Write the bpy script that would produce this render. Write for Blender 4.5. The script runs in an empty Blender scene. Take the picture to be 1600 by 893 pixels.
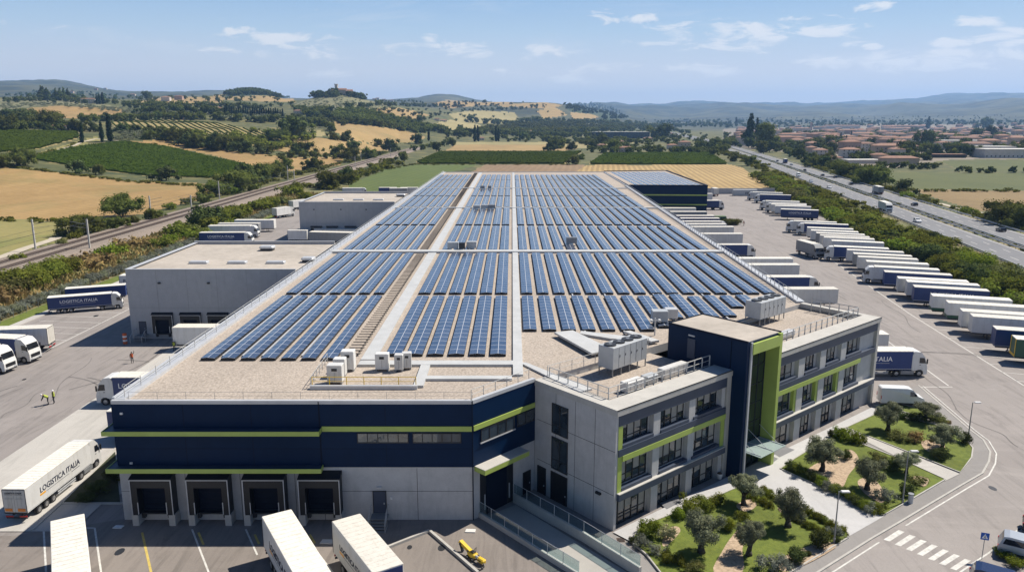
import bpy, math, random
import numpy as np
from mathutils import Vector, Matrix
random.seed(7); RNG = np.random.default_rng(11)
S = bpy.context.scene; COL = S.collection
PI = math.pi; R = math.radians
# ---------------------------------------------------------------- camera maths
F = 1200.0; HC = 37.5; HOR = 188.0
PITCH = math.atan((446.5-HOR)/F); CP = math.cos(PITCH); SP = math.sin(PITCH)
def at(px, py, z=0.0):
    """the world point on the level plane z where the photograph shows (px, py)"""
    u = (px-800)/F; v = (py-446.5)/F
    t = (z-HC)/(-SP-v*CP)
    return Vector((u*t, (CP-v*SP)*t, z))
def pix(X, Y, Z):
    dep = Y*CP-(Z-HC)*SP
    return 800+F*X/dep, 446.5-F*((Z-HC)*CP+Y*SP)/dep
# ---------------------------------------------------------------- mesh builder
class MB:
    def __init__(s): s.v=[]; s.f=[]; s.m=[]; s.M=None
    def add(s, pts, faces, mi=0):
        b=len(s.v)
        if s.M is not None: pts=[s.M@Vector(p) for p in pts]
        s.v.extend([tuple(p) for p in pts])
        for f in faces: s.f.append([b+i for i in f]); s.m.append(mi)
        return s
    def poly(s, pts, mi=0): return s.add(pts,[list(range(len(pts)))],mi)
    def box(s,x0,x1,y0,y1,z0,z1,mi=0):
        p=[(x0,y0,z0),(x1,y0,z0),(x1,y1,z0),(x0,y1,z0),(x0,y0,z1),(x1,y0,z1),(x1,y1,z1),(x0,y1,z1)]
        return s.add(p,[(0,3,2,1),(4,5,6,7),(0,1,5,4),(1,2,6,5),(2,3,7,6),(3,0,4,7)],mi)
    def bbox(s,x0,x1,y0,y1,z0,z1,b=.05,mi=0):
        """box with all vertical and top edges chamfered"""
        def ring(x0,x1,y0,y1,c): return [(x0+c,y0),(x1-c,y0),(x1,y0+c),(x1,y1-c),(x1-c,y1),(x0+c,y1),(x0,y1-c),(x0,y0+c)]
        a=ring(x0,x1,y0,y1,b); t=ring(x0+b,x1-b,y0+b,y1-b,b*.4)
        pts=[(x,y,z0) for x,y in a]+[(x,y,z1-b) for x,y in a]+[(x,y,z1) for x,y in t]
        fs=[list(range(7,-1,-1)),list(range(16,24))]
        for k in (0,8):
            for i in range(8): j=(i+1)%8; fs.append((k+i,k+j,k+8+j,k+8+i))
        return s.add(pts,fs,mi)
    def prism(s,poly,z0,z1,mi=0,mtop=None):
        n=len(poly); P=[(p[0],p[1],z0) for p in poly]+[(p[0],p[1],z1) for p in poly]
        ar=sum(poly[i][0]*poly[(i+1)%n][1]-poly[(i+1)%n][0]*poly[i][1] for i in range(n))
        side=[(i,(i+1)%n,n+(i+1)%n,n+i) for i in range(n)]
        if ar<0: side=[f[::-1] for f in side]
        s.add(P,side,mi)
        t=list(range(n,2*n)); b=list(range(n))
        if ar<0: t=t[::-1]
        else: b=b[::-1]
        s.add(P,[b],mi); s.add(P,[t],mi if mtop is None else mtop)
        return s
    def ext_y(s,prof,y0,y1,mi=0):
        """profile in xz extruded along y"""
        n=len(prof); P=[(p[0],y0,p[1]) for p in prof]+[(p[0],y1,p[1]) for p in prof]
        ar=sum(prof[i][0]*prof[(i+1)%n][1]-prof[(i+1)%n][0]*prof[i][1] for i in range(n))
        fs=[(i,(i+1)%n,n+(i+1)%n,n+i) for i in range(n)]+[list(range(n-1,-1,-1)),list(range(n,2*n))]
        if ar>0: fs=[tuple(f)[::-1] for f in fs]; fs[-2:]=[list(range(n)),list(range(2*n-1,n-1,-1))]
        return s.add(P,fs,mi)
    def tube(s,a,b,r,n=6,mi=0,r2=None):
        a=Vector(a); b=Vector(b); d=(b-a)
        if d.length<1e-6: return s
        d.normalize(); u=d.orthogonal().normalized(); w=d.cross(u); r2=r if r2 is None else r2
        P=[a+(u*math.cos(2*PI*i/n)+w*math.sin(2*PI*i/n))*r for i in range(n)]+[b+(u*math.cos(2*PI*i/n)+w*math.sin(2*PI*i/n))*r2 for i in range(n)]
        fs=[(i,(i+1)%n,n+(i+1)%n,n+i) for i in range(n)]+[list(range(n-1,-1,-1)),list(range(n,2*n))]
        return s.add(P,fs,mi)
    def path(s,pts,r,n=6,mi=0):
        for a,b in zip(pts[:-1],pts[1:]): s.tube(a,b,r,n,mi)
        return s
    def ribbon(s,pts,w,z,mi=0,zoff=0):
        """flat strip of width w along a plan polyline"""
        P=[Vector((p[0],p[1])) for p in pts]; L=[];Rr=[]
        for i,p in enumerate(P):
            d=(P[min(i+1,len(P)-1)]-P[max(i-1,0)]).normalized(); nn=Vector((-d.y,d.x))*w/2
            L.append(p+nn); Rr.append(p-nn)
        for i in range(len(P)-1):
            s.poly([(Rr[i].x,Rr[i].y,z),(Rr[i+1].x,Rr[i+1].y,z),(L[i+1].x,L[i+1].y,z),(L[i].x,L[i].y,z)],mi)
        return s
    def kerb(s,pts,w,z0,z1,mi=0):
        P=[Vector((p[0],p[1])) for p in pts]; L=[];Rr=[]
        for i,p in enumerate(P):
            d=(P[min(i+1,len(P)-1)]-P[max(i-1,0)]).normalized(); nn=Vector((-d.y,d.x))*w/2
            L.append(p+nn); Rr.append(p-nn)
        s.prism([(q.x,q.y) for q in Rr]+[(q.x,q.y) for q in L[::-1]],z0,z1,mi) if False else None
        for i in range(len(P)-1):
            s.prism([(Rr[i].x,Rr[i].y),(Rr[i+1].x,Rr[i+1].y),(L[i+1].x,L[i+1].y),(L[i].x,L[i].y)],z0,z1,mi)
        return s
    def mesh(s,name,mats,smooth=False):
        me=bpy.data.meshes.new(name); me.from_pydata(s.v,[],s.f)
        for m in (mats if isinstance(mats,(list,tuple)) else [mats]): me.materials.append(m)
        if any(s.m): me.polygons.foreach_set('material_index',s.m)
        if smooth: me.polygons.foreach_set('use_smooth',[True]*len(s.f))
        me.update(); return me
    def build(s,name,mats,parent=None,smooth=False,loc=None,rz=None):
        return link(name,s.mesh(name,mats,smooth),parent,loc,rz)
def link(name,me,parent=None,loc=None,rz=None,scale=None):
    o=bpy.data.objects.new(name,me); COL.objects.link(o)
    if parent is not None: o.parent=parent
    if loc is not None: o.location=loc
    if rz is not None: o.rotation_euler=(0,0,rz) if not isinstance(rz,tuple) else rz
    if scale is not None: o.scale=scale if isinstance(scale,tuple) else (scale,)*3
    return o
def tag(o,label=None,cat=None,group=None,kind=None):
    if label: o['label']=label
    if cat: o['category']=cat
    if group: o['group']=group
    if kind: o['kind']=kind
    return o
def thing(name,label,cat,loc=(0,0,0),rz=0,group=None,scale=None):
    o=bpy.data.objects.new(name,None); COL.objects.link(o); o.empty_display_size=.5
    o.location=loc; o.rotation_euler=(0,0,rz)
    if scale: o.scale=(scale,)*3
    return tag(o,label,cat,group)
def struct(name,mb,mats,smooth=False): return tag(mb.build(name,mats,None,smooth),kind='structure')
ORD=['first','second','third','fourth','fifth','sixth','seventh','eighth','ninth','tenth','eleventh','twelfth','thirteenth','fourteenth','fifteenth','sixteenth','seventeenth','eighteenth','nineteenth','twentieth']
# ---------------------------------------------------------------- materials
def lin(c): return tuple(((x/255)/12.92 if x/255<=.04045 else ((x/255+.055)/1.055)**2.4) for x in c)
class NT:
    def __init__(s,name):
        s.m=bpy.data.materials.new(name); s.m.use_nodes=True; s.t=s.m.node_tree; s.n=s.t.nodes; s.l=s.t.links
        s.b=s.n['Principled BSDF']; s.out=s.n['Material Output']
    def node(s,t,**k):
        x=s.n.new(t)
        for a,b in k.items(): setattr(x,a,b)
        return x
    def lk(s,a,b): s.l.new(a,b)
    def coord(s,kind='pos'):
        if kind=='pos': return s.node('ShaderNodeNewGeometry').outputs['Position']
        return s.node('ShaderNodeTexCoord').outputs['Object']
    def scaled(s,co,sc):
        v=s.node('ShaderNodeVectorMath',operation='MULTIPLY'); s.lk(co,v.inputs[0]); v.inputs[1].default_value=sc; return v.outputs[0]
    def noise(s,co,scale,detail=4,rough=.6,dist=0):
        x=s.node('ShaderNodeTexNoise'); s.lk(co,x.inputs['Vector']); x.inputs['Scale'].default_value=scale
        x.inputs['Detail'].default_value=detail; x.inputs['Roughness'].default_value=rough; x.inputs['Distortion'].default_value=dist
        return x.outputs['Fac']
    def ramp(s,f,stops):
        r=s.node('ShaderNodeValToRGB'); s.lk(f,r.inputs[0]); e=r.color_ramp.elements
        while len(e)<len(stops): e.new(.5)
        for k,(p,c) in enumerate(stops):
            e[k].position=p; e[k].color=(*c[:3],1) if hasattr(c,'__len__') else (c,c,c,1)
        return r.outputs['Color']
    def mix(s,f,a,b,mode='MIX'):
        x=s.node('ShaderNodeMix',data_type='RGBA',blend_type=mode)
        for sock,val in ((x.inputs[0],f),(x.inputs[6],a),(x.inputs[7],b)):
            if isinstance(val,(int,float)): sock.default_value=val
            elif hasattr(val,'default_value') or hasattr(val,'is_linked'): s.lk(val,sock)
            else: sock.default_value=(*val[:3],1)
        return x.outputs[2]
    def math(s,op,a,b=None,c=None):
        x=s.node('ShaderNodeMath',operation=op)
        for k,v in enumerate((a,b,c)):
            if v is None: continue
            if isinstance(v,(int,float)): x.inputs[k].default_value=v
            else: s.lk(v,x.inputs[k])
        return x.outputs[0]
    def bump(s,h,strength=.3,dist=.05):
        x=s.node('ShaderNodeBump'); x.inputs['Strength'].default_value=strength; x.inputs['Distance'].default_value=dist
        s.lk(h,x.inputs['Height']); s.lk(x.outputs[0],s.b.inputs['Normal'])
    def fin(s,col=None,rough=.7,metal=0,spec=None):
        if col is not None:
            if hasattr(col,'is_linked'): s.lk(col,s.b.inputs['Base Color'])
            else: s.b.inputs['Base Color'].default_value=(*col[:3],1)
        if hasattr(rough,'is_linked'): s.lk(rough,s.b.inputs['Roughness'])
        else: s.b.inputs['Roughness'].default_value=rough
        s.b.inputs['Metallic'].default_value=metal
        if spec is not None: s.b.inputs['Specular IOR Level'].default_value=spec
        return s.m
M={}
def plain(key,c,rough=.6,metal=0,var=.12,scale=3.0,spec=None,kind='obj'):
    """painted or moulded surface with a little wear in it"""
    n=NT(key); co=n.coord(kind); f=n.noise(co,scale,5,.65)
    a=tuple(x*(1-var) for x in c); b=tuple(min(1,x*(1+var)) for x in c)
    M[key]=n.fin(n.ramp(f,[(.3,a),(.7,b)]),rough,metal,spec); return M[key]
def speck(key,stops,scale,rough=.9,big=None,bump=0,kind='pos',bscale=None):
    n=NT(key); co=n.coord(kind); f=n.noise(co,scale,6,.7); c=n.ramp(f,stops)
    if big:
        g=n.noise(co,big[0],4,.6,.5); c=n.mix(n.ramp(g,[(big[2],0.0),(big[3],1.0)]),c,big[1],'MULTIPLY')
    if bump: n.bump(n.noise(co,bscale or scale,4,.7),bump,.1)
    M[key]=n.fin(c,rough); return M[key]
def concrete(key,c,panel=None,kind='obj',var=.14,stain=.6):
    n=NT(key); co=n.coord(kind); f=n.noise(co,.8,6,.65); st=n.noise(n.scaled(co,(1.6,1.6,.22)),1.0,5,.7)
    col=n.ramp(f,[(.25,tuple(x*(1-var) for x in c)),(.75,tuple(x*(1+var) for x in c))])
    col=n.mix(n.ramp(st,[(.52,0.0),(.75,stain)]),col,tuple(x*.72 for x in c))
    fine=n.noise(co,14,3,.6); col=n.mix(.25,col,n.ramp(fine,[(.3,tuple(x*.8 for x in c)),(.7,tuple(x*1.15 for x in c))]))
    n.bump(fine,.12,.03); M[key]=n.fin(col,.85); return M[key]
NAVY=(.002,.0155,.050); GREEN=(.36,.455,.10)
plain('navy_cladding',NAVY,.5,0,.10,.6,.12)
plain('navy_dark',(.003,.008,.022),.5,0,.1,.8,.12)
plain('lime_panel',GREEN,.45,0,.08,.7)
plain('slate_panel',(.040,.056,.092),.5,0,.1,.8)
plain('white_metal',(.72,.72,.70),.45,0,.06,1.5)
plain('pale_metal',(.50,.51,.52),.45,.2,.08,1.2)
plain('grey_metal',(.26,.27,.28),.45,.4,.12,1.5)
plain('rail_metal',(.48,.48,.46),.45,.2,.1,3)
plain('dark_metal',(.030,.032,.036),.5,.3,.15,3)
plain('yellow_paint',(.72,.47,.03),.45,0,.12,2)
plain('black_rubber',(.012,.012,.013),.7,0,.2,6)
plain('rim_metal',(.33,.33,.33),.4,.6,.15,6)
plain('truck_white',(.64,.635,.61),.4,0,.09,.7)
plain('trailer_roof',(.66,.63,.565),.6,0,.11,1.1)
plain('truck_blue',(.008,.034,.150),.42,0,.12,.9)
plain('truck_grey',(.24,.25,.26),.45,0,.12,.9)
plain('truck_green',(.02,.085,.05),.45,0,.12,.9)
plain('trim_dark',(.010,.011,.014),.5,0,.2,3)
plain('tail_red',(.42,.012,.012),.35,0,.1,5)
plain('tail_amber',(.75,.22,.02),.35,0,.1,5)
plain('letter_navy',(.010,.016,.045),.5,0,.05,3)
plain('letter_white',(.80,.80,.80),.5,0,.05,3)
plain('letter_orange',(.75,.36,.03),.5,0,.05,3)
plain('letter_teal',(.03,.35,.42),.5,0,.05,3)
plain('hivis',(.38,.44,.05),.7,0,.1,5)
plain('workwear',(.018,.020,.028),.85,0,.2,6)
plain('workwear_orange',(.55,.12,.04),.8,0,.15,6)
plain('skin',(.42,.24,.16),.6,0,.08,6)
plain('helmet_white',(.75,.75,.72),.35,0,.04,6)
plain('hair_dark',(.02,.014,.010),.8,0,.2,8)
plain('sign_blue',(.015,.10,.42),.4,0,.05,3)
plain('bark',(.085,.062,.045),.95,0,.35,6)
plain('olive_bark',(.070,.058,.046),.95,0,.35,7)
plain('pot_white',(.7,.7,.68),.5,0,.05,4)
plain('timber_grey',(.15,.13,.11),.9,0,.25,4)
plain('duct_pale',(.47,.475,.465),.55,.05,.1,.6)
plain('marking_white',(.54,.53,.49),.8,0,.22,2.2,None,'pos')
plain('marking_yellow',(.50,.38,.10),.8,0,.22,2.2,None,'pos')
plain('marking_blue',(.30,.42,.50),.8,0,.22,2.2,None,'pos')
plain('kerb_stone',(.40,.385,.35),.85,0,.12,1.5,None,'pos')
plain('car_white',(.66,.66,.65),.25,0,.03,1); plain('car_dark',(.018,.020,.026),.22,0,.08,1)
plain('car_blue',(.015,.028,.080),.22,0,.08,1); plain('car_silver',(.42,.45,.48),.28,.35,.05,1)
concrete('concrete_wall',(.47,.465,.455),var=.17,stain=.8); concrete('concrete_annex',(.40,.40,.405),var=.12,stain=.7)
concrete('concrete_light',(.44,.425,.39)); concrete('ramp_concrete',(.36,.345,.315),kind='pos')
def weathered(key,c,rough,grime=.55):
    n=NT(key); co=n.coord('obj'); oi=n.node('ShaderNodeObjectInfo'); col=n.ramp(n.noise(co,.7,5,.65),[(.3,tuple(x*.93 for x in c)),(.7,tuple(min(1,x*1.05) for x in c))])
    st=n.noise(n.scaled(co,(2.6,2.6,.35)),1.0,5,.7); col=n.mix(n.ramp(st,[(.50,0.0),(.74,grime)]),col,(c[0]*.66,c[1]*.63,c[2]*.57))
    h=n.node('ShaderNodeHueSaturation'); n.lk(col,h.inputs['Color']); n.lk(n.math('MULTIPLY_ADD',oi.outputs['Random'],.22,.82),h.inputs['Value']); M[key]=n.fin(h.outputs[0],rough); return M[key]
weathered('truck_white',(.69,.685,.66),.42); weathered('trailer_roof',(.70,.67,.60),.6,.7); weathered('truck_grey',(.26,.27,.28),.5); weathered('truck_blue',(.009,.036,.16),.42,.35)
def glass(key,c,rough=.04,spec=.8):
    n=NT(key); co=n.coord('obj'); f=n.noise(co,.5,2,.5)
    M[key]=n.fin(n.ramp(f,[(.35,tuple(x*.6 for x in c)),(.65,tuple(x*1.4 for x in c))]),rough,0,spec); return M[key]
glass('window_glass',(.030,.044,.058),.03,1.0); glass('vehicle_glass',(.012,.014,.017)); glass('tower_glass',(.010,.022,.020),.03,1.0)
def clear_glass(key,fac=.16,tint=(.72,.82,.84,1)):
    n=NT(key); tr=n.node('ShaderNodeBsdfTransparent'); tr.inputs[0].default_value=tint
    gl=n.node('ShaderNodeBsdfGlossy'); gl.inputs['Roughness'].default_value=.05; gl.inputs[0].default_value=(.8,.85,.88,1)
    mx=n.node('ShaderNodeMixShader'); mx.inputs[0].default_value=fac; n.lk(tr.outputs[0],mx.inputs[1]); n.lk(gl.outputs[0],mx.inputs[2]); n.lk(mx.outputs[0],n.out.inputs[0])
    M[key]=n.m
clear_glass('balustrade_glass')
clear_glass('canopy_glass',.55,(.6,.68,.66,1))
# ground surfaces
def asphalt(key,c,stain=.75,seam=False):
    n=NT(key); co=n.coord('pos')
    col=n.ramp(n.noise(co,.05,5,.6,.8),[(.3,tuple(x*.90 for x in c)),(.7,tuple(x*1.10 for x in c))])
    sw=n.noise(n.scaled(co,(.55,.07,1)),1.0,5,.72,1.5); col=n.mix(n.ramp(sw,[(.48,0.0),(.66,stain)]),col,tuple(x*.60 for x in c))
    sp=n.noise(co,.22,6,.8,.5); col=n.mix(n.ramp(sp,[(.625,0.0),(.72,.6)]),col,tuple(x*.45 for x in c))
    lt=n.noise(n.scaled(co,(.2,.9,1)),.35,4,.6,1); col=n.mix(n.ramp(lt,[(.54,0.0),(.70,.4)]),col,tuple(min(1,x*1.35) for x in c))
    fine=n.noise(co,9,4,.7); col=n.mix(.3,col,n.ramp(fine,[(.3,tuple(x*.7 for x in c)),(.7,tuple(x*1.25 for x in c))]))
    n.bump(fine,.15,.03); M[key]=n.fin(col,.9); return M[key]
asphalt('yard_asphalt',(.252,.228,.212),.85); asphalt('road_asphalt',(.268,.244,.227),.7); asphalt('front_asphalt',(.205,.18,.16),.85)
asphalt('pavement_asphalt',(.235,.222,.21),.25); asphalt('motorway_asphalt',(.17,.172,.18),.35)
asphalt('apron_concrete',(.43,.41,.375),.5); asphalt('plaza_paving',(.43,.425,.42),.25); asphalt('light_path',(.42,.40,.37),.3)
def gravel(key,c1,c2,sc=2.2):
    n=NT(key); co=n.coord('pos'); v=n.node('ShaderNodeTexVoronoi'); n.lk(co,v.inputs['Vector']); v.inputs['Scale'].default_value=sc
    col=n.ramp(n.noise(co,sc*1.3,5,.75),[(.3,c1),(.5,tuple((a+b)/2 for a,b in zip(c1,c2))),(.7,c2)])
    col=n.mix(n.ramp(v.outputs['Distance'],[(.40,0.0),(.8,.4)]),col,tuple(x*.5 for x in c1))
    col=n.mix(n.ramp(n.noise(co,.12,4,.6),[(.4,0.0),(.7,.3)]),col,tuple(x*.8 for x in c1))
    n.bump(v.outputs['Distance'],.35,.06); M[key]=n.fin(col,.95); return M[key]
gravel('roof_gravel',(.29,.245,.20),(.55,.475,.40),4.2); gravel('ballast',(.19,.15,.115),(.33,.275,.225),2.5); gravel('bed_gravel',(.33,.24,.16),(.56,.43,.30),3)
speck('annex_roof',[(.3,(.36,.32,.27)),(.7,(.48,.43,.37))],.8,.95,(.1,(.8,.8,.8),.4,.7))
speck('lawn',[(.25,(.075,.105,.012)),(.5,(.115,.150,.018)),(.75,(.165,.195,.028))],1.6,.95,(.16,(.75,.72,.55),.42,.72),.5)
speck('dry_bank',[(.25,(.14,.115,.05)),(.5,(.22,.18,.085)),(.75,(.30,.25,.13))],.5,.95,(.05,(.45,.62,.35),.40,.62),.4)
speck('bed_dark',[(.3,(.018,.024,.010)),(.7,(.05,.058,.024))],1.2,.95)
speck('f_base',[(.36,(.052,.060,.016)),(.5,(.100,.098,.028)),(.64,(.20,.16,.055))],.05,.95,(.008,(.6,.75,.6),.4,.65),.3)
def field(key,c1,c2,row=None,rot=0,strength=.35,sc=.02,blot=None):
    n=NT(key); co=n.coord('pos')
    col=n.ramp(n.noise(n.scaled(co,(1,.45,1)),sc,7,.76,.6),[(.34,c1),(.64,c2)])
    col=n.mix(.3,col,n.ramp(n.noise(co,.35,5,.75),[(.3,tuple(x*.6 for x in c1)),(.7,tuple(min(1,x*1.25) for x in c2))]))
    if row:
        mp=n.node('ShaderNodeMapping'); n.lk(co,mp.inputs[0]); mp.inputs['Rotation'].default_value=(0,0,rot)
        wv=n.node('ShaderNodeTexWave'); n.lk(mp.outputs[0],wv.inputs[0]); wv.inputs['Scale'].default_value=row; wv.inputs['Distortion'].default_value=1.2; wv.inputs['Detail'].default_value=3; wv.inputs['Detail Scale'].default_value=.4
        col=n.mix(n.math('MULTIPLY',n.ramp(wv.outputs['Fac'],[(.3,0.0),(.6,1.0)]),strength),col,tuple(x*.62 for x in c1))
    if blot: col=n.mix(n.ramp(n.noise(co,blot[0],5,.65,.7),[(blot[2],0.0),(blot[3],blot[4])]),col,blot[1])
    M[key]=n.fin(col,.95); return M[key]
field('f_wheat',(.245,.150,.046),(.39,.255,.098),.05,.5,.22,.03,(.014,(.17,.15,.045),.50,.70,.7))
field('f_wheat2',(.235,.155,.055),(.36,.245,.095),None,0,.2,.016,(.01,(.17,.155,.05),.52,.7,.6))
field('f_stubble',(.29,.19,.066),(.47,.33,.14),.075,.12,.55)
field('f_meadow',(.17,.165,.045),(.28,.235,.08),None,0,.2,.02,(.02,(.11,.15,.03),.5,.65,.6))
field('f_tangreen',(.22,.19,.075),(.34,.28,.12),None,0,.2,.01)
field('f_green',(.062,.092,.012),(.105,.135,.020),.06,.1,.25)
field('f_tanright',(.17,.112,.040),(.26,.18,.072),.06,1.3,.25)
field('f_rightgreen',(.058,.076,.012),(.10,.108,.022),.05,1.2,.22)
field('f_brown',(.20,.13,.07),(.27,.185,.10),.06,.1,.25)
field('f_vine',(.030,.065,.012),(.055,.105,.018),None,0,.1,.05)
field('f_vinesoil',(.23,.18,.066),(.33,.26,.10),None,0,.1,.05)
field('f_wood',(.020,.036,.013),(.045,.066,.022),None,0,.1,.03)
field('f_olive',(.12,.125,.055),(.21,.19,.09),None,0,.1,.02)
field('f_far',(.035,.050,.024),(.105,.10,.05),None,0,.1,.0022,(.003,(.015,.025,.014),.45,.55,.9))
field('f_town',(.14,.12,.085),(.24,.20,.15),None,0,.1,.03)
field('f_path',(.40,.35,.27),(.52,.46,.36),None,0,.1,.05)
# foliage
def leaf(key,c,var=.45,trans=.36,hue=.02):
    n=NT(key); oi=n.node('ShaderNodeObjectInfo'); geo=n.coord('pos')
    f=n.noise(geo,.8,4,.7); r=oi.outputs['Random']
    col=n.ramp(f,[(.25,tuple(x*(1-var) for x in c)),(.55,c),(.8,(c[0]*1.75,c[1]*1.5,c[2]*1.3))])
    h=n.node('ShaderNodeHueSaturation'); n.lk(col,h.inputs['Color']); n.lk(n.math('MULTIPLY_ADD',r,hue*2,.5-hue),h.inputs['Hue']); n.lk(n.math('MULTIPLY_ADD',r,.6,.72),h.inputs['Value'])
    d=n.node('ShaderNodeBsdfDiffuse'); t=n.node('ShaderNodeBsdfTranslucent'); mx=n.node('ShaderNodeMixShader'); mx.inputs[0].default_value=trans
    n.lk(h.outputs[0],d.inputs[0]); n.lk(h.outputs[0],t.inputs[0]); n.lk(d.outputs[0],mx.inputs[1]); n.lk(t.outputs[0],mx.inputs[2]); n.lk(mx.outputs[0],n.out.inputs[0])
    M[key]=n.m; return n.m
leaf('leaf_tree',(.125,.142,.036)); leaf('leaf_dark',(.078,.098,.033),.4,.15); leaf('leaf_cypress',(.028,.046,.022),.4,.1)
leaf('leaf_olive',(.21,.228,.14),.4,.2,.01); leaf('leaf_bush',(.168,.190,.033),.45); leaf('leaf_bright',(.175,.22,.030),.4)
leaf('leaf_grey',(.20,.215,.165),.35,.2,.01); leaf('leaf_dry',(.30,.22,.095),.4,.2,.01); leaf('leaf_vine',(.082,.125,.015),.45); leaf('leaf_scrub',(.15,.155,.055),.45)
leaf('leaf_flower',(.45,.44,.24),.3,.2,.01); leaf('leaf_vinepale',(.10,.125,.028),.35)
# solar glass with silver module frames
def solar():
    n=NT('solar_glass'); co=n.coord('obj'); sx=n.node('ShaderNodeSeparateXYZ'); n.lk(co,sx.inputs[0])
    def line(v,per,w,off=0.0):
        f=n.math('FRACT',n.math('ADD',n.math('DIVIDE',v,per),off)); d=n.math('ABSOLUTE',n.math('SUBTRACT',f,.5)); return n.math('GREATER_THAN',d,.5-w/per/2)
    fr=n.math('MAXIMUM',line(sx.outputs['X'],.95,.07),line(sx.outputs['Y'],1.7,.075))
    ce=n.math('MAXIMUM',line(sx.outputs['X'],.158,.012),line(sx.outputs['Y'],.17,.012))
    wn=n.node('ShaderNodeTexWhiteNoise',noise_dimensions='3D')
    fl=n.node('ShaderNodeVectorMath',operation='FLOOR'); n.lk(n.scaled(co,(1/.95,1/1.7,0)),fl.inputs[0]); ad=n.node('ShaderNodeVectorMath',operation='ADD'); n.lk(fl.outputs[0],ad.inputs[0])
    oi=n.node('ShaderNodeObjectInfo'); n.lk(oi.outputs['Location'],ad.inputs[1]); n.lk(ad.outputs[0],wn.inputs['Vector'])
    base=n.ramp(wn.outputs['Value'],[(0,(.032,.043,.074)),(1,(.060,.074,.110))])
    c=n.mix(n.math('MULTIPLY',ce,.16),base,(.10,.14,.22)); c=n.mix(fr,c,(.46,.48,.50))
    M['solar_glass']=n.fin(c,n.mix(fr,(.16,.16,.16),(.4,.4,.4)),0,1.0); n.b.inputs['IOR'].default_value=2.25
solar()
# ---------------------------------------------------------------- terrain
TC=[(-260,[(420,0),(500,258),(620,236),(800,205),(1200,182),(1600,166),(2000,150),(2500,156),(6500,133),(9000,140),(16500,160)]),
(0,[(420,0),(500,262),(600,238),(760,204),(950,192),(1200,180),(1600,166),(2000,152),(2500,157),(3800,150),(6500,131),(8500,138),(16500,160)]),
(100,[(420,0),(520,266),(620,240),(740,222),(810,206),(1000,192),(1250,184),(1500,165),(1800,158),(2050,150),(2600,157),(4000,148),(6500,130),(8500,138),(16500,160)]),
(200,[(420,0),(540,278),(640,246),(760,221),(900,203),(1200,185),(1600,168),(2000,159),(2600,158),(5000,150),(6500,139),(9000,146),(16500,165)]),
(300,[(430,0),(560,275),(700,244),(820,220),(950,203),(1150,186),(1500,172),(2000,161),(2400,151),(3000,158),(7000,143),(10000,150),(16500,165)]),
(400,[(430,0),(560,270),(680,245),(800,226),(950,210),(1200,190),(1600,178),(2000,164),(2400,150),(2800,137),(3500,156),(8000,156),(16500,168)]),
(470,[(440,0),(580,266),(720,242),(850,224),(1050,204),(1300,192),(1650,172),(2000,160),(2300,158),(2700,164),(7000,158),(16500,168)]),
(525,[(450,0),(600,262),(740,240),(880,222),(1150,196),(1350,190),(1600,172),(1850,160),(2030,143),(2200,141),(2600,168),(6000,160),(16500,168)]),
(600,[(520,0),(800,240),(1000,225),(1250,203),(1500,189),(1800,176),(2200,163),(2600,159),(3200,166),(9000,160),(16500,168)]),
(700,[(900,0),(1300,219),(1600,208),(2000,196),(2500,184),(3000,170),(3600,157),(4300,162),(8000,152),(12000,158),(16500,168)]),
(790,[(1200,0),(1800,211),(2200,204),(2700,190),(3200,175),(3900,157),(4600,166),(10000,166),(16500,170)]),
(870,[(1300,0),(1900,211),(2400,203),(2900,190),(3400,172),(4000,157),(4600,166),(10000,166),(16500,170)]),
(950,[(1500,0),(2500,205),(3200,193),(3800,180),(4400,174),(5500,184),(9000,167),(13000,165),(16500,170)]),
(1010,[(2500,0),(4500,194),(6500,184),(9000,168),(12000,169),(14500,161),(16500,166)]),
(1080,[(3000,0),(5000,191),(7000,180),(9500,165),(12000,167),(15000,157),(16500,162)]),
(1200,[(3000,0),(5000,190),(7500,177),(9500,166),(12000,168),(15000,161),(16500,165)]),
(1350,[(3000,0),(5000,190),(7000,178),(9000,167),(12000,167),(15000,159),(16500,164)]),
(1500,[(3000,0),(4500,190),(6000,174),(7500,165),(10000,166),(15000,145),(16500,152)]),
(1600,[(2800,0),(4200,188),(5500,168),(6500,156),(9000,160),(15000,147),(16500,153)]),
(1900,[(2800,0),(4200,188),(5500,166),(6500,154),(9000,158),(15000,146),(16500,153)])]
NU,NY=1250,400
UG=np.linspace(-.92,.92,NU); LY=np.linspace(math.log(16.0),math.log(16500.0),NY); YG=np.exp(LY)
def h_of(Y,y):
    v=(y-446.5)/F; return HC+Y*(-SP-v*CP)/(CP-v*SP)
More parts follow.
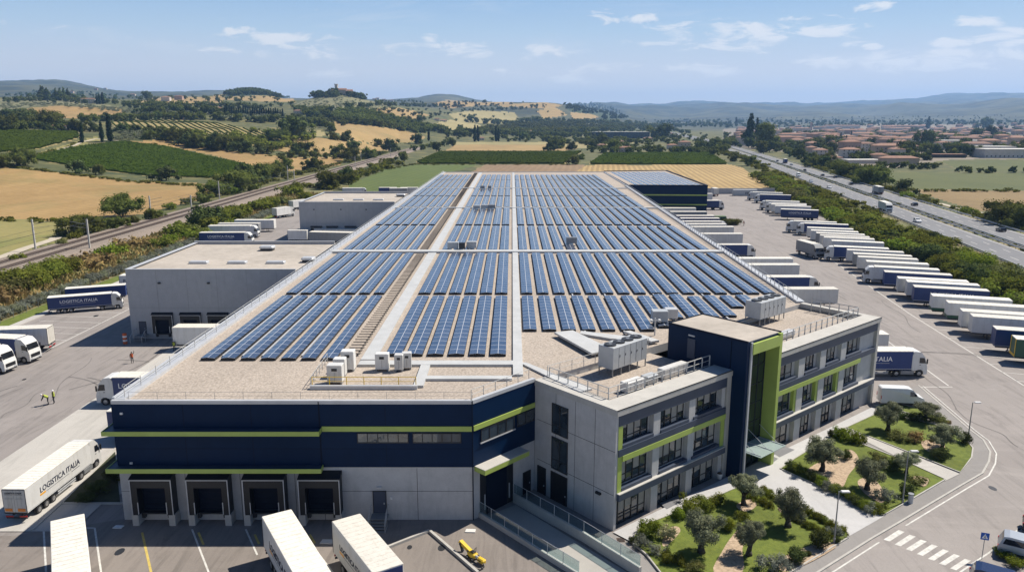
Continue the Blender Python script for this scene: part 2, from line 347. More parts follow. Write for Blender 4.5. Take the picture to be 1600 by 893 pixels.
def make_h():
    colpx=np.array([c for c,_ in TC],float); cols=[]
    for c,l in TC:
        ys=[math.log(l[0][0]*.85)]+[math.log(a) for a,_ in l]; hs=[0.]+[0. if b==0 else max(0,h_of(a,b)) for a,b in l]
        cols.append(np.interp(LY,ys,hs))
    cols=np.array(cols)                       # columns x NY
    px=800+F*UG/CP
    H=np.empty((NY,NU))
    for j in range(NY): H[j]=np.interp(px,colpx,cols[:,j])
    def blur(H,r,ax):
        k=np.ones(2*r+1)/(2*r+1); return np.apply_along_axis(lambda a:np.convolve(np.pad(a,r,mode='edge'),k,'valid'),ax,H)
    for _ in range(2): H=blur(H,11,1); H=blur(H,3,0)
    X=UG[None,:]*YG[:,None]; Y=np.repeat(YG[:,None],NU,1)
    def fbm(s,oct,seed):
        r=np.random.default_rng(seed); out=np.zeros_like(X)
        for o in range(oct):
            f=s*2**o
            for _ in range(3):
                a=r.uniform(0,2*PI); p=r.uniform(0,2*PI); out+=np.sin((X*math.cos(a)+Y*math.sin(a))*f*r.uniform(.7,1.4)+p)*.5**o/2
        return out
    far=np.clip((Y-2600)/4000,0,1)
    H+=fbm(2*PI/1900,4,3)*far*np.clip(Y/8000,0,1.1)*26*np.clip(H/60,0,1)
    near=np.clip((H-3)/25,0,1)*(1-np.clip((Y-3500)/1500,0,1))
    H+=fbm(2*PI/260,3,5)*near*1.6
    w=np.maximum(np.clip((-X-143)/90,0,1),np.clip((Y-950)/700,0,1)); w=w*w*(3-2*w)
    return np.maximum(H,0)*w
HG=make_h()
def terr(X,Y):
    X=np.asarray(X,float); Y=np.maximum(np.asarray(Y,float),16.1)
    fy=np.clip((np.log(Y)-LY[0])/(LY[1]-LY[0]),0,NY-1.001); fu=np.clip((X/Y-UG[0])/(UG[1]-UG[0]),0,NU-1.001)
    j=fy.astype(int); i=fu.astype(int); a=fy-j; b=fu-i
    return (HG[j,i]*(1-b)+HG[j,i+1]*b)*(1-a)+(HG[j+1,i]*(1-b)+HG[j+1,i+1]*b)*a
_YM=np.exp(np.linspace(math.log(30),math.log(16400),2600))
def hit(px,py):
    """where the sight line of a photograph point meets the terrain"""
    u=(px-800)/F; v=(py-446.5)/F; dy=CP-v*SP; dz=-SP-v*CP
    X=u/dy*_YM; Z=HC+dz/dy*_YM; d=Z-terr(X,_YM); k=np.argmax(d<0)
    if d[k]>=0: return hit(px,py+.7)
    a=0 if k==0 else d[k-1]/(d[k-1]-d[k]+1e-9); Y=_YM[k-1]+(_YM[k]-_YM[k-1])*a if k else _YM[0]
    return Vector((u/dy*Y,Y,float(terr(u/dy*Y,Y))))
FIELDS=[('f_far',None,2900,99999),
('f_town',[(1130,242),(1130,196),(1350,193),(1620,196),(1700,206),(1700,246),(1480,250),(1400,262),(1290,262),(1240,240),(1180,232)],600,4800),
('f_wheat',[(-160,255),(0,260),(100,271),(200,283),(330,287),(385,290),(335,306),(260,325),(200,338),(140,345),(115,347),(0,341),(-160,338)],0,900),
('f_meadow',[(-160,338),(0,341),(115,347),(130,355),(100,368),(60,383),(0,396),(-160,430)],0,900),
('f_meadow',[(-60,422),(0,403),(85,378),(82,371),(0,393),(-60,408)],0,900),
('f_meadow',[(45,247),(70,236),(128,219),(150,214),(160,219),(110,231),(62,245)],0,1000),
('f_vinesoil',[(-160,203),(0,204),(120,207),(125,215),(65,232),(0,238),(-160,242)],0,1500),
('f_vinesoil',[(45,248),(110,232),(190,222),(260,230),(330,246),(392,260),(398,267),(330,278),(230,275),(130,262)],0,1500),
('f_wheat',[(195,222),(240,219),(300,226),(400,241),(480,246),(537,245),(533,258),(480,266),(425,268),(398,259),(330,242),(260,228)],0,1500),
('f_vinesoil',[(170,190),(210,188),(260,187),(340,192),(400,204),(440,207),(442,228),(400,229),(330,219),(250,206),(180,199)],0,2000),
('f_wheat2',[(440,209),(480,214),(540,220),(605,228),(610,236),(560,240),(480,241),(425,234),(441,226)],0,2000),
('f_tangreen',[(440,205),(500,204),(520,212),(480,214),(430,206)],0,2000),
('f_wheat2',[(505,193),(520,189),(560,192),(640,206),(668,215),(645,222),(590,226),(560,221),(530,210)],0,2500),
('f_wheat',[(15,182),(45,169),(90,165),(190,170),(197,178),(150,183),(110,186),(60,184)],800,3000),
('f_olive',[(-100,163),(0,156),(70,155),(130,158),(190,168),(90,163),(40,168),(0,172),(-100,178)],1000,3500),
('f_wheat2',[(208,160),(240,153),(300,151),(345,155),(352,160),(300,163),(240,162)],1500,5000),
('f_wheat2',[(315,154),(350,147),(400,149),(458,152),(462,160),(400,158),(350,156)],1500,5000),
('f_wood',[(350,152),(356,142),(380,136),(410,137),(440,142),(455,150),(400,149)],2000,5000),
('f_olive',[(455,170),(470,158),(500,152),(560,152),(620,158),(610,166),(540,170),(470,172)],1500,3500),
('f_wheat2',[(552,172),(585,169),(625,168),(672,180),(655,186),(622,190),(592,180)],1000,4000),
('f_wood',[(520,180),(560,172),(600,184),(640,192),(680,205),(650,208),(600,198),(530,190)],900,3000),
('f_tangreen',[(668,197),(690,190),(720,185),(757,198),(742,204),(690,203)],1200,4500),
('f_wheat2',[(676,162),(700,156),(760,152),(800,154),(805,168),(760,164),(700,170)],1800,6000),
('f_tangreen',[(700,178),(745,172),(805,176),(812,192),(750,193),(710,186)],1500,5000),
('f_wheat2',[(800,162),(850,160),(880,164),(860,170),(810,168)],2500,6000),
('f_wheat2',[(838,173),(862,168),(872,170),(888,180),(850,186)],2000,6000),
('f_wheat2',[(890,176),(925,177),(936,184),(896,187)],2000,6000),
('f_wood',[(880,166),(920,160),(960,172),(985,184),(940,188),(935,180),(890,174)],2500,6000),
('f_far',[(1000,203),(1300,198),(1400,192),(1000,192)],2500,99999),
('f_tangreen',[(715,222),(1000,222),(920,232),(850,228),(700,227)],500,2500),
('f_wheat2',[(693,237),(712,226),(860,226),(905,231),(870,238)],500,2000),
('f_vinesoil',[(650,253),(685,238),(908,238),(882,256),(655,256)],0,2000),
('f_vinesoil',[(920,257),(944,241),(1108,239),(1137,257)],0,2000),
('f_green',[(545,288),(575,276),(605,263),(650,257),(752,257),(700,270),(690,300),(545,300)],0,1500),
('f_brown',[(720,275),(760,257),(914,257),(900,275)],0,1500),
('f_stubble',[(885,280),(915,258),(1140,257),(1160,262),(1205,293),(1100,297),(1000,297)],0,1500),
('f_rightgreen',[(1365,268),(1480,270),(1700,271),(1750,297),(1600,298),(1420,296),(1378,286)],0,1500),
('f_tanright',[(1420,296),(1600,298),(1760,298),(1800,345),(1600,332),(1530,330),(1470,312)],0,1500),
('f_rightgreen',[(1470,252),(1600,250),(1700,250),(1700,267),(1500,266)],0,1500)]
def inpoly(px,py,poly):
    r=np.zeros(px.shape,bool); n=len(poly)
    for i in range(n):
        x1,y1=poly[i]; x2,y2=poly[(i+1)%n]
        if y1==y2: continue
        c=((y1>py)!=(y2>py))&(px<(x2-x1)*(py-y1)/(y2-y1)+x1); r^=c
    return r
def build_terrain():
    X=UG[None,:]*YG[:,None]; Y=np.repeat(YG[:,None],NU,1)
    V=np.stack([X,Y,HG-.02],-1).reshape(-1,3)
    j,i=np.meshgrid(np.arange(NY-1),np.arange(NU-1),indexing='ij'); a=(j*NU+i).ravel()
    Q=np.stack([a,a+1,a+NU+1,a+NU],1)
    c=V[Q].mean(1); jit=np.sin(c[:,0]*.11+np.sin(c[:,1]*.05)*2)*np.cos(c[:,1]*.09)
    px,py=pix(c[:,0],c[:,1],c[:,2]); py=py+jit*.5; px=px+jit*1.2
    names=['f_base']; mi=np.zeros(len(Q),np.int32)
    for nm,poly,y0,y1 in FIELDS:
        if nm not in names: names.append(nm)
        k=names.index(nm); s=(c[:,1]>=y0)&(c[:,1]<=y1)
        if poly is not None: s&=inpoly(px,py,poly)
        mi[s]=k
    me=bpy.data.meshes.new('terrain'); me.vertices.add(len(V)); me.vertices.foreach_set('co',V.ravel())
    me.loops.add(Q.size); me.loops.foreach_set('vertex_index',Q.ravel().astype(np.int32))
    me.polygons.add(len(Q)); me.polygons.foreach_set('loop_start',np.arange(0,Q.size,4,dtype=np.int32))
    for n in names: me.materials.append(M[n])
    me.polygons.foreach_set('material_index',mi); me.polygons.foreach_set('use_smooth',np.ones(len(Q),bool)); me.update(); me.validate()
    tag(link('terrain',me),kind='structure')
build_terrain()
# ---------------------------------------------------------------- sky, sun, haze, camera
SUNV=Vector((8.2,4.7,12.1)).normalized()
SEL=math.asin(SUNV.z); SAZ=math.atan2(SUNV.x,SUNV.y)
def world():
    w=bpy.data.worlds.new('World'); S.world=w; w.use_nodes=True; t=w.node_tree; n=t.nodes; l=t.links
    bg=n['Background']; sky=n.new('ShaderNodeTexSky'); sky.sky_type='NISHITA'; sky.sun_disc=False
    sky.sun_elevation=SEL; sky.sun_rotation=SAZ; sky.air_density=1.0; sky.dust_density=1.2; sky.ozone_density=2.0; sky.altitude=200
    tc=n.new('ShaderNodeTexCoord'); sp=n.new('ShaderNodeSeparateXYZ'); l.new(tc.outputs['Generated'],sp.inputs[0])
    def mth(op,a,b=None,c=None):
        x=n.new('ShaderNodeMath'); x.operation=op
        for k,v in enumerate((a,b,c)):
            if v is None: continue
            if isinstance(v,(int,float)): x.inputs[k].default_value=v
            else: l.new(v,x.inputs[k])
        return x.outputs[0]
    az=mth('ARCTAN2',sp.outputs['X'],sp.outputs['Y']); el=mth('ARCSINE',sp.outputs['Z'])
    def layer(sx,sz,off,detail,rough,dist,lo,hi):
        cb=n.new('ShaderNodeCombineXYZ'); l.new(mth('MULTIPLY',az,sx),cb.inputs[0]); l.new(mth('MULTIPLY',el,sz),cb.inputs[1]); cb.inputs[2].default_value=off
        ns=n.new('ShaderNodeTexNoise'); l.new(cb.outputs[0],ns.inputs['Vector']); ns.inputs['Scale'].default_value=1; ns.inputs['Detail'].default_value=detail; ns.inputs['Roughness'].default_value=rough; ns.inputs['Distortion'].default_value=dist
        mr=n.new('ShaderNodeMapRange'); mr.interpolation_type='SMOOTHSTEP'; l.new(ns.outputs['Fac'],mr.inputs[0]); mr.inputs[1].default_value=lo; mr.inputs[2].default_value=hi
        return mr.outputs[0]
    def band(v,a,b,c,d):
        m1=n.new('ShaderNodeMapRange'); m1.interpolation_type='SMOOTHSTEP'; l.new(v,m1.inputs[0]); m1.inputs[1].default_value=a; m1.inputs[2].default_value=b
        m2=n.new('ShaderNodeMapRange'); m2.interpolation_type='SMOOTHSTEP'; l.new(v,m2.inputs[0]); m2.inputs[1].default_value=c; m2.inputs[2].default_value=d; m2.inputs[3].default_value=1; m2.inputs[4].default_value=0
        return mth('MULTIPLY',m1.outputs[0],m2.outputs[0])
    cir=mth('MULTIPLY',layer(4.2,34,3.7,6,.62,.5,.52,.72),band(el,.02,.05,.16,.3)); cir=mth('MULTIPLY',cir,.55)
    cum=mth('MULTIPLY',layer(9,42,11.3,7,.6,.25,.50,.60),band(el,.022,.034,.052,.085)); cum=mth('MULTIPLY',cum,mth('MULTIPLY',band(az,-.12,.25,2,3),.85))
    cu2=mth('MULTIPLY',layer(7.5,38,23.9,7,.58,.2,.565,.64),band(el,.06,.08,.20,.4)); cu2=mth('MULTIPLY',cu2,mth('MULTIPLY',band(az,.28,.5,2,3),.9))
    CL=[(430,62,95,13,.75),(480,80,120,15,.8),(390,50,45,8,.75),(700,80,130,14,.62),(850,82,80,14,.8),(960,30,70,13,.55),(1180,52,170,26,.8),(1080,64,100,10,.62),(1270,45,60,14,.7),(1360,8,32,9,1),(1530,36,40,11,1),(1580,58,60,16,1),(1490,66,34,9,.9),(1320,70,18,5,.95),(1365,73,16,5,.9),(950,110,70,12,.9),(1090,105,50,10,.95),(1150,112,70,10,.8),(1310,98,70,13,.95),(1450,94,130,17,1),(1570,90,90,16,1),(785,110,16,4,.95),(330,74,60,8,.55),(880,118,110,12,.55),(672,60,16,9,.7),(40,40,60,6,.4),(520,112,90,8,.5)]
    acc=None
    for (px,py,w_,h_,s_) in CL:
        v=(py-446.5)/F; X=(px-800)/F; Y=CP-v*SP; Z=-SP-v*CP; a0=math.atan2(X,Y); e0=math.asin(Z/math.sqrt(X*X+Y*Y+Z*Z))
        dx=mth('MULTIPLY',mth('SUBTRACT',az,a0),F/w_); dz=mth('MULTIPLY',mth('SUBTRACT',el,e0),F/h_)
        m_=mth('MULTIPLY',mth('SUBTRACT',1.0,mth('ADD',mth('MULTIPLY',dx,dx),mth('MULTIPLY',dz,dz))),s_); acc=m_ if acc is None else mth('MAXIMUM',acc,m_)
    cb=n.new('ShaderNodeCombineXYZ'); l.new(mth('MULTIPLY',az,19.0),cb.inputs[0]); l.new(mth('MULTIPLY',el,66.0),cb.inputs[1]); ns=n.new('ShaderNodeTexNoise'); l.new(cb.outputs[0],ns.inputs['Vector']); ns.inputs['Scale'].default_value=1; ns.inputs['Detail'].default_value=8; ns.inputs['Roughness'].default_value=.62; ns.inputs['Distortion'].default_value=.6
    mr=n.new('ShaderNodeMapRange'); mr.interpolation_type='SMOOTHSTEP'; l.new(mth('ADD',mth('MAXIMUM',acc,-.6),mth('MULTIPLY',mth('SUBTRACT',ns.outputs['Fac'],.52),5.2)),mr.inputs[0]); mr.inputs[1].default_value=.15; mr.inputs[2].default_value=1.05
    al=mth('MINIMUM',mth('ADD',mth('MULTIPLY',mr.outputs[0],.92),mth('MULTIPLY',cir,.35)),.95)
    hz=band(el,-.3,-.2,.16,.42)
    gm=n.new('ShaderNodeMix'); gm.data_type='RGBA'; gm.blend_type='MULTIPLY'; gm.inputs[0].default_value=1; l.new(sky.outputs[0],gm.inputs[6]); gm.inputs[7].default_value=(.55,.78,1.08,1)
    h2=n.new('ShaderNodeMix'); h2.data_type='RGBA'; l.new(mth('MULTIPLY',hz,.97),h2.inputs[0]); l.new(gm.outputs[2],h2.inputs[6]); rp=n.new('ShaderNodeValToRGB'); l.new(mth('MULTIPLY',el,5.0),rp.inputs[0]); e=rp.color_ramp.elements; e[0].position=0; e[0].color=(1.10,1.10,1.12,1); e[1].position=1.0; e[1].color=(.25,.50,.93,1); e.new(.30).color=(.95,1.0,1.08,1); e.new(.53).color=(.66,.86,1.06,1); e.new(.80).color=(.39,.645,1.0,1)
    sc=n.new('ShaderNodeVectorMath'); sc.operation='SCALE'; sc.inputs['Scale'].default_value=11.0; l.new(rp.outputs[0],sc.inputs[0]); l.new(sc.outputs[0],h2.inputs[7])
    mx=n.new('ShaderNodeMix'); mx.data_type='RGBA'; l.new(al,mx.inputs[0]); l.new(h2.outputs[2],mx.inputs[6]); mx.inputs[7].default_value=(12.3,12.6,13.0,1)
    l.new(mx.outputs[2],bg.inputs['Color']); bg.inputs['Strength'].default_value=.05
    sl=bpy.data.lights.new('sun','SUN'); sl.energy=5.0; sl.angle=R(.53); sl.color=(1.0,.925,.815)
    so=bpy.data.objects.new('sun',sl); COL.objects.link(so); so.rotation_euler=(-SUNV).to_track_quat('-Z','Y').to_euler(); so.location=(60,40,90)
world()
S.view_settings.view_transform='Standard'; S.view_settings.look='None'; S.view_settings.exposure=0.48; S.view_settings.gamma=1
cam=bpy.data.cameras.new('camera'); co_=bpy.data.objects.new('camera',cam); COL.objects.link(co_); S.camera=co_
cam.sensor_width=36; cam.lens=36*F/1600; cam.clip_start=1; cam.clip_end=40000
co_.location=(0,0,HC); co_.rotation_euler=(PI/2-PITCH,0,0)
def haze():
    mb=MB(); mb.box(-17500,17500,-60,17600,-3,float(HG.max())+60)
    m=bpy.data.materials.new('haze_air'); m.use_nodes=True; n=m.node_tree.nodes; n.remove(n['Principled BSDF'])
    pv=n.new('ShaderNodeVolumePrincipled'); pv.inputs['Color'].default_value=(.33,.58,1,1); pv.inputs['Density'].default_value=6.0e-5; pv.inputs['Anisotropy'].default_value=.2
    m.node_tree.links.new(pv.outputs[0],n['Material Output'].inputs['Volume'])
    tag(mb.build('haze',m),kind='stuff')
haze()
S.cycles.volume_step_rate=20; S.cycles.volume_max_steps=64; S.cycles.volume_bounces=1
# ---------------------------------------------------------------- site ground
def sheet(name,poly,z,m): mb=MB(); mb.poly([(p[0],p[1],z) for p in poly]); return struct(name,mb,M[m])
def P2(l,z=0): return [at(a,b,z) for a,b in l]
sheet('yard',[(-92,17),(96,17),(99,80),(101,150),(116,258),(139,402),(-80,404),(-92,330)],.02,'yard_asphalt')
sheet('front_yard',[(-75,17),(20,17),(20,60),(9.4,65.3),(-3.7,67.6),(-37.2,67.6),(-46,64.5),(-75,64.5)],.05,'front_asphalt')
sheet('concrete_apron',[(-57.5,65.2),(-41,65.2),(-41,71),(-36.9,78),(-36.9,330),(-57.5,330)],.08,'apron_concrete')
sheet('dock_apron',[(46,110),(58,110),(60,300),(47,300)],.05,'apron_concrete')
KERB=[(1254,910),(1281,893),(1362,842),(1405,817),(1455,787),(1502,759),(1535,740),(1545,722),(1547,707),(1536,688),(1515,672),(1478,640),(1435,603)]
kerbw=P2(KERB)
sheet('road',[(kerbw[0].x,kerbw[0].y)]+[(p.x,p.y) for p in kerbw]+[(95,110),(95,20)],.05,'road_asphalt') if False else None
mb=MB(); mb.poly([(p.x,p.y,.05) for p in kerbw[:8]]+[(60,75,.05),(75,17,.05),(kerbw[0].x-4,17,.05)]); struct('road',mb,M['road_asphalt'])
mb=MB(); mb.poly([(p.x,p.y,.14) for p in [at(975,842),at(1010,862),at(1045,900)]+[Vector((14,50,0)),Vector((kerbw[0].x,kerbw[0].y-6,0))]+kerbw+[at(1370,625),at(1362,640)]]); struct('pavement',mb,M['pavement_asphalt'])
mb=MB(); mb.kerb(kerbw,.2,0,.17); struct('kerb',mb,M['kerb_stone'])
def offset(pts,d):
    out=[]
    for i,p in enumerate(pts):
        t=(pts[min(i+1,len(pts)-1)]-pts[max(i-1,0)]); nn=Vector((-t.y,t.x,0)).normalized(); out.append(p+nn*d)
    return out
WM=MB(); YM=MB(); BM_=MB()
WM.ribbon(offset(kerbw[1:3],-.7),.15,.056); WM.ribbon(offset(kerbw[3:],-.62),.15,.056)
for k in range(7):
    dx,dy=17.3*k,7.5*k; WM.poly([tuple(at(a+dx,b+dy,.058)) for a,b in ((1380.5,842),(1390,845),(1413.5,830),(1404,827))])
def line(M_,a,b,w=.16,z=.056): M_.ribbon([at(*a,z),at(*b,z)],w,z)
for a,b in (((68,824),(148,824)),((148,824),(158,893)),((68,824),(72,893)),((300,826),(326,893)),((384,826),(402,866)),((468,826),(520,893))): line(WM,a,b,.16,.058)
for a,b in (((222,831),(236,893)),((310,831),(318,850)),((398,834),(405,849)),((484,834),(492,848))): line(YM,a,b,.2,.058)
WM.ribbon([(-77.4,92),(-78,166)],.2,.026)
for k in range(19): WM.ribbon([(-77.5,94+k*3.9),(-90.5,94+k*3.9+1.5)],.13,.026)
for a,b in (((1420,489),(1600,602)),((1386,532),(1482,602)),((1435,604),(1488,604)),((1250,372),(1420,489))): line(WM,a,b,.18,.026)
for k in range(16):
    p=at(1440+k*10.5,501+k*6.7); 
    if k%2==0: WM.ribbon([(p.x,p.y),(p.x+14,p.y-5)],.12,.026)
for a,b in (((1500,893),(1552,858)),((1562,845),(1610,815)),((1590,828),(1625,806))): line(WM,a,b,.16,.056)
line(WM,(1310,560),(1372,590),.14,.026)
struct('road_marking',WM,M['marking_white']); struct('bay_marking',YM,M['marking_yellow'])
TM=MB()
def arc(cx,cy,r,a0,a1,w=.28,z=.034): TM.ribbon([(cx+r*math.cos(R(a)),cy+r*math.sin(R(a))) for a in np.linspace(a0,a1,14)],w,z)
for cx,cy,r,a0,a1 in ((-70,96,14,20,75),(-68.2,96,14,25,70),(-62,100,11,150,215),(-60.2,100,11,155,205),(-80,118,22,-40,10),(-66,88,30,60,85),(-72,80,9,10,80),(66,96,26,60,120),(67.9,96,26,66,112),(80,120,40,120,160),(81.8,120,40,122,152),(70,150,30,-30,20),(88,190,50,150,185),(86,190,50,150,178),(78,78,18,60,130),(79.6,78,18,70,120),(62,60,16,20,75),(90,240,60,160,190),(100,300,50,170,215)): arc(cx,cy,r,a0,a1)
for a,b in (((0,655),(70,610)),((60,640),(140,560)),((1490,640),(1600,700)),((1380,470),(1440,520)),((1250,420),(1320,470)),((1420,560),(1500,640))):
    p,q=at(*a),at(*b); TM.ribbon([(p.x+(q.x-p.x)*t+math.sin(t*9+p.x)*.5,p.y+(q.y-p.y)*t+math.cos(t*7)*.4) for t in np.linspace(0,1,16)],.14,.036)
struct('tyre_mark',TM,speck('tyre_dark',[(.35,(.10,.092,.086)),(.65,(.19,.175,.165))],.6,.9))
# covers, patches and stains that have a shape of their own
mb=MB()
for (a,b,w) in ((150,493,1.1),(38,592,.6),(1551,762,.9),(1470,667,.8),(187,861,1.0),(690,855,.9),(640,854,.6)):
    p=at(a,b,.062); mb.prism([(p.x+w*.38*math.cos(t*PI/5),p.y+w*.6*math.sin(t*PI/5)) for t in range(10)],.03,.066)
struct('manhole',mb,M['dark_metal'])
# planting triangle beside the docks
sheet('planting_bed',P2([(97,787),(180,706),(188,787)]),.1,'bed_dark')
mb=MB(); mb.kerb(P2([(50,829),(97,786),(182,700)]),.25,0,.16); mb.kerb(P2([(97,787),(192,787)]),.25,0,.16); struct('bed_kerb',mb,M['kerb_stone'])
# plaza, paths and gardens in front of the offices
sheet('plaza',P2([(958,831),(985,845),(1010,862),(1325,838),(1381,806),(1330,670),(1372,641),(1362,636)],.15),.165,'plaza_paving')
sheet('garden_path',P2([(1310,668),(1322,668),(1500,740),(1477,751)],.15),.185,'light_path')
sheet('side_path',P2([(1368,642),(1400,642),(1482,662),(1470,668)],.15),.19,'light_path')
G1=[(985,845),(1000,822),(1085,790),(1150,762),(1186,764),(1325,832),(1325,840),(1232,896),(1060,930),(1010,866)]
G2=[(1219,732),(1242,716),(1305,678),(1322,678),(1347,694),(1407,717),(1477,749),(1431,776),(1380,805)]
G3=[(1322,668),(1372,645),(1440,658),(1500,674),(1520,700),(1518,715),(1500,738)]
G4=[(1366,634),(1395,628),(1440,640),(1482,658),(1470,660),(1400,640)]
for k,g in enumerate((G1,G2,G3,G4)):
    sheet('lawn',P2(g,.15),.20,'lawn')
    mb=MB(); w=P2(g,.15); mb.kerb(w+[w[0]],.14,.1,.26); struct('lawn_kerb',mb,M['kerb_stone'])
def blob(pts,n=28,amp=.12):
    c=sum((Vector((p[0],p[1])) for p in pts),Vector((0,0)))/len(pts); out=[]
    L=[Vector((p[0],p[1])) for p in pts]; 
    for i in range(len(L)):
        a,b,cc,d=L[i-1],L[i],L[(i+1)%len(L)],L[(i+2)%len(L)]
        for t in (0,.25,.5,.75): out.append(.5*((2*b)+(cc-a)*t+(2*a-5*b+4*cc-d)*t*t+(3*b-a-3*cc+d)*t**3))
    return out
for gk,g in enumerate(([(1115,893),(1128,862),(1142,840),(1160,822),(1172,838),(1160,856),(1160,893)],[(1040,832),(1055,822),(1063,830),(1045,850),(1035,852)],[(1215,878),(1240,862),(1268,852),(1290,846),(1305,856),(1232,893)],
          [(1282,726),(1316,706),(1332,704),(1342,720),(1326,742),(1316,762),(1300,757)],[(1340,752),(1362,746),(1382,770),(1378,786),(1352,772)],[(1215,794),(1240,786),(1252,796),(1232,806)],[(1150,790),(1172,780),(1182,790),(1165,800)],
          [(1258,738),(1282,722),(1300,730),(1296,750),(1272,748)],[(1440,690),(1470,688),(1475,702),(1450,706)],[(1428,744),(1450,748),(1446,760),(1430,756)])):
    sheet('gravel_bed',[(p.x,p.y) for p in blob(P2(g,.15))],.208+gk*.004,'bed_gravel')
for g in ([(1030,775),(1052,768),(1068,771),(1042,785)],[(1206,706),(1225,697),(1242,702),(1218,714)],[(1196,716),(1204,711),(1216,716),(1208,722)]): sheet('entrance_mat',P2([(a,b+10) for a,b in g] if g[0][0]==1030 else g,.16),.178,'motorway_asphalt')
def track(pts,w,m,name='path'):
    P=[hit(a,b) for a,b in pts]; Q=[]
    for a,b in zip(P[:-1],P[1:]): Q+=[a.lerp(b,k/6) for k in range(6)]
    Q.append(P[-1]); mb=MB()
    for i in range(len(Q)-1):
        d=(Q[i+1]-Q[i]); n=Vector((-d.y,d.x,0)).normalized()*w/2; q=[Q[i]-n,Q[i+1]-n,Q[i+1]+n,Q[i]+n]
        mb.poly([(v.x,v.y,float(terr(v.x,v.y))+.12) for v in q])
    return struct(name,mb,M[m])
track([(-40,418),(0,403),(40,388),(84,374),(88,371)],3.5,'f_path'); track([(50,246),(80,238),(128,222),(150,217),(185,220)],3.0,'f_path'); track([(1468,318),(1500,326),(1535,333)],3,'f_path'); track([(1220,282),(1245,298),(1262,308)],5,'f_path')
# ---------------------------------------------------------------- railway
mb=MB(); YR=[60+k*20 for k in range(120)]
mb.add([(x,y,z) for y in (40,2600) for x,z in ((-142,.1),(-139,.9),(-124.5,.9),(-120.5,.1))],[(4,5,1,0),(5,6,2,1),(6,7,3,2)])
struct('railway_bed',mb,M['ballast'])
for nm,xc in (('far',-134.6),('near',-129.0)):
    mb=MB()
    for s in (-.72,.72): mb.box(xc+s-.06,xc+s+.06,42,1500,1.03,1.18,0)
    for k in range(560): mb.box(xc-1.3,xc+1.3,42+k*1.3,42.35+k*1.3,.9,1.03,1)
    tag(mb.build('railway_track',[M['rail_rust'] if 'rail_rust' in M else plain('rail_rust',(.10,.062,.045),.6,.3,.2,3),plain('sleeper',(.20,.175,.15),.9,0,.2,2) if 'sleeper' not in M else M['sleeper']]),kind='structure')
# ---------------------------------------------------------------- motorway
HA=Vector((131,193,0)); HD=Vector((.178,.984,0)).normalized(); HN=Vector((HD.y,-HD.x,0))
def hw(s,o,z=0):
    bend=-.000016*max(0,s-350)**2
    return HA+HD*s+HN*(o+bend)+Vector((0,0,z))
SS=[-190,-100]+list(range(0,700,50))+list(range(700,3400,150))
def hstrip(name,o0,o1,z,m):
    mb=MB()
    for a,b in zip(SS[:-1],SS[1:]): mb.poly([tuple(hw(a,o1,z)),tuple(hw(b,o1,z)),tuple(hw(b,o0,z)),tuple(hw(a,o0,z))])
    return struct(name,mb,M[m])
hstrip('motorway_verge',-4,33,.10,'dry_bank')
hstrip('motorway',0,12.4,.3,'motorway_asphalt'); hstrip('motorway',16.2,28.6,.3,'motorway_asphalt')
mb=MB()
for o in (1.0,11.6,17.0,27.8):
    for a,b in zip(SS[:-1],SS[1:]): mb.poly([tuple(hw(a,o+.14,.31)),tuple(hw(b,o+.14,.31)),tuple(hw(b,o-.14,.31)),tuple(hw(a,o-.14,.31))])
for o in (4.6,8.2,20.6,24.2):
    for k in range(-12,75):
        a=k*14.0; b=a+5; mb.poly([tuple(hw(a,o+.1,.31)),tuple(hw(b,o+.1,.31)),tuple(hw(b,o-.1,.31)),tuple(hw(a,o-.1,.31))])
struct('motorway_marking',mb,M['marking_white'])
for o,lab in ((-.6,'grey steel crash barrier on the lorry park side of the motorway'),(12.9,'steel crash barrier along the near side of the motorway central reservation'),(15.7,'steel crash barrier along the far side of the motorway central reservation'),(29.2,'grey steel crash barrier on the town side of the motorway')):
    t=thing('crash_barrier',lab,'crash barrier',hw(0,o,0)); mb=MB()
    for a,b in zip(SS[:-1],SS[1:]):
        p,q=hw(a,o)-hw(0,o),hw(b,o)-hw(0,o)
        mb.poly([(p.x,p.y,.62),(q.x,q.y,.62),(q.x,q.y,1.1),(p.x,p.y,1.1)]); mb.poly([(p.x+.12,p.y,.62),(p.x+.12,p.y,1.1),(q.x+.12,q.y,1.1),(q.x+.12,q.y,.62)]); mb.poly([(p.x,p.y,1.1),(q.x,q.y,1.1),(q.x+.12,q.y,1.1),(p.x+.12,p.y,1.1)])
    mb.build('rail',M['pale_metal'],t)
    pm=MB(); pm.box(-.06,.06,-.06,.06,0,.9); pme=pm.mesh('barrier_post',M['grey_metal'])
    for k in range(100): p=hw(-60+k*4.0,o)-hw(0,o); link('post',pme,t,p)
sheet('ground_behind',[(-40,-60),(60,-60),(60,16.2),(-40,16.2)],-.02,'yard_asphalt')
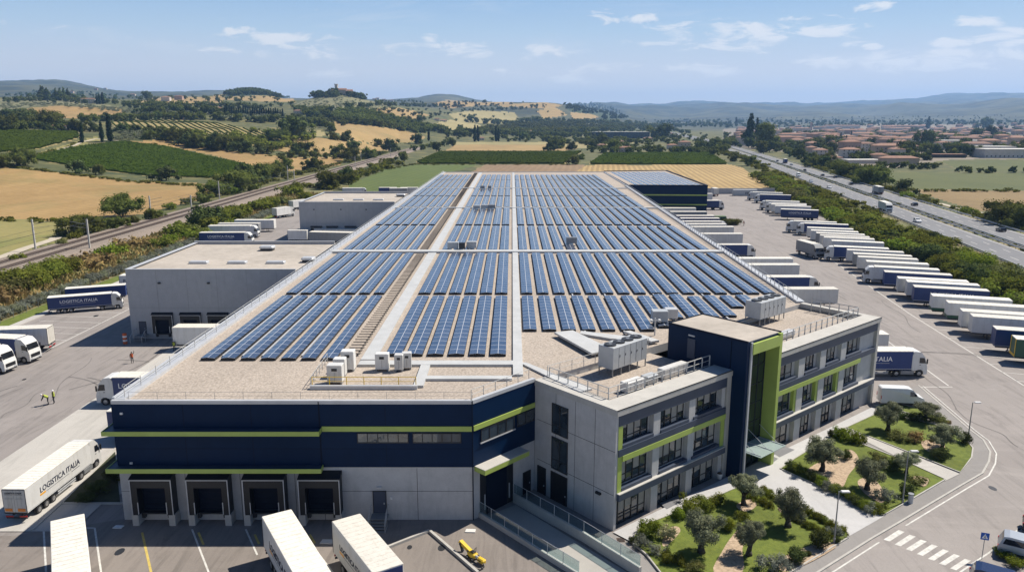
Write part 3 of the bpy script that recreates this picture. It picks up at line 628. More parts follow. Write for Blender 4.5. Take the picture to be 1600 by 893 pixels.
# ================================================================ main warehouse
W0,W1,W2=Vector((-37.2,67.4,0)),Vector((-3.7,67.4,0)),Vector((2.3,73.7,0)); W3=Vector((41.9,107.3,0)); W4=Vector((45.9,307,0)); W5=Vector((46.4,392,0)); W6=Vector((-34.6,390,0))
ZR=11.85
wh=thing('warehouse','huge navy and concrete logistics warehouse whose gravel roof is covered with solar panels','warehouse',(0,0,0))
FOOT=[W0,W1,W2,W3,W4,W5,W6]
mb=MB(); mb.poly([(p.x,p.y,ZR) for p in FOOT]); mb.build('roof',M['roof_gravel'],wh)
def wallseg(mb,a,b,z0,z1,mi=0,off=0.0):
    d=(b-a).normalized(); n=Vector((d.y,-d.x,0))*off
    a=a+n; b=b+n; mb.poly([(a.x,a.y,z0),(b.x,b.y,z0),(b.x,b.y,z1),(a.x,a.y,z1)],mi)
mb=MB(); wallseg(mb,W0,W1,0,5.5); wallseg(mb,W1,W2,0,5.5); wallseg(mb,W6,W0,0,5.5); wallseg(mb,W3,W4,0,5.5); wallseg(mb,W5,W6,0,5.5); wallseg(mb,W2,W3,10.9,11.86); mb.build('lower_wall',M['concrete_wall'],wh)
mb=MB()
for a,b in ((W0,W1),(W1,W2),(W6,W0),(W3,W4),(W5,W6)): wallseg(mb,a,b,5.5,12.1,0,.06)
mb.poly([(W0.x-.06,W0.y-.06,5.5),(W1.x+.04,W1.y-.06,5.5),(W1.x+.04,W1.y,5.5),(W0.x-.06,W0.y,5.5)]); mb.build('upper_cladding',M['navy_cladding'],wh)
mb=MB()    # fine cladding joints, standing proud
for x in (-30.6,-24.3,-18.0,-11.8): mb.box(x-.02,x+.02,W0.y-.075,W0.y-.062,5.6,12.0)
mb.box(-18.02,-17.9,W0.y-.10,W0.y-.062,5.5,12.05); mb.box(W1.x-.05,W1.x+.05,W1.y-.12,W1.y-.02,0,12.1)
mb.box(-37.2,-3.7,W0.y-.074,W0.y-.061,7.35,7.39)
mb.build('cladding_joint',M['navy_dark'],wh)
mb=MB()
for x in (-31.0,-25.8,-20.6,-17.9,-9): mb.box(x-.02,x+.02,W0.y-.014,W0.y-.002,0,5.4)
mb.box(-17.9,-3.7,W0.y-.014,W0.y-.002,3.0,3.03); mb.box(-37.2,-35.8,W0.y-.014,W0.y-.002,3.0,3.03)
mb.build('panel_joint',M['trim_dark'],wh)
def coping(mb,a,b,w,z0,z1,mi=0):
    d=(b-a).normalized(); n=Vector((-d.y,d.x,0)); o=-n*.10
    q=[a+o,b+o,b+n*w,a+n*w]; mb.prism([(p.x,p.y) for p in q],z0,z1,mi)
mb=MB()
for a,b,w in ((W0,W1,.3),(W1,W2,.3),(W3,W4,1.0),(W4,W5,.3),(W5,W6,.5)): coping(mb,a,b,w,11.8,12.14)
mb.build('parapet',M['pale_metal'],wh)
mb=MB(); coping(mb,W6+Vector((0,-.5,0)),W0+Vector((0,.32,0)),1.15,11.8,12.17); coping(mb,W6,W0+Vector((0,.4,0)),.15,12.17,12.3); mb.build('parapet',M['pale_metal'],wh)
mb=MB(); mb.box(-17.75,-3.75,W0.y-.16,W0.y-.063,9.12,9.62)
d=(W2-W1).normalized(); mb.M=Matrix.Translation(W1)@Matrix.Rotation(math.atan2(d.y,d.x),4,'Z'); mb.box(.06,8.6,-.16,-.062,9.12,9.62); mb.build('lime_band',M['lime_panel'],wh)
for z0 in (9.05,5.35):
    mb=MB(); mb.box(-37.9,-17.8,W0.y-1.05,W0.y-.98,z0-.02,z0+.42,0); mb.box(-37.9,-37.83,W0.y-.98,W0.y+1.2,z0-.02,z0+.42,0); mb.box(-17.87,-17.8,W0.y-.98,W0.y-.07,z0-.02,z0+.42,0)
    mb.box(-37.8,-17.88,W0.y-.975,W0.y-.063,z0+.3,z0+.36,1); mb.box(-37.8,-37.27,W0.y-.06,W0.y+1.2,z0+.3,z0+.36,1)
    mb.build('canopy',[M['lime_panel'],M['slate_panel']],wh)
def win(parent,x0,x1,z0,z1,y,cols,rows=(1,),fm='dark_metal',gm='window_glass',fw=.07,deep=.08,Mx=None,blind=None):
    """one window: its frame, with its glass as a sub-part; faces -y"""
    f=MB(); f.M=Mx; g=MB(); g.M=Mx
    f.box(x0,x1,y-deep,y,z0,z0+fw); f.box(x0,x1,y-deep,y,z1-fw,z1); f.box(x0,x0+fw,y-deep,y,z0+fw,z1-fw); f.box(x1-fw,x1,y-deep,y,z0+fw,z1-fw)
    for k in range(1,cols):
        x=x0+(x1-x0)*k/cols; f.box(x-fw/2,x+fw/2,y-deep,y,z0+fw,z1-fw)
    tot=0
    for r in rows[:-1]:
        tot+=r; zz=z0+(z1-z0)*tot; f.box(x0+fw,x1-fw,y-deep+.012,y-.012,zz-fw/2,zz+fw/2)
    fo=f.build('window',M[fm],parent); g.poly([(x0+.03,y-deep*.35,z0+.03),(x1-.03,y-deep*.35,z0+.03),(x1-.03,y-deep*.35,z1-.03),(x0+.03,y-deep*.35,z1-.03)]); g.build('pane',M[gm],fo)
    if blind:
        b=MB(); b.M=Mx
        for k in range(cols):
            h_=blind[k%len(blind)]
            if h_>0:
                xa=x0+(x1-x0)*k/cols+fw*.6; xb=x0+(x1-x0)*(k+1)/cols-fw*.6; b.box(xa,xb,y-deep*.35-.012,y-deep*.35-.004,z1-fw-(z1-z0-2*fw)*h_,z1-fw)
        if b.f: b.build('blind',M['blind_reflection'],fo)
    return fo
plain('blind_reflection',(.30,.29,.265),.8,0,.1,2)  # pale blind colour, also standing in for bright reflections on the dark panes
tr=lambda x,y,rz: Matrix.Translation((x,y,0))@Matrix.Rotation(rz,4,'Z')
win(wh,-14.5,-9.7,7.95,8.95,W0.y-.07,5); win(wh,-9.3,-4.75,7.95,8.95,W0.y-.07,5)
CH=tr(W1.x,W1.y,math.atan2(d.y,d.x))
win(wh,1.0,5.6,7.7,9.0,-.07,4,Mx=CH); win(wh,6.0,8.5,7.7,9.0,-.07,2,Mx=CH)
mb=MB(); mb.M=CH; mb.box(.9,5.7,-.2,-.062,7.58,7.69); mb.build('window_sill',M['pale_metal'],wh)
def dock(parent,x0,x1,y,zb=1.15,zt=4.75,proj=1.15,Mx=None,legs=True):
    mb=MB(); mb.M=Mx
    mb.box(x0,x0+.62,y-proj,y-.01,zb,zt); mb.box(x1-.62,x1,y-proj,y-.01,zb,zt); mb.box(x0+.62,x1-.62,y-proj,y-.01,zt-.85,zt)
    mb.add([(x0-.05,y-proj-.06,zt),(x1+.05,y-proj-.06,zt),(x1+.05,y-.01,zt),(x0-.05,y-.01,zt),(x0-.05,y-proj-.06,zt+.08),(x1+.05,y-proj-.06,zt+.08),(x1+.05,y-.01,zt+.42),(x0-.05,y-.01,zt+.42)],[(0,3,2,1),(4,5,6,7),(0,1,5,4),(1,2,6,5),(2,3,7,6),(3,0,4,7)])
    s=mb.build('dock_shelter',M['trim_dark'],parent)
    mb=MB(); mb.M=Mx
    mb.box(x0-.03,x0+.05,y-proj-.05,y-proj-.01,zb,zt-.02); mb.box(x1-.05,x1+.03,y-proj-.05,y-proj-.01,zb,zt-.02); mb.box(x0+.05,x1-.05,y-proj-.05,y-proj-.01,zt-.1,zt-.02)
    mb.box(x0+.55,x0+.63,y-proj-.04,y-proj-.01,zb+.1,zb+1.3); mb.box(x1-.63,x1-.55,y-proj-.04,y-proj-.01,zb+.1,zb+1.3); mb.build('edge_trim',M['pale_metal'],s)
    mb=MB(); mb.M=Mx; mb.box(x0+.55,x1-.55,y-.09,y-.03,zb,zt-.7)
    for k in range(1,5): mb.box(x0+.63,x1-.63,y-.12,y-.091,zb+k*.6,zb+k*.6+.03)
    mb.build('dock_door',M['navy_dark'],s)
    mb=MB(); mb.M=Mx; mb.box(x0+.6,x1-.6,y-.7,y-.13,zb-.14,zb); mb.box(x0+.55,x0+.85,y-.55,y-.2,zb-.6,zb-.15); mb.box(x1-.85,x1-.55,y-.55,y-.2,zb-.6,zb-.15); mb.build('dock_leveller',M['dark_metal'],s)
    if legs:
        for a,b in ((x0-.1,x0+.5),(x1-.5,x1+.1)): mb=MB(); mb.M=Mx; mb.box(a,b,y-proj,y-.01,0,zb-.002); mb.build('buffer_wall',M['concrete_light'],s)
for x0 in (-35.75,-30.45,-25.2,-20.0): dock(wh,x0,x0+3.85,W0.y)
def door(parent,x0,x1,z0,z1,y,mat='slate_panel',Mx=None,handle=True):
    mb=MB(); mb.M=Mx; mb.box(x0,x1,y-.08,y-.005,z0,z1); o=mb.build('door',M[mat],parent)
    mb=MB(); mb.M=Mx; mb.box(x0-.07,x0,y-.1,y-.004,z0,z1+.07); mb.box(x1,x1+.07,y-.1,y-.004,z0,z1+.07); mb.box(x0,x1,y-.1,y-.004,z1,z1+.07); mb.build('door_frame',M['dark_metal'],o)
    if handle: mb=MB(); mb.M=Mx; mb.box(x1-.2,x1-.1,y-.15,y-.081,z0+.95,z0+1.1); mb.build('handle',M['pale_metal'],o)
    return o
door(wh,-13.2,-12.05,.78,3.0,W0.y)
mb=MB(); mb.box(-12.85,-12.4,W0.y-.14,W0.y-.01,3.35,3.5); mb.build('door_lamp',M['pale_metal'],wh)
mb=MB(); mb.box(-11.6,-11.4,W0.y-.1,W0.y-.01,2.2,2.45); mb.build('intercom',M['truck_white'],wh)
st=thing('metal_steps','grey metal steps with handrails up to the side door in the concrete front wall','steps',(-12.6,W0.y-.05,0))
mb=MB(); mb.box(-.8,.8,-1.2,-.08,.70,.76)
for k in range(4): mb.box(-.75,.75,-1.52-k*.3,-1.24-k*.3,.55-k*.16,.6-k*.16)
mb.build('tread',M['grey_metal'],st)
for s in (-1,1):
    mb=MB(); mb.path([(s*.8,-.1,1.75),(s*.8,-1.2,1.75),(s*.8,-2.4,1.0),(s*.8,-2.4,0)],.03); mb.path([(s*.8,-.1,1.25),(s*.8,-1.2,1.25),(s*.8,-2.4,.5)],.025); mb.tube((s*.8,-1.2,0),(s*.8,-1.2,1.75),.03); mb.tube((s*.8,-.1,0),(s*.8,-.1,1.75),.03); mb.box(s*.8-.02,s*.8+.02,-2.45,-1.2,.0,.1); mb.build('handrail',M['rail_metal'],st)
mb=MB(); mb.M=CH; mb.box(.15,6.3,-1.5,-.07,5.05,5.5,0); mb.box(.16,6.29,-1.49,-.08,5.501,5.56,1); mb.build('canopy',[M['lime_panel'],M['concrete_light']],wh)
mb=MB(); mb.M=CH; mb.box(.9,5.4,-.12,-.01,.05,4.9); wd=mb.build('dock_gate',M['trim_dark'],wh)
mb=MB(); mb.M=CH; mb.box(1.6,4.4,-.2,-.121,.1,4.1); mb.build('gate_leaf',M['navy_dark'],wd)
mb=MB(); mb.M=CH; mb.box(1.35,1.45,-.2,-.121,.6,2.2); mb.box(4.75,4.85,-.2,-.121,.6,2.2); mb.build('gate_guard',M['pale_metal'],wd)
door(wh,7.0,8.0,.1,2.4,-.01,'trim_dark',CH)
for x,z in ((-36.3,10.9),(-36.2,2.2),(-35.9,5.95)): 
    mb=MB(); mb.box(x-.12,x+.12,W0.y-.2,W0.y-.065 if z>5 else W0.y-.01,z-.09,z+.09); mb.build('wall_lamp',M['truck_white'],wh)
# pale walkways, ducts and cable trays fixed on the roof
def walk(x0,x1,y0,y1,h=.22,name='roof_walkway',m='duct_pale'):
    mb=MB(); mb.box(x0,x1,y0,y1,ZR+.02,ZR+h); mb.build(name,M[m],wh)
YW=[at(800,a,12.2).y for a in (557,459,391,351,323.5,306,293,281,272.5)]
walk(-16.5,-14.9,80.2,386,.2); walk(.1,1.15,75,386,.25)
walk(-16.4,.1,78.2,79.6,.28); walk(-8.7,.0,73.6,74.6,.26); walk(-9.7,-8.7,71.6,78.2,.26)
walk(-35.8,41.8,YW[2]-1.6,YW[2]+.5,.42); walk(-34.8,43,YW[4]-1.3,YW[4]+.1,.36); walk(-34.5,44,YW[6]-1.3,YW[6]+.1,.36)
mb=MB(); p,q=at(838,538,12.1),at(880,566,12.1)
def quadprism(mb,pts,z0,z1): mb.prism([(p.x,p.y) for p in pts],z0,z1)
quadprism(mb,[at(866,519,12.4),at(895,516,12.4),at(955,545,12.4),at(925,552,12.4)],ZR+.35,ZR+.6); mb.build('roof_duct',M['duct_pale'],wh)
mb=MB(); quadprism(mb,[at(812,565,12.1),at(822,565,12.1),at(925,606,12.1),at(905,611,12.1)],ZR+.03,ZR+.21); mb.build('roof_duct',M['duct_pale'],wh)
mb=MB(); quadprism(mb,[at(908,517,12.1),at(985,526,12.1),at(984,530,12.1),at(955,529,12.1),at(906,521,12.1)],ZR+.02,ZR+.3); quadprism(mb,[at(975,517,12.3),at(985,516,12.3),at(1030,531,12.3),at(1018,533,12.3)],ZR+.2,ZR+.45); mb.build('roof_duct',M['duct_pale'],wh)
mb=MB()
for k in range(262):
    y=82+k*1.15
    if y<YW[2]-3 or y>YW[2]+1: mb.box(-18.6,-16.9,y,y+.16,ZR+.22,ZR+.30)
    mb.box(-17.3,-17.1,y,y+1.0,ZR+.12,ZR+.2)
mb.build('cable_tray',M['timber_grey'],wh)
mb=MB()
for x in (9.05,13.9,21.2,28.5): mb.box(x-.1,x+.1,YW[0]+10,YW[2]-2,ZR+.12,ZR+.2)
mb.build('cable_tray',M['pale_metal'],wh)
mb=MB()
for j in (0,1,2,4): x=-33.2+j*2.2+1.1; mb.box(x-.09,x+.09,YW[0]+1,YW[6]-2,ZR+.12,ZR+.2)
mb.build('cable_tray',M['pale_metal'],wh)
# rails
POSTS={}
def railing(name,label,pts,h=1.1,step=1.6,r=.03,mat='rail_metal',bars=2,group=None):
    base=Vector(pts[0]); t=thing(name,label,'railing',base,0,group); mb=MB(); L=[Vector(p)-base for p in pts]
    for k in range(bars): mb.path([q+Vector((0,0,h*(1-k/ max(bars,1)*.95))) for q in L],r*(1 if k==0 else .8),5)
    mb.build('rail',M[mat],t)
    key=(h,r,mat)
    if key not in POSTS: pm=MB(); pm.box(-r,r,-r,r,0,h); POSTS[key]=pm.mesh('railing_post',M[mat])
    n=0
    for a,b in zip(L[:-1],L[1:]):
        k=max(1,int((b-a).length/step))
        for i in range(k):
            if n<99: link('post',POSTS[key],t,a.lerp(b,i/k)); n+=1
    link('post',POSTS[key],t,L[-1])
    return t
v3=lambda p,z: (p[0],p[1],z)
railing('roof_railing','long thin metal guard rail along the left edge of the warehouse roof',[(W0.x+.85,W0.y+.9,12.17),(-34.0,386,12.17)],1.0,3.2)
railing('roof_railing','long metal guard rail along the right edge of the warehouse roof',[(W3.x-.6,W3.y+1,12.1),(W4.x-.6,W4.y,12.1)],1.0,2.1)
railing('roof_railing','low wire guard rail along the front edge of the gravel roof',[(W0.x+1.2,W0.y+.9,11.86),(W1.x,W1.y+.9,11.86)],.75,2.6,.014,'grey_metal')
railing('roof_railing','inner metal rail along the right parapet of the warehouse roof',[(W3.x-1.2,W3.y+1,11.9),(W4.x-1.2,W4.y,11.9)],1.0,2.1,.03,'pale_metal')
railing('roof_railing','rail over the splayed corner of the navy front wall',[(W1.x-.1,W1.y+.5,12.0),(W2.x-.6,W2.y+.2,12.0)],1.0,1.45)
# ================================================================ solar arrays
ORDR=['front','second','third','fourth','fifth','sixth','seventh','rearmost']
def solar_mesh(w,l,h0=.32,h1=.40):
    a=MB(); x=w/2; a.add([(-x,0,h0),(0,0,h1),(x,0,h0),(-x,l,h0),(0,l,h1),(x,l,h0)],[(0,1,4,3),(1,2,5,4)]); 
    f=MB(); f.add([(-x,0,h0-.06),(0,0,h1-.06),(x,0,h0-.06),(-x,l,h0-.06),(0,l,h1-.06),(x,l,h0-.06),(-x,0,h0-.005),(0,0,h1-.005),(x,0,h0-.005),(-x,l,h0-.005),(0,l,h1-.005),(x,l,h0-.005)],[(1,0,3,4),(2,1,4,5),(0,1,7,6),(1,2,8,7),(3,0,6,9),(2,5,11,8),(4,3,9,10),(5,4,10,11)])
    f.box(-x,-x+.06,.03,l-.03,.03,h0-.07); f.box(x-.06,x,.03,l-.03,.03,h0-.07); f.box(-x+.06,x-.06,.05,.1,.03,h0-.07); f.box(-x+.06,x-.06,l-.1,l-.05,.03,h0-.07)
    return a.mesh('solar_panel',M['solar_glass']), f.mesh('solar_frame',M['dark_metal'])
SC={}
def solar(x,y0,y1,w,label,grp):
    l=round((y1-y0)/1.7)*1.7; key=(round(w,2),round(l,1))
    if key not in SC: SC[key]=solar_mesh(w,l)
    t=thing('solar_array',label,'solar panels',(x,y0,ZR),0,grp); link('panel',SC[key][0],t); link('mounting_frame',SC[key][1],t)
BANDS=[]
for k in range(8):
    a=YW[k]+(1.1 if k%2==0 else .9); b=YW[k+1]-(2.5 if k in (1,) else 2.1 if k in (3,5) else .9); BANDS.append((a,b))
for k,(a,b) in enumerate(BANDS):
    for j in range(7): solar(-33.2+j*2.2,a-(1.5 if k==0 else 0),b,1.56,f'blue solar panel row in the {ORDR[k]} band, {ORD[j]} from the left parapet','solar rows left of the white walkway')
    for j in range(6): solar(-13.15+j*2.32,a,b,1.74,f'blue solar panel row in the {ORDR[k]} band, {ORD[j]} right of the white walkway','solar rows in the middle of the roof')
    for j in range(16):
        a2=a; x=2.25+j*2.44
        if k==0:
            a2=[92,92,92,92.0,92,92,92,93.6,98,98,98.5,99,104,104.5,108.5,109][j]
            if b-a2<3: continue
        elif k<7 and x+1>W3.x-2+ (a-107)*.02: continue
        solar(x,a2,b,1.64,f'blue solar panel row in the {ORDR[k]} band, {ORD[j]} right of the central pale walkway','solar rows on the right of the roof')
# ================================================================ far navy wing
fw=thing('warehouse_wing','navy warehouse wing with two lime stripes at the far right end of the roof','warehouse',(46.6,307,0))
mb=MB(); mb.prism([(0,0),(30.8,-2),(33,92),(0,86)],0,12.1); mb.build('cladding',M['navy_cladding'],fw)
mb=MB(); mb.add([(.3,.3,12.13),(30.5,-1.7,12.13),(32.7,91.7,12.13),(.3,85.7,12.13)],[(0,1,2,3)]); mb.build('roof',M['roof_gravel'],fw)
mb=MB(); coping(mb,Vector((0,0,0)),Vector((30.8,-2,0)),.4,12.1,12.5); coping(mb,Vector((30.8,-2,0)),Vector((33,92,0)),.6,12.1,12.5); coping(mb,Vector((33,92,0)),Vector((0,86,0)),.4,12.1,12.5); mb.build('parapet',M['navy_dark'],fw)
for z in (8.3,4.5):
    mb=MB(); sl=-2/30.8
    mb.add([(0,-.16,z),(30.85,-2.16,z),(30.85,-2.16,z+.45),(0,-.16,z+.45),(0,-.01,z),(30.85,-2.01,z),(30.85,-2.01,z+.45),(0,-.01,z+.45)],[(0,1,2,3),(3,2,6,7),(0,4,5,1),(1,5,6,2)]); mb.build('lime_band',M['lime_panel'],fw)
for j in range(11): solar(50.3+j*2.5,310,388,1.9,f'pale solar panel row on the far navy wing roof, {ORD[j]} from the main roof','solar rows on the far wing')
# ================================================================ grey annexes
def annex(name,label,x0,x1,y0,y1,h,docks,doors,sky,lamps):
    t=thing(name,label,'warehouse',(x0,y0,0)); w=x1-x0; l=y1-y0
    mb=MB(); mb.box(0,w,0,l,0,h-.9); mb.box(0,w,-.002,.3,h-.9,h); mb.box(0,.3,.3,l-.3,h-.9,h); mb.box(0,w,l-.3,l,h-.9,h+.25); mb.build('wall',M['concrete_annex'],t)
    mb=MB(); mb.poly([(.3,.3,h-.35),(w,.3,h-.35),(w,l-.3,h-.35),(.3,l-.3,h-.35)]); mb.build('roof',M['annex_roof'],t)
    mb=MB(); mb.box(-.08,w,-.08,.35,h,h+.07); mb.box(-.08,.75,.35,l-.35,h,h+.07); mb.box(-.08,w,l-.35,l+.08,h+.25,h+.32); mb.build('coping',M['pale_metal'],t)
    mb=MB()
    for k in range(1,int(w/5.2)+1): mb.box(k*5.2-.02,k*5.2+.02,-.02,-.004,0,h-.1)
    mb.box(0,w,-.02,-.004,5.6,5.63); mb.build('panel_joint',M['grey_metal'],t)
    for a in docks: dock(t,a-x0,a-x0+3.6,-.002,1.1,4.4,.45,None,False)
    for a in doors: door(t,a-x0,a-x0+1.1,.9,3.1,-.004)
    for a,b in sky:
        mb=MB(); mb.bbox(a,a+3.4,b,b+1.3,h-.34,h+.1,.12); mb.build('skylight',M['pale_metal'],t)
    for a in lamps: mb=MB(); mb.box(a-x0-.2,a-x0+.2,-.3,-.004,9.9,10.15); mb.build('wall_lamp',M['dark_metal'],t)
    return t
annex('annex_warehouse','low grey concrete annex with dock doors, nearer of the two beside the main warehouse',-66.7,-37.35,130,160,12.4,(-62.8,-57.9,-53.1),(-65.2,),((8,7),(15,7),(22,7)),(-61,-52.5))
annex('annex_warehouse','grey concrete annex with dark dock openings, farther of the two beside the main warehouse',-67.2,-37.0,242,275,12.4,(-63.8,-58.8,-53),(),((9,8),(15.5,8),(22,8)),(-62.5,-54,-46))
for n,(a,b,s,lab) in enumerate(((418,389,2.4,'white vent hood with dark underside on the near grey annex roof'),(626,306,2.6,'small white vent hood on the far grey annex roof'),(482,407,1.9,'flat dark roof unit against the parapet on the near annex roof'))):
    p=at(a,b,12.3); t=thing('roof_vent',lab,'roof unit',(p.x,p.y,12.05)); mb=MB(); mb.box(-s/2,s/2,-.8,.8,0,.5); mb.build('base',M['dark_metal'],t); mb=MB(); mb.bbox(-s/2-.2,s/2+.2,-1,1,.5,.95,.2); mb.build('hood',M['pale_metal'],t)
# ================================================================ offices
OA=Vector((9.44,65.3,0)); OANG=math.atan2(.647,.762)
of=thing('office_building','three storey concrete office block with lime and slate bands and a navy stair tower','office building',OA,OANG)
HO=12.0
mb=MB(); mb.box(0,17.8,.60,11,0,11.2); mb.box(24,51.7,.60,11,0,11.2)
mb.box(0,.32,0,.599,0,11.4); mb.box(0,.32,.60,11,11.2,11.4); mb.build('end_wall',M['concrete_wall'],of)
mb=MB()
for z in (3.60,7.9): mb.box(-.014,-.002,.05,10.60,z-.02,z+.02)
for y in (2.6,5.2,7.9): mb.box(-.014,-.002,y-.015,y+.015,.05,11.35)
mb.build('panel_joint',M['trim_dark'],of)
def bx1(name,m,*b): mb=MB(); mb.box(*b); return mb.build(name,M[m],of)
for a,b in ((5.4,6.4),(10.9,11.9),(16.4,17.0),(31.7,33.05),(36.7,38.05),(41.8,43.15)): bx1('pier','concrete_wall',a,b,.06,.59,.02,10.3)
bx1('pier','concrete_wall',47.2,51.1,.3,.59,.02,10.3)
bx1('frame_pier','concrete_light',17.05,17.78,-.1,.59,.02,11.4); bx1('frame_pier','concrete_light',51.12,51.7,-.1,.59,.02,11.4); bx1('frame_pier','concrete_light',51.12,51.7,.59,11,11.2,11.4)
for a,b,lab in ((.33,17.04,'left'),(24.0,51.1,'right')):
    mb=MB(); mb.box(a,b,-.06,.59,10.3,11.39); mb.build('fascia',M['slate_panel'],of)
    mb=MB(); mb.box(a,b,-.35,.58,3.02,3.66,0); mb.box(a,b,-.36,.58,3.661,3.74,1); mb.build('floor_band',[M['slate_panel'],M['concrete_light']],of)
    mb=MB(); mb.box(a,b,-.12,.585,7.34,8.02); mb.build('floor_band',M['slate_panel'],of)
    mb=MB(); mb.box(a if lab=='right' else a+.55,b if lab=='left' else 46.9,-.16,.58,6.78,7.337); mb.build('lime_band',M['lime_panel'],of)
for b in ((.33,.9,-.03,.58,3.75,10.29),(16.42,17.03,-.03,.05,3.75,7.3),(36.2,36.68,.13,.59,3.75,6.77),(41.3,41.78,.13,.59,3.75,6.77),(31.2,31.68,.13,.59,3.75,6.77)): bx1('lime_jamb','lime_panel',*b)
bays=[(.92,5.35),(6.45,10.85),(11.60,16.38)]; bays2=[(25.2,31.15),(33.1,36.15),(38.1,41.25),(43.2,47.15)]
bl=[[.55,.5,0,.85],[.9,.3,.6,.2],[.25,.8,.45,0],[.7,.7,.15,.95],[0,.4,.9,.5]]  # blind drops, many of them to imitate the plaza reflected in the glass
for bi,(a,b) in enumerate(bays+bays2):
    nc=4 if b-a>4 else 3
    for zi,(z0,z1) in enumerate(((.12,3.0),(4.2,6.76),(8.1,10.28))):
        win(of,a+.15,b-.35,z0,z1,.58,nc,(.34,.66),'dark_metal','window_glass',.075,.12,None,bl[(bi*2+zi)%5])
for a,b in bays+bays2:
    for z in (3.75,8.03): bx1('window_sill','slate_panel',a,b,-.05,.46,z+.002,z+.3)
# end wall windows and doors (face -x): built in a frame turned by 90 degrees
EW=Matrix.Rotation(-PI/2,4,'Z')   # local x runs towards -y, faces -x
def ew(y0,y1): return (-y1,-y0)
for z0,z1 in ((7.2,10.3),(3.4,6.8)):
    x0,x1=ew(6.15,8.4); win(of,x0,x1,z0,z1,-.004,2,(.3,.7),'dark_metal','window_glass',.07,.1,EW)
x0,x1=ew(6.2,8.4); door(of,x0,x1,.02,3.0,-.004,'trim_dark',EW); x0,x1=ew(9.3,10.4); door(of,x0,x1,.02,2.9,-.004,'trim_dark',EW)
mb=MB(); mb.M=EW; mb.box(-2.2,-1.60,-.25,-.004,3.1,3.3); mb.build('wall_lamp',M['dark_metal'],of)
# roofs and wide pale copings
mb=MB(); mb.poly([(.5,1.5,11.26),(17.75,1.5,11.26),(17.75,10.9,11.26),(.5,10.9,11.26)]); mb.poly([(24.05,1.5,11.26),(51.4,1.5,11.26),(51.4,10.9,11.26),(24.05,10.9,11.26)]); mb.build('roof',M['roof_gravel'],of)
mb=MB(); mb.box(-.08,17.78,-.2,2.15,11.4,12.0); mb.box(-.08,1.35,2.15,11,11.4,12.0); mb.box(24.02,51.8,-.2,2.0,11.4,12.0); mb.box(50.9,51.8,2.0,11.0,11.4,12.0); mb.build('coping',M['concrete_light'],of)
mb=MB(); mb.box(-.1,17.79,-.22,-.16,11.93,12.02); mb.box(24.01,51.82,-.22,-.16,11.93,12.02); mb.build('coping_edge',M['trim_dark'],of)
# stair tower
mb=MB(); mb.box(17.8,24.05,-.25,8.4,0,15.25); mb.box(17.8,18.55,-1.7,-.25,0,15.25); mb.box(18.55,23.6,-1.7,-.25,15.05,15.25); mb.build('tower_wall',M['navy_cladding'],of)
mb=MB(); mb.box(17.9,23.95,-1.6,8.3,15.251,15.32); mb.build('tower_roof',M['annex_roof'],of)
mb=MB(); mb.box(17.76,24.12,8.3,8.44,15.2,15.42); mb.box(17.76,17.9,-1.74,8.3,15.2,15.42); mb.box(23.98,24.12,-1.74,8.3,15.2,15.42); mb.build('tower_coping',M['navy_dark'],of)
mb=MB(); mb.box(23.6,24.12,-1.95,-.24,0.0,15.26); mb.box(18.56,23.6,-1.95,-.26,13.9,15.04); mb.build('lime_fin',M['lime_panel'],of)
mb=MB(); mb.box(18.35,18.62,-1.86,-1.701,0,15.2); mb.build('metal_edge',M['pale_metal'],of)
win(of,18.6,23.58,3.1,13.88,-.27,4,(.2,.2,.2,.2,.2),'dark_metal','tower_glass',.07,.1); win(of,18.6,23.58,.1,3.0,-.27,4,(.75,.25),'dark_metal','tower_glass',.08,.1)
mb=MB(); mb.box(18.64,23.58,-3.6,-.4,3.02,3.07); cn=mb.build('entrance_canopy',plain('canopy_pane',(.30,.37,.355),.15,0,.05,1,.8),of)
mb=MB()
for x in (18.9,21.1,23.3): mb.tube((x,-3.5,3.1),(x,-.4,3.1),.05); mb.tube((x,-2.8,3.1),(x,-.4,4.6),.025)
mb.build('canopy_rod',M['pale_metal'],cn)
mb=MB(); mb.box(17.72,17.8,4.7,5.7,12.0,14.2); mb.build('tower_door',M['slate_panel'],of); mb=MB(); mb.box(17.68,17.79,4.8,5.6,14.5,14.65); mb.build('door_lamp',M['truck_white'],of)
mb=MB(); mb.box(17.73,17.79,.15,.2,12.1,15.1); mb.build('downpipe',M['navy_dark'],of)
mb=MB(); mb.box(23.54,23.599,-1.3,-1.1,1.6,1.75); mb.box(23.54,23.599,-1.25,-.95,1.0,1.35); mb.build('intercom',M['grey_metal'],of)
def OL(x,y,z): c,s=math.cos(OANG),math.sin(OANG); return (OA.x+c*x-s*y,OA.y+s*x+c*y,z)
railing('roof_railing','metal guard rail round the left office roof in front of the big chiller',[OL(1.6,10.6,11.3),OL(1.6,2.5,11.3),OL(17.4,2.5,11.3)],1.75,1.3,.05,'rail_metal',3)
railing('roof_railing','metal guard rail along the right office roof beyond the stair tower',[OL(24.5,2.4,11.3),OL(50.4,2.4,11.3),OL(50.4,9,11.3)],1.75,1.3,.05,'rail_metal',3)
railing('roof_railing','guard rail behind the left office roof, beside the stair tower',[OL(1.6,10.9,11.9),OL(17.4,10.9,11.9)],1.2,1.6,.03)
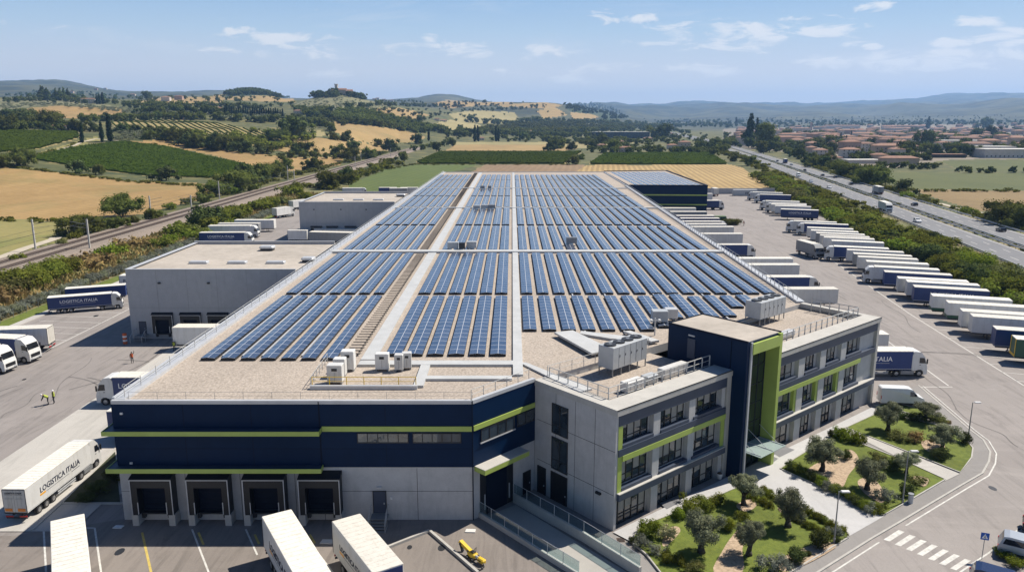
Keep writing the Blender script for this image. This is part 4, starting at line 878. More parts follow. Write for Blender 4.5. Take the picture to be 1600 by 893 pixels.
# ================================================================ roof plant
def chiller(name,label,loc,rz,l,w,h,fans,leg=.9):
    t=thing(name,label,'air conditioner',loc,rz)
    mb=MB(); mb.bbox(-l/2,l/2,-w/2,w/2,leg,leg+h,.04); mb.build('casing',M['chiller_casing'] if 'chiller_casing' in M else plain('chiller_casing',(.42,.44,.45),.45,.1,.1,1),t)
    mb=MB()
    for k in range(1,6):
        x=-l/2+l*k/6; mb.box(x-.012,x+.012,-w/2-.012,-w/2-.002,leg+.1,leg+h-.1)
    for k in (1,2,3,4,5): mb.box(-l/2+l*k/6+.12,-l/2+l*k/6+.2,-w/2-.03,-w/2-.002,leg+h*.5,leg+h*.6)
    mb.build('door_joint',M['dark_metal'],t)
    for k in range(fans):
        x=-l/2+l*(k+.5)/fans; r=min(l/fans,w)*.44; mb=MB()
        mb.prism([(x+r*math.cos(a*PI/9),r*math.sin(a*PI/9)) for a in range(18)],leg+h+.001,leg+h+.14)
        f=mb.build('fan',M['dark_metal'],t); g=MB(); g.prism([(x+r*.3*math.cos(a*PI/6),r*.3*math.sin(a*PI/6)) for a in range(12)],leg+h+.141,leg+h+.17)
        for a in range(6): c_,s_=math.cos(a*PI/3),math.sin(a*PI/3); g.tube((x+c_*r*.3,s_*r*.3,leg+h+.155),(x+c_*r*.95,s_*r*.95,leg+h+.155),.012,4)
        g.build('grille',M['grey_metal'],f)
    n=max(2,int(l/1.2))
    for k in range(n+1):
        for s in (-1,1): 
            mb=MB(); x=-l/2+.1+(l-.2)*k/n; mb.box(x-.05,x+.05,s*(w/2-.1)-.05,s*(w/2-.1)+.05,0,leg-.001); mb.build('leg',M['grey_metal'],t)
    return t
def chiller_at(lab,a,b,z,w,h):
    a=at(*a,z); b=at(*b,z); d=(b-a); n_=Vector((-d.y,d.x,0)).normalized(); c=(a+b)/2+n_*w/2; chiller('chiller',lab,(c.x,c.y,z),math.atan2(d.y,d.x),d.length,w,h,4,.85)
chiller_at('large pale chiller with four black fans on the left office roof',(957,590),(1010,571),11.28,2.0,2.35)
chiller_at('large pale chiller behind the stair tower on the right office roof',(1187,509),(1226,497),11.45,2.3,2.2)
def unit(name,label,px,py,w,d_,h,rz=0,z=ZR,mat='truck_white',leg=.25,vent=True):
    p=at(px,py,z); t=thing(name,label,'air conditioner',(p.x,p.y,z),rz)
    mb=MB(); mb.bbox(-w/2,w/2,-d_/2,d_/2,leg,leg+h,.04); mb.build('casing',M[mat],t)
    mb=MB(); mb.box(-w/2+.05,-w/2+.2,-d_/2+.05,d_/2-.05,0,leg-.001); mb.box(w/2-.2,w/2-.05,-d_/2+.05,d_/2-.05,0,leg-.001); mb.build('foot',M['grey_metal'],t)
    if vent: mb=MB(); mb.box(-w*.18,w*.18,-d_/2-.025,-d_/2-.002,leg+h*.66,leg+h*.82); mb.box(-.01,.01,-d_/2-.012,-d_/2-.002,leg+.1,leg+h*.6); mb.build('vent',M['dark_metal'],t)
    return t
unit('condenser_unit','white air handling cabinet nearest the yellow rail on the roof',525,598,1.5,1.1,1.75)
unit('condenser_unit','narrow white cabinet between two taller ones on the roof',532,587,1.2,1.0,1.7)
unit('condenser_unit','tall white cabinet at the back of the cluster on the left',545,578,1.35,1.1,1.95)
unit('condenser_unit','single white cabinet standing alone in the middle of the gravel',598,578,1.4,.9,1.65)
unit('condenser_unit','white cabinet with open shelf beside it, left one of the pair',624,579,.9,.8,1.6)
unit('condenser_unit','white cabinet with shadowed side, right one of the pair',636,576,1.0,.8,1.6,.1)
for px,py,w,d_,lab,mt in ((708,389,2.2,1.2,'grey twin roof unit on the walkway, left of the pair','chiller_casing'),(737,388,2.0,1.2,'grey roof unit on the walkway, right of the pair','chiller_casing'),(722,390,1.2,.9,'small dark roof unit between two larger grey ones','dark_metal'),
   (745,327,2.0,1.2,'left of three small grey units on the far walkway','chiller_casing'),(757,326,2.0,1.2,'middle of three small grey units on the far walkway','chiller_casing'),(768,326,2.2,1.2,'right, flatter one of three small grey units on the far walkway','grey_metal'),
   (754,295,1.7,1.2,'dark vent near the far end of the roof','grey_metal'),(765,295,1.3,1.0,'low dark vent beside another near the far end','grey_metal'),(893,381,2.2,1.1,'small grey box on the cross walkway right of centre','grey_metal'),(1030,503,2.0,1.4,'grey equipment box beside a camera mast near the navy tower','chiller_casing'),(1048,498,1.6,1.3,'small pale box behind the mast near the navy tower','pale_metal')):
    unit('roof_unit',lab,px,py,w,d_,1.4 if py>500 else 1.25 if py>380 else 1.0,0,ZR+.3,mt,.2,False)
def lunit(name,label,x,y,w,d_,h,mat,rz=0):
    t=thing(name,label,'roof unit',OL(x,y,11.28),OANG+rz); mb=MB(); mb.bbox(-w/2,w/2,-d_/2,d_/2,.12,h,.05); mb.build('casing',M[mat],t); mb=MB(); mb.box(-w/2+.1,w/2-.1,-d_/2+.1,d_/2-.1,0,.119); mb.build('base',M['dark_metal'],t)
    mb=MB()
    for k in range(1,5): mb.box(-w/2+w*k/5-.012,-w/2+w*k/5+.012,-d_/2-.01,-d_/2-.001,.2,h-.1)
    mb.build('louvre',M['grey_metal'],t)
lunit('roof_unit','long white louvred unit behind the left office rail',13.4,4.2,4.0,1.0,1.1,'truck_white'); lunit('roof_unit','white unit at the near corner of the left office roof, in front of the chiller',6.6,3.9,2.6,1.0,1.1,'truck_white'); lunit('roof_unit','small grey unit between two white ones on the left office roof',9.6,4.2,1.7,1.0,.9,'chiller_casing')
lunit('roof_duct','long pale duct behind the rail of the right office roof',33,4.2,8.0,.9,.8,'pale_metal')
# yellow-railed plant platform
railing('platform_railing','yellow topped rail in front of the white roof cabinets',[at(488,603,12.0),at(650,603,12.0)],.95,1.5,.035,'yellow_paint',2)
railing('platform_railing','green and grey stepped rail on the left of the roof cabinets',[at(486,604,12.0),at(512,566,12.0)],1.0,1.2,.03,'rail_metal',2)
mb=MB(); a,b=at(484,607,11.95),at(652,606,11.95); mb.box(a.x,b.x,a.y,a.y+.35,ZR+.02,ZR+.4); mb.build('platform_kerb',M['pale_metal'],wh)
# camera mast
p=at(1023,522,12); t=thing('camera_mast','short grey mast with cameras on the roof beside the navy tower','mast',(p.x,p.y,ZR)); mb=MB(); mb.tube((0,0,0),(0,0,2.2),.09); mb.tube((-.5,0,1.9),(.5,0,1.9),.05); mb.build('pole',M['pale_metal'],t)
for s in (-1,1): mb=MB(); mb.bbox(s*.5-.15,s*.5+.15,-.35,.2,1.75,2.05,.04); mb.build('camera_head',M['truck_white'],t)
# boundary wall at the far end of the yard
t=thing('boundary_wall','long grey concrete wall closing the far end of the lorry park','wall',(79,402,0)); mb=MB(); mb.box(0,58,-.2,.2,0,2.8); mb.build('wall',M['concrete_annex'],t); mb=MB(); mb.box(-.1,58.1,-.28,.28,2.8,2.95); mb.build('coping',M['concrete_light'],t)
# ================================================================ vehicles
MC={}
def cached(key,fn,mats,smooth=False):
    if key not in MC: mb=MB(); fn(mb); MC[key]=mb.mesh(key.split('|')[0],mats,smooth)
    return MC[key]
def text_mesh(s,width,mat,name='lettering'):
    key='t|'+s+mat+str(width)
    if key in MC: return MC[key]
    cu=bpy.data.curves.new('txt','FONT'); cu.body=s; cu.extrude=.012; cu.resolution_u=2; cu.offset=.006
    o=bpy.data.objects.new('txt',cu); COL.objects.link(o); dg=bpy.context.evaluated_depsgraph_get(); me=bpy.data.meshes.new_from_object(o.evaluated_get(dg)); bpy.data.objects.remove(o)
    co=np.empty(len(me.vertices)*3); me.vertices.foreach_get('co',co); co=co.reshape(-1,3)
    mn,mx=co.min(0),co.max(0); k=width/(mx[0]-mn[0]); co=(co-mn)*k*np.array([1,1,0])+np.array([0,0,1])*(co[:,2:3]-mn[2]); me.vertices.foreach_set('co',co.ravel()); me.name=name; me.materials.clear(); me.materials.append(M[mat]); me.update(); MC[key]=me; return me
def put_text(parent,s,width,x,y,z,side,mat,name='lettering'):
    """side -1: on the right flank (faces -y), +1: on the left flank (faces +y)"""
    o=link(name,text_mesh(s,width,mat),parent); o.location=(x if side<0 else x+width,y,z); o.rotation_euler=(PI/2,0,0) if side<0 else (PI/2,0,PI); return o
def wheel(parent,x,y,r=.5,w=.32,near=True,name='wheel'):
    def t(mb):
        n=16; p=[(r*math.cos(2*PI*i/n),r*math.sin(2*PI*i/n)) for i in range(n)]; q=[(a*.9,b*.9) for a,b in p]
        P=[(a,-w/2+.04,b) for a,b in q]+[(a,-w/2+.04,b) for a,b in p]+[(a,w/2-.04,b) for a,b in p]+[(a,w/2-.04,b) for a,b in q]
        F_=[list(range(n)),list(range(4*n-1,3*n-1,-1))]
        for k in (0,n,2*n):
            for i in range(n): j=(i+1)%n; F_.append((k+i,k+n+i,k+n+j,k+j))
        mb.add(P,F_)
    o=link(name,cached(f'tyre|{r}{w}',t,M['black_rubber']),parent,(x,y,r))
    if near:
        def g(mb):
            for s in (-1,1):
                n=12; mb.add([(r*.58*math.cos(2*PI*i/n),s*(w/2-.03),r*.58*math.sin(2*PI*i/n)) for i in range(n)]+[(r*.25*math.cos(2*PI*i/n),s*(w/2+.005),r*.25*math.sin(2*PI*i/n)) for i in range(n)],[(i,(i+1)%n,n+(i+1)%n,n+i) if s>0 else (i,n+i,n+(i+1)%n,(i+1)%n) for i in range(n)]+[list(range(n,2*n)) if s>0 else list(range(2*n-1,n-1,-1))])
        link('rim',cached(f'rim|{r}{w}',g,M['rim_metal']),o)
    return o
COLS={'white':'truck_white','blue':'truck_blue','grey':'truck_grey','green':'truck_green'}
def trailer_parts(t,col,near,L=13.6,text=None,z0=1.12,H=4.0,W=2.55,stripe=None,tx=0):
    cm=M[COLS[col]]; hw_=W/2
    link('cargo_box',cached(f'cargo_box|{col}{L}',lambda mb:mb.bbox(0,L,-hw_,hw_,z0,H-.03,.05),cm),t)
    link('roof',cached(f'roof|{L}',lambda mb:(mb.bbox(-.01,L+.01,-hw_-.01,hw_+.01,H-.09,H+.012,.04)),M['trailer_roof']),t)
    def ribs(mb):
        n=int(L/.62)
        for k in range(1,n): mb.box(L*k/n-.03,L*k/n+.03,-hw_+.1,hw_-.1,H+.005,H+.03)
    if near: link('roof_bow',cached(f'roof_bow|{L}',ribs,M['trailer_roof']),t)
    def chas(mb):
        for s in (-1,1): mb.box(.2,L-.3,s*.5-.08,s*.5+.08,.75,z0-.002)
        for x in (.5,2,3.3,4.6,6.5,8.5,10.5,12.5):
            if x<L: mb.box(x-.05,x+.05,-hw_+.05,hw_-.05,.98,z0-.003)
        mb.box(.02,.12,-hw_+.1,hw_-.1,.45,.62); mb.box(.02,.10,-.7,-.6,.62,.75); mb.box(.02,.10,.6,.7,.62,.75)
    link('chassis',cached(f'chassis|{L}',chas,M['dark_metal']),t)
    ax=(2.1,3.42,4.74) if L>=9 else (1.6,)
    for x in ax:
        for s in (-1,1): wheel(t,x,s*(hw_-.19),.5,.36,near)
    if L>=9:
        for s in (-1,1): link('landing_leg',cached('landing_leg|',lambda mb:(mb.box(-.07,.07,-.07,.07,.06,1.0),mb.box(-.2,.2,-.15,.15,0,.06)),M['dark_metal']),t,(L-2.6,s*.95,0))
        if near:
            for s in (-1,1): link('side_guard',cached(f'side_guard|{L}',lambda mb:(mb.box(5.6,L-3.4,-.03,.03,.5,.62),mb.box(5.6,L-3.4,-.03,.03,.75,.9),mb.box(6.0,6.06,-.02,.02,.45,1.1),mb.box(L-3.8,L-3.74,-.02,.02,.45,1.1)),M['pale_metal']),t,(0,s*(hw_-.06),0))
    for s in (-1,1):
        def dr(mb,s=s):
            mb.box(-.05,-.001,(.02 if s>0 else -hw_+.04),(hw_-.04 if s>0 else -.02),z0+.12,H-.14); mb.box(-.075,-.051,s*.3-.02,s*.3+.02,z0+.14,H-.16); mb.box(-.075,-.051,s*.75-.02,s*.75+.02,z0+.14,H-.16)
        link('rear_door',cached(f'rear_door|{s}{col}',dr,cm if col!='white' else M['trailer_roof']),t)
        link('tail_light',cached('tail_light|',lambda mb:mb.box(-.06,.0,-.42,.42,.66,.82),M['tail_red']),t,(0,s*.78,0))
    def fr(mb):
        mb.box(-.06,.0,-hw_,hw_,H-.135,H-.095); mb.box(-.06,0,-hw_,hw_,z0-.05,z0+.1)
        for s in (-1,1): mb.box(-.06,0,s*hw_-.02 if s>0 else -hw_-.005,s*hw_+.005 if s>0 else -hw_+.02,z0+.1,H-.135)
    link('rear_frame',cached('rear_frame|',fr,M['trim_dark' if col!='blue' else 'navy_dark']),t)
    if stripe: link('lower_stripe',cached(f'lower_stripe|{L}{stripe}',lambda mb:(mb.box(.02,L-.02,-hw_-.012,-hw_-.003,z0,z0+.55),mb.box(.02,L-.02,hw_+.003,hw_+.012,z0,z0+.55),mb.box(L+.003,L+.012,-hw_+.02,hw_-.02,z0,z0+.55)),M[stripe]),t)
    elif near and L>10 and col in('blue','white'):
        link('side_rail',cached(f'side_rail|{L}{col}',lambda mb:(mb.box(.02,L-.02,-hw_-.012,-hw_-.003,z0+.10,z0+.16),mb.box(.02,L-.02,hw_+.003,hw_+.012,z0+.10,z0+.16)),M['pale_metal']),t)
    if text:
        for s in (-1,1):
            k_=L/13.6
            if col=='blue': put_text(t,text,8.0*k_,2.6*k_+tx,s*(hw_+.006),2.45,s,'letter_white'); link('underline',cached(f'underline|w{s}{L}',lambda mb,s=s:mb.box(2.8*k_,10.2*k_,(hw_+.004 if s>0 else -hw_-.012),(hw_+.012 if s>0 else -hw_-.004),2.12,2.17),M['pale_metal']),t)
            else:
                put_text(t,text,8.4*k_,2.7*k_,s*(hw_+.006),2.25,s,'letter_navy')
                a=2.7*k_ if s<0 else 10.3*k_
                link('logo_bar',cached(f'logo_bar|{s}{L}',lambda mb,s=s,a=a:mb.box(a-.1,a+.95,(hw_+.004 if s>0 else -hw_-.012),(hw_+.012 if s>0 else -hw_-.004),1.92,2.14),M['letter_orange']),t)
                link('underline',cached(f'underline|n{s}{L}',lambda mb,s=s:(mb.box(3.8*k_,8.6*k_,(hw_+.004 if s>0 else -hw_-.012),(hw_+.012 if s>0 else -hw_-.004),1.98,2.02),mb.box(9.2*k_,11.0*k_,(hw_+.004 if s>0 else -hw_-.012),(hw_+.012 if s>0 else -hw_-.004),1.96,2.02)),M['letter_navy']),t)
def cab_parts(t,near,x0=13.85,col='truck_white'):
    W=1.24; prof=[(0,.95),(0,3.86),(.25,3.93),(1.05,3.82),(1.72,3.1),(2.02,2.2),(2.22,1.5),(2.24,.42),(1.72,.36),(1.66,.9),(1.3,1.12),(.86,1.12),(.5,.95)]
    def body(mb): mb.ext_y([(x+x0,z) for x,z in prof],-W,W)
    link('cab',cached(f'cab|{col}{x0}',body,M[col]),t)
    def ws(mb): mb.add([(x0+1.75,-W+.12,3.06),(x0+1.75,W-.12,3.06),(x0+2.04,W-.10,2.2),(x0+2.04,-W+.10,2.2),(x0+1.70,-W+.12,3.06)],[(0,3,2,1)]); 
    def ws2(mb):
        a=Vector((1.74,0,3.05)); b=Vector((2.03,0,2.18)); nrm=Vector((b.z-a.z,0,-(b.x-a.x))).normalized()*-.02
        P=[(x0+a.x+nrm.x,-W+.12,a.z+nrm.z),(x0+a.x+nrm.x,W-.12,a.z+nrm.z),(x0+b.x+nrm.x,W-.1,b.z+nrm.z),(x0+b.x+nrm.x,-W+.1,b.z+nrm.z)]; mb.add(P,[(3,2,1,0)])
    link('windscreen',cached(f'windscreen|{x0}',ws2,M['vehicle_glass']),t)
    for s in (-1,1):
        link('side_window',cached(f'side_window|{x0}{s}',lambda mb,s=s:mb.add([(x0+.95,s*(W+.008),2.15),(x0+1.92,s*(W+.008),2.1),(x0+1.66,s*(W+.008),2.95),(x0+.95,s*(W+.008),2.98)],[(0,1,2,3) if s<0 else (3,2,1,0)]),M['vehicle_glass']),t)
        wheel(t,x0+1.1,s*(W-.17),.5,.34,near); wheel(t,x0-2.3,s*(W-.22),.5,.5,near)
        if near:
            link('mirror',cached(f'mirror|{x0}{s}',lambda mb,s=s:mb.bbox(x0+1.95,x0+2.1,(W+.05 if s>0 else -W-.28),(W+.28 if s>0 else -W-.05),2.1,2.85,.04),M['trim_dark']),t)
            link('headlight',cached(f'headlight|{x0}{s}',lambda mb,s=s:mb.box(x0+2.235,x0+2.26,s*.85-.25,s*.85+.25,.62,.86),M['pale_metal']),t)
            link('door_handle',cached(f'door_handle|{x0}{s}',lambda mb,s=s:mb.box(x0+.98,x0+1.2,(W+.002 if s>0 else -W-.03),(W+.03 if s>0 else -W-.002),1.85,1.92),M['trim_dark']),t)
            link('tank',cached(f'tank|{x0}{s}',lambda mb,s=s:mb.bbox(x0-1.65,x0+.35,(.62 if s>0 else -1.2),(1.2 if s>0 else -.62),.38,.98,.08),M['grey_metal']),t)
            link('wind_deflector',cached(f'wind_deflector|{x0}{s}{col}',lambda mb,s=s:mb.box(x0-.45,x0-.004,(W-.05 if s>0 else -W),(W if s>0 else -W+.05),1.1,3.5),M[col]),t)
    link('grille',cached(f'grille|{x0}',lambda mb:(mb.box(x0+2.245,x0+2.262,-.95,.95,.95,1.5),mb.box(x0+2.245,x0+2.27,-1.15,1.15,.40,.6)),M['trim_dark']),t)
    link('tractor_chassis',cached(f'tractor_chassis|{x0}',lambda mb:(mb.box(x0-3.1,x0+1.6,-.5,.5,.6,.93),mb.box(x0-2.7,x0-1.2,-.45,.45,.94,1.1)),M['dark_metal']),t)
def truck(label,x,y,deg,col='white',cab=False,L=13.6,text=None,near=True,group=None,stripe=None,name=None,cat=None,scale=None,tx=0,cabcol='truck_white'):
    t=thing(name or ('articulated_lorry' if cab else 'semi_trailer'),label,cat or ('lorry' if cab else 'trailer'),(x,y,.05),R(deg),group,scale)
    trailer_parts(t,col,near,L,text,stripe=stripe,tx=tx)
    if cab: cab_parts(t,near,L+.12,cabcol)
    return t
def axis_pos(px,py,deg,back):
    """origin (rear of trailer) when the ground point (px,py) lies 'back' metres ahead of it along the heading, on the flank nearest the camera"""
    p=at(px,py,0); c,s=math.cos(R(deg)),math.sin(R(deg)); 
    side=Vector((-s,c,0)); side=side if side.y>0 else -side
    return p-Vector((c,s,0))*back+side*1.27
LI='LOGISTICA ITALIA'
# --- the long row facing the warehouse on the right; (px,py) is the near bottom corner at the open end of each trailer
ROWR=[(1166,313,'white',1,None,'white lorry standing first at the far end of the long parked row'),(1177,317,'blue',1,None,'blue lorry with white cab, second from the far end of the parked row'),
(1185,328,'white',1,None,'white lorry whose cab leads a cluster of four near the far end'),(1194,332,'white',1,None,'white lorry with shaded cab, second in the far cluster of the row'),(1204,334.5,'white',0,None,'white trailer without cab, just beyond two white trailers and a blue one'),(1210,337,'white',0,None,'white trailer directly behind the far blue lettered trailer'),
(1219,343,'blue',0,LI,'blue lettered trailer standing alone beside a gap in the far row'),(1226,363,'white',1,None,'white lorry with white cab, first after the gap in the row'),(1242,367,'blue',1,None,'blue lorry half hidden behind a white one, after the gap'),
(1260,375,'white',0,None,'white trailer with pinkish front beside the blue lorry, beyond the grey lorry'),(1266,380,'white',0,None,'white trailer, second of six plain ones behind the moving grey lorry'),(1274,384.5,'grey',0,None,'dark sided trailer among plain white ones behind the moving grey lorry'),
(1280,388.5,'white',0,None,'white trailer just nearer than the dark sided one in the row'),(1286,392,'white',0,None,'white trailer with blank side, two before the blue lorry with white cab'),(1298,398,'white',0,None,'white trailer immediately beyond the blue lorry with white cab'),(1285,407,'blue',1,None,'blue lorry with prominent white cab in the middle of the row'),
(1322,414,'white',0,None,'white trailer on the near side of the blue lorry with white cab'),(1332,420.5,'grey',0,None,'grey fronted trailer between two white ones in the middle of the row'),(1339,426,'white',0,None,'white trailer just beyond the white lorry pair in the row'),(1352,434,'white',0,None,'white trailer hidden behind the white lorry with patterned cab'),
(1345,442,'white',1,None,'white lorry with dark markings on its cab in the parked row'),(1380,452,'blue',0,LI,'blue lettered trailer directly nearer than the white lorry with marked cab'),(1401,463,'white',0,None,'white trailer, farther of two between the blue lettered trailers'),(1415,469,'white',0,None,'white trailer, nearer of two between the blue lettered trailers'),
(1426,478,'blue',0,LI,'blue lettered trailer beyond the white one with a green skirt'),(1454,493.5,'white',0,None,'white trailer with a green band along its bottom'),(1478,505.5,'white',0,None,'white trailer standing just nearer than the green banded one'),(1500,520,'white',0,None,'white trailer, farther of two big ones cut by the right picture edge'),
(1516,529,'white',0,None,'large plain white trailer cut by the right picture edge'),(1552,551,'blue',0,None,'plain blue trailer near the right edge beside the green one'),(1583,568,'green',0,None,'dark green trailer with yellow frame at the right picture edge')]
for px,py,col,cab,tx,lab in ROWR:
    deg=162; back=13.6 if not cab else 16.3
    p=axis_pos(px,py,deg,back)
    t=truck(lab,p.x,p.y,deg,col,cab,13.6,tx,py>350,'trailers in the right hand row',stripe='truck_green' if 'band' in lab else None)
    if col=='green': link('front_frame',cached('front_frame|',lambda mb:(mb.box(13.602,13.65,-1.29,-1.05,1.1,4.0),mb.box(13.602,13.65,1.05,1.29,1.1,4.0),mb.box(13.602,13.65,-1.05,1.05,1.1,1.5),mb.box(12.9,13.6,-1.30,-1.277,1.1,1.55)),M['yellow_paint']),t)
t_=truck('grey box lorry driving through the yard past the parked row',*axis_pos(1243,396,-80,0)[:2],-80,'grey',True,8.0,None,True,cabcol='truck_grey')
# --- lorries on the right flank docks of the warehouse
for px,py,col,cab,lab in ((1132,328,'blue',1,'blue lorry with white cab docked at the end of the far navy wing'),(1113,316,'white',0,'white trailer beyond the blue lorry at the far navy wing'),(1107,310,'blue',1,'blue trailer mostly hidden at the far corner of the navy wing'),
 (1181,405,'blue',1,'blue lorry with white cab at the right flank dock beyond the trailers'),(1160,386,'white',0,'white trailer at the right flank dock next beyond the blue lorry'),(1146,374,'white',0,'white trailer, second beyond the blue lorry at the right flank docks'),(1134,369,'white',0,'white trailer, third beyond the blue lorry at the right flank docks'),(1138,364.5,'blue',1,'blue lorry in the middle of the right flank dock line'),
 (1124,359,'blue',0,'blue sided trailer just beyond the blue lorry in the flank dock line'),(1116,354.5,'blue',0,'blue sided trailer, two beyond the middle blue lorry at the docks'),(1104,347.5,'grey',0,'grey trailer beside the dark green skip near the far navy wing'),(1087,341,'white',0,'white trailer farthest along the right flank dock line'),
 (1281,461,'blue',1,'blue lorry with white cab beside the parapet above the office'),(1248,440,'white',0,'white trailer just beyond the blue lorry above the office'),(1238,429,'white',0,'white trailer, two beyond the blue lorry above the office'),(1308,482,'white',0,'grey ended white trailer just behind the office corner'),
 (1449,589,'blue',1,'blue lettered lorry with white cab beside the right end of the offices'),(1386,560,'white',0,'white trailer half hidden behind the office corner, beyond the blue lorry')):
    p=at(px,py); L_=13.6; fl=16.1 if cab else 13.6
    truck(lab,p.x-fl,p.y+1.27,0,col,cab,L_,LI if '589' in str(py) else None,py>355,'lorries at the right flank docks')
# --- left yard
p=at(70,492); truck('blue lettered lorry with white cab parked by the left fence',p.x+.2,p.y+1.3,22,'blue',True,13.6,LI,scale=.83)
p=at(92,478); truck('blue trailer hidden behind the lettered lorry at the left fence',p.x+.6,p.y+2.0,22,'blue',False,13.6,scale=.83)
p=at(74,550); truck('white box trailer with closed rear doors at the left picture edge',p.x,p.y+1.5,188,'white',False,13.6)
p=at(53,566); truck('dark blue lorry with white cab nosing in from the left edge',p.x-15.6,p.y+2.6,-8,'blue',True,13.6)
p=at(14,582); truck('white cabbed lorry mostly outside the left picture edge',p.x-15.6,p.y+2.6,-8,'white',True,13.6)
p=at(149,634); truck('blue lettered lorry with white cab docked on the left flank of the warehouse',p.x+16.2,p.y+1.27,180,'blue',True,13.6,LI,tx=2.2)
p=at(272,548); truck('white box trailer with a dark emblem at the left flank dock',p.x+7.6,p.y+1.2,180,'white',False,7.6)
p=at(160,692); truck('white ended blue trailer hidden behind the warehouse corner',p.x+14.5,p.y+1.2,180,'blue',False,13.6)
# the big white lorry beside the building
a=at(46,808); b=at(152,724); ang=math.degrees(math.atan2(b.y-a.y,b.x-a.x)); cc=Vector((math.cos(R(ang)),math.sin(R(ang)),0)); nn=Vector((-cc.y,cc.x,0))
p=a+nn*1.27; BIGT=truck('large white lettered lorry seen from behind on the pale concrete strip',p.x+.75,p.y-1.0,ang,'white',True,12.6,LI,scale=.86)
for s in (-1,1): link('amber_panel',cached('amber_panel|',lambda mb:mb.box(-.085,-.052,-.42,.42,1.35,1.7),M['tail_amber']),BIGT,(0,s*.72,0))
mb=MB(); mb.box(-.08,-.052,-1.0,-.12,3.3,3.36); mb.box(-.08,-.052,.12,1.0,3.3,3.36); mb.box(-.08,-.052,-1.0,-.12,2.85,2.88); mb.box(-.08,-.052,.12,1.0,2.85,2.88); mb.build('door_line',M['grey_metal'],BIGT)
o=link('rear_lettering',text_mesh('LOGISTICA ITALIA',1.9,'letter_navy'),BIGT); o.location=(-.085,.95,3.45); o.rotation_euler=(PI/2,0,-PI/2)
# trailers in front of the docks, noses towards the camera
for (ra,rb,ea,L_,txt,lab) in (((79,812),(131,803),(81,893),12.6,None,'plain white trailer standing in the marked bay left of the docks'),((412,805),(452,796),(461,893),12.0,LI,'white lettered trailer in front of the last dock'),((521,813),(560,802),(584,893),9.1,LI,'white lettered trailer by the metal steps, with a blue front panel')):
    A=at(*ra,4.05); B=at(*rb,4.05); wdt=(B-A).length; d_=(B-A).normalized(); head=(at(*ea,4.05)-A).normalized()
    hd=math.degrees(math.atan2(head.y,head.x)); m_=(A+B)/2
    tt=truck(lab,m_.x,m_.y,hd,'white',False,L_,txt)
    if 'blue front' in lab: link('front_panel',cached('front_panel|',lambda mb:mb.box(9.103,9.13,-1.2,1.2,1.3,3.86),M['truck_blue']),tt)
# behind the annexes
for px,py,deg,col,cab,L_,tx,lab in ((312,384,2,'blue',1,13.6,LI,'blue lettered lorry with white cab just behind the near annex'),(326,372,2,'white',1,13.6,None,'white roofed lorry behind the blue one, beyond the near annex'),(341,368,0,'grey',0,13.6,None,'grey trailer beyond the near annex, nearer of two'),(367,362,0,'white',0,13.6,None,'white trailer beyond the near annex, farther of two')):
    p=at(px,py); truck(lab,p.x,p.y+1.3,deg,col,cab,L_,tx,True)
p=at(428,342); truck('white lorry driving along the lane between the annexes',p.x,p.y+1,62,'white',True,7.6)
p=at(454,329); truck('white box trailer at the left end of the far annex',p.x,p.y+1,62,'white',False,9)
for k in range(4): 
    p=at(505+k*7,384-k*5.2); truck(f'white roofed trailer at the far annex docks, {["nearest","second","third","farthest"][k]} of four',p.x+9.0,p.y+1.2,172,'white' if k else 'grey',False,13.6,None,False,'trailers at the far annex docks')
for px,X,Y,col,cab,deg,lab in ((0,-86,405-14,'white',1,8,'white lorry beyond the far annex roof, left of the dark trailer'),(0,-68,394,'blue',0,4,'dark blue trailer beyond the far annex roof'),(0,-57,394,'white',0,4,'white trailer beyond the far annex roof, beside the main parapet'),(0,-62.0,390,'grey',0,4,'brownish trailer between dark and white ones beyond the far annex')):
    truck(lab,X,Y,deg,col,cab,9 if not cab else 10,None,False)
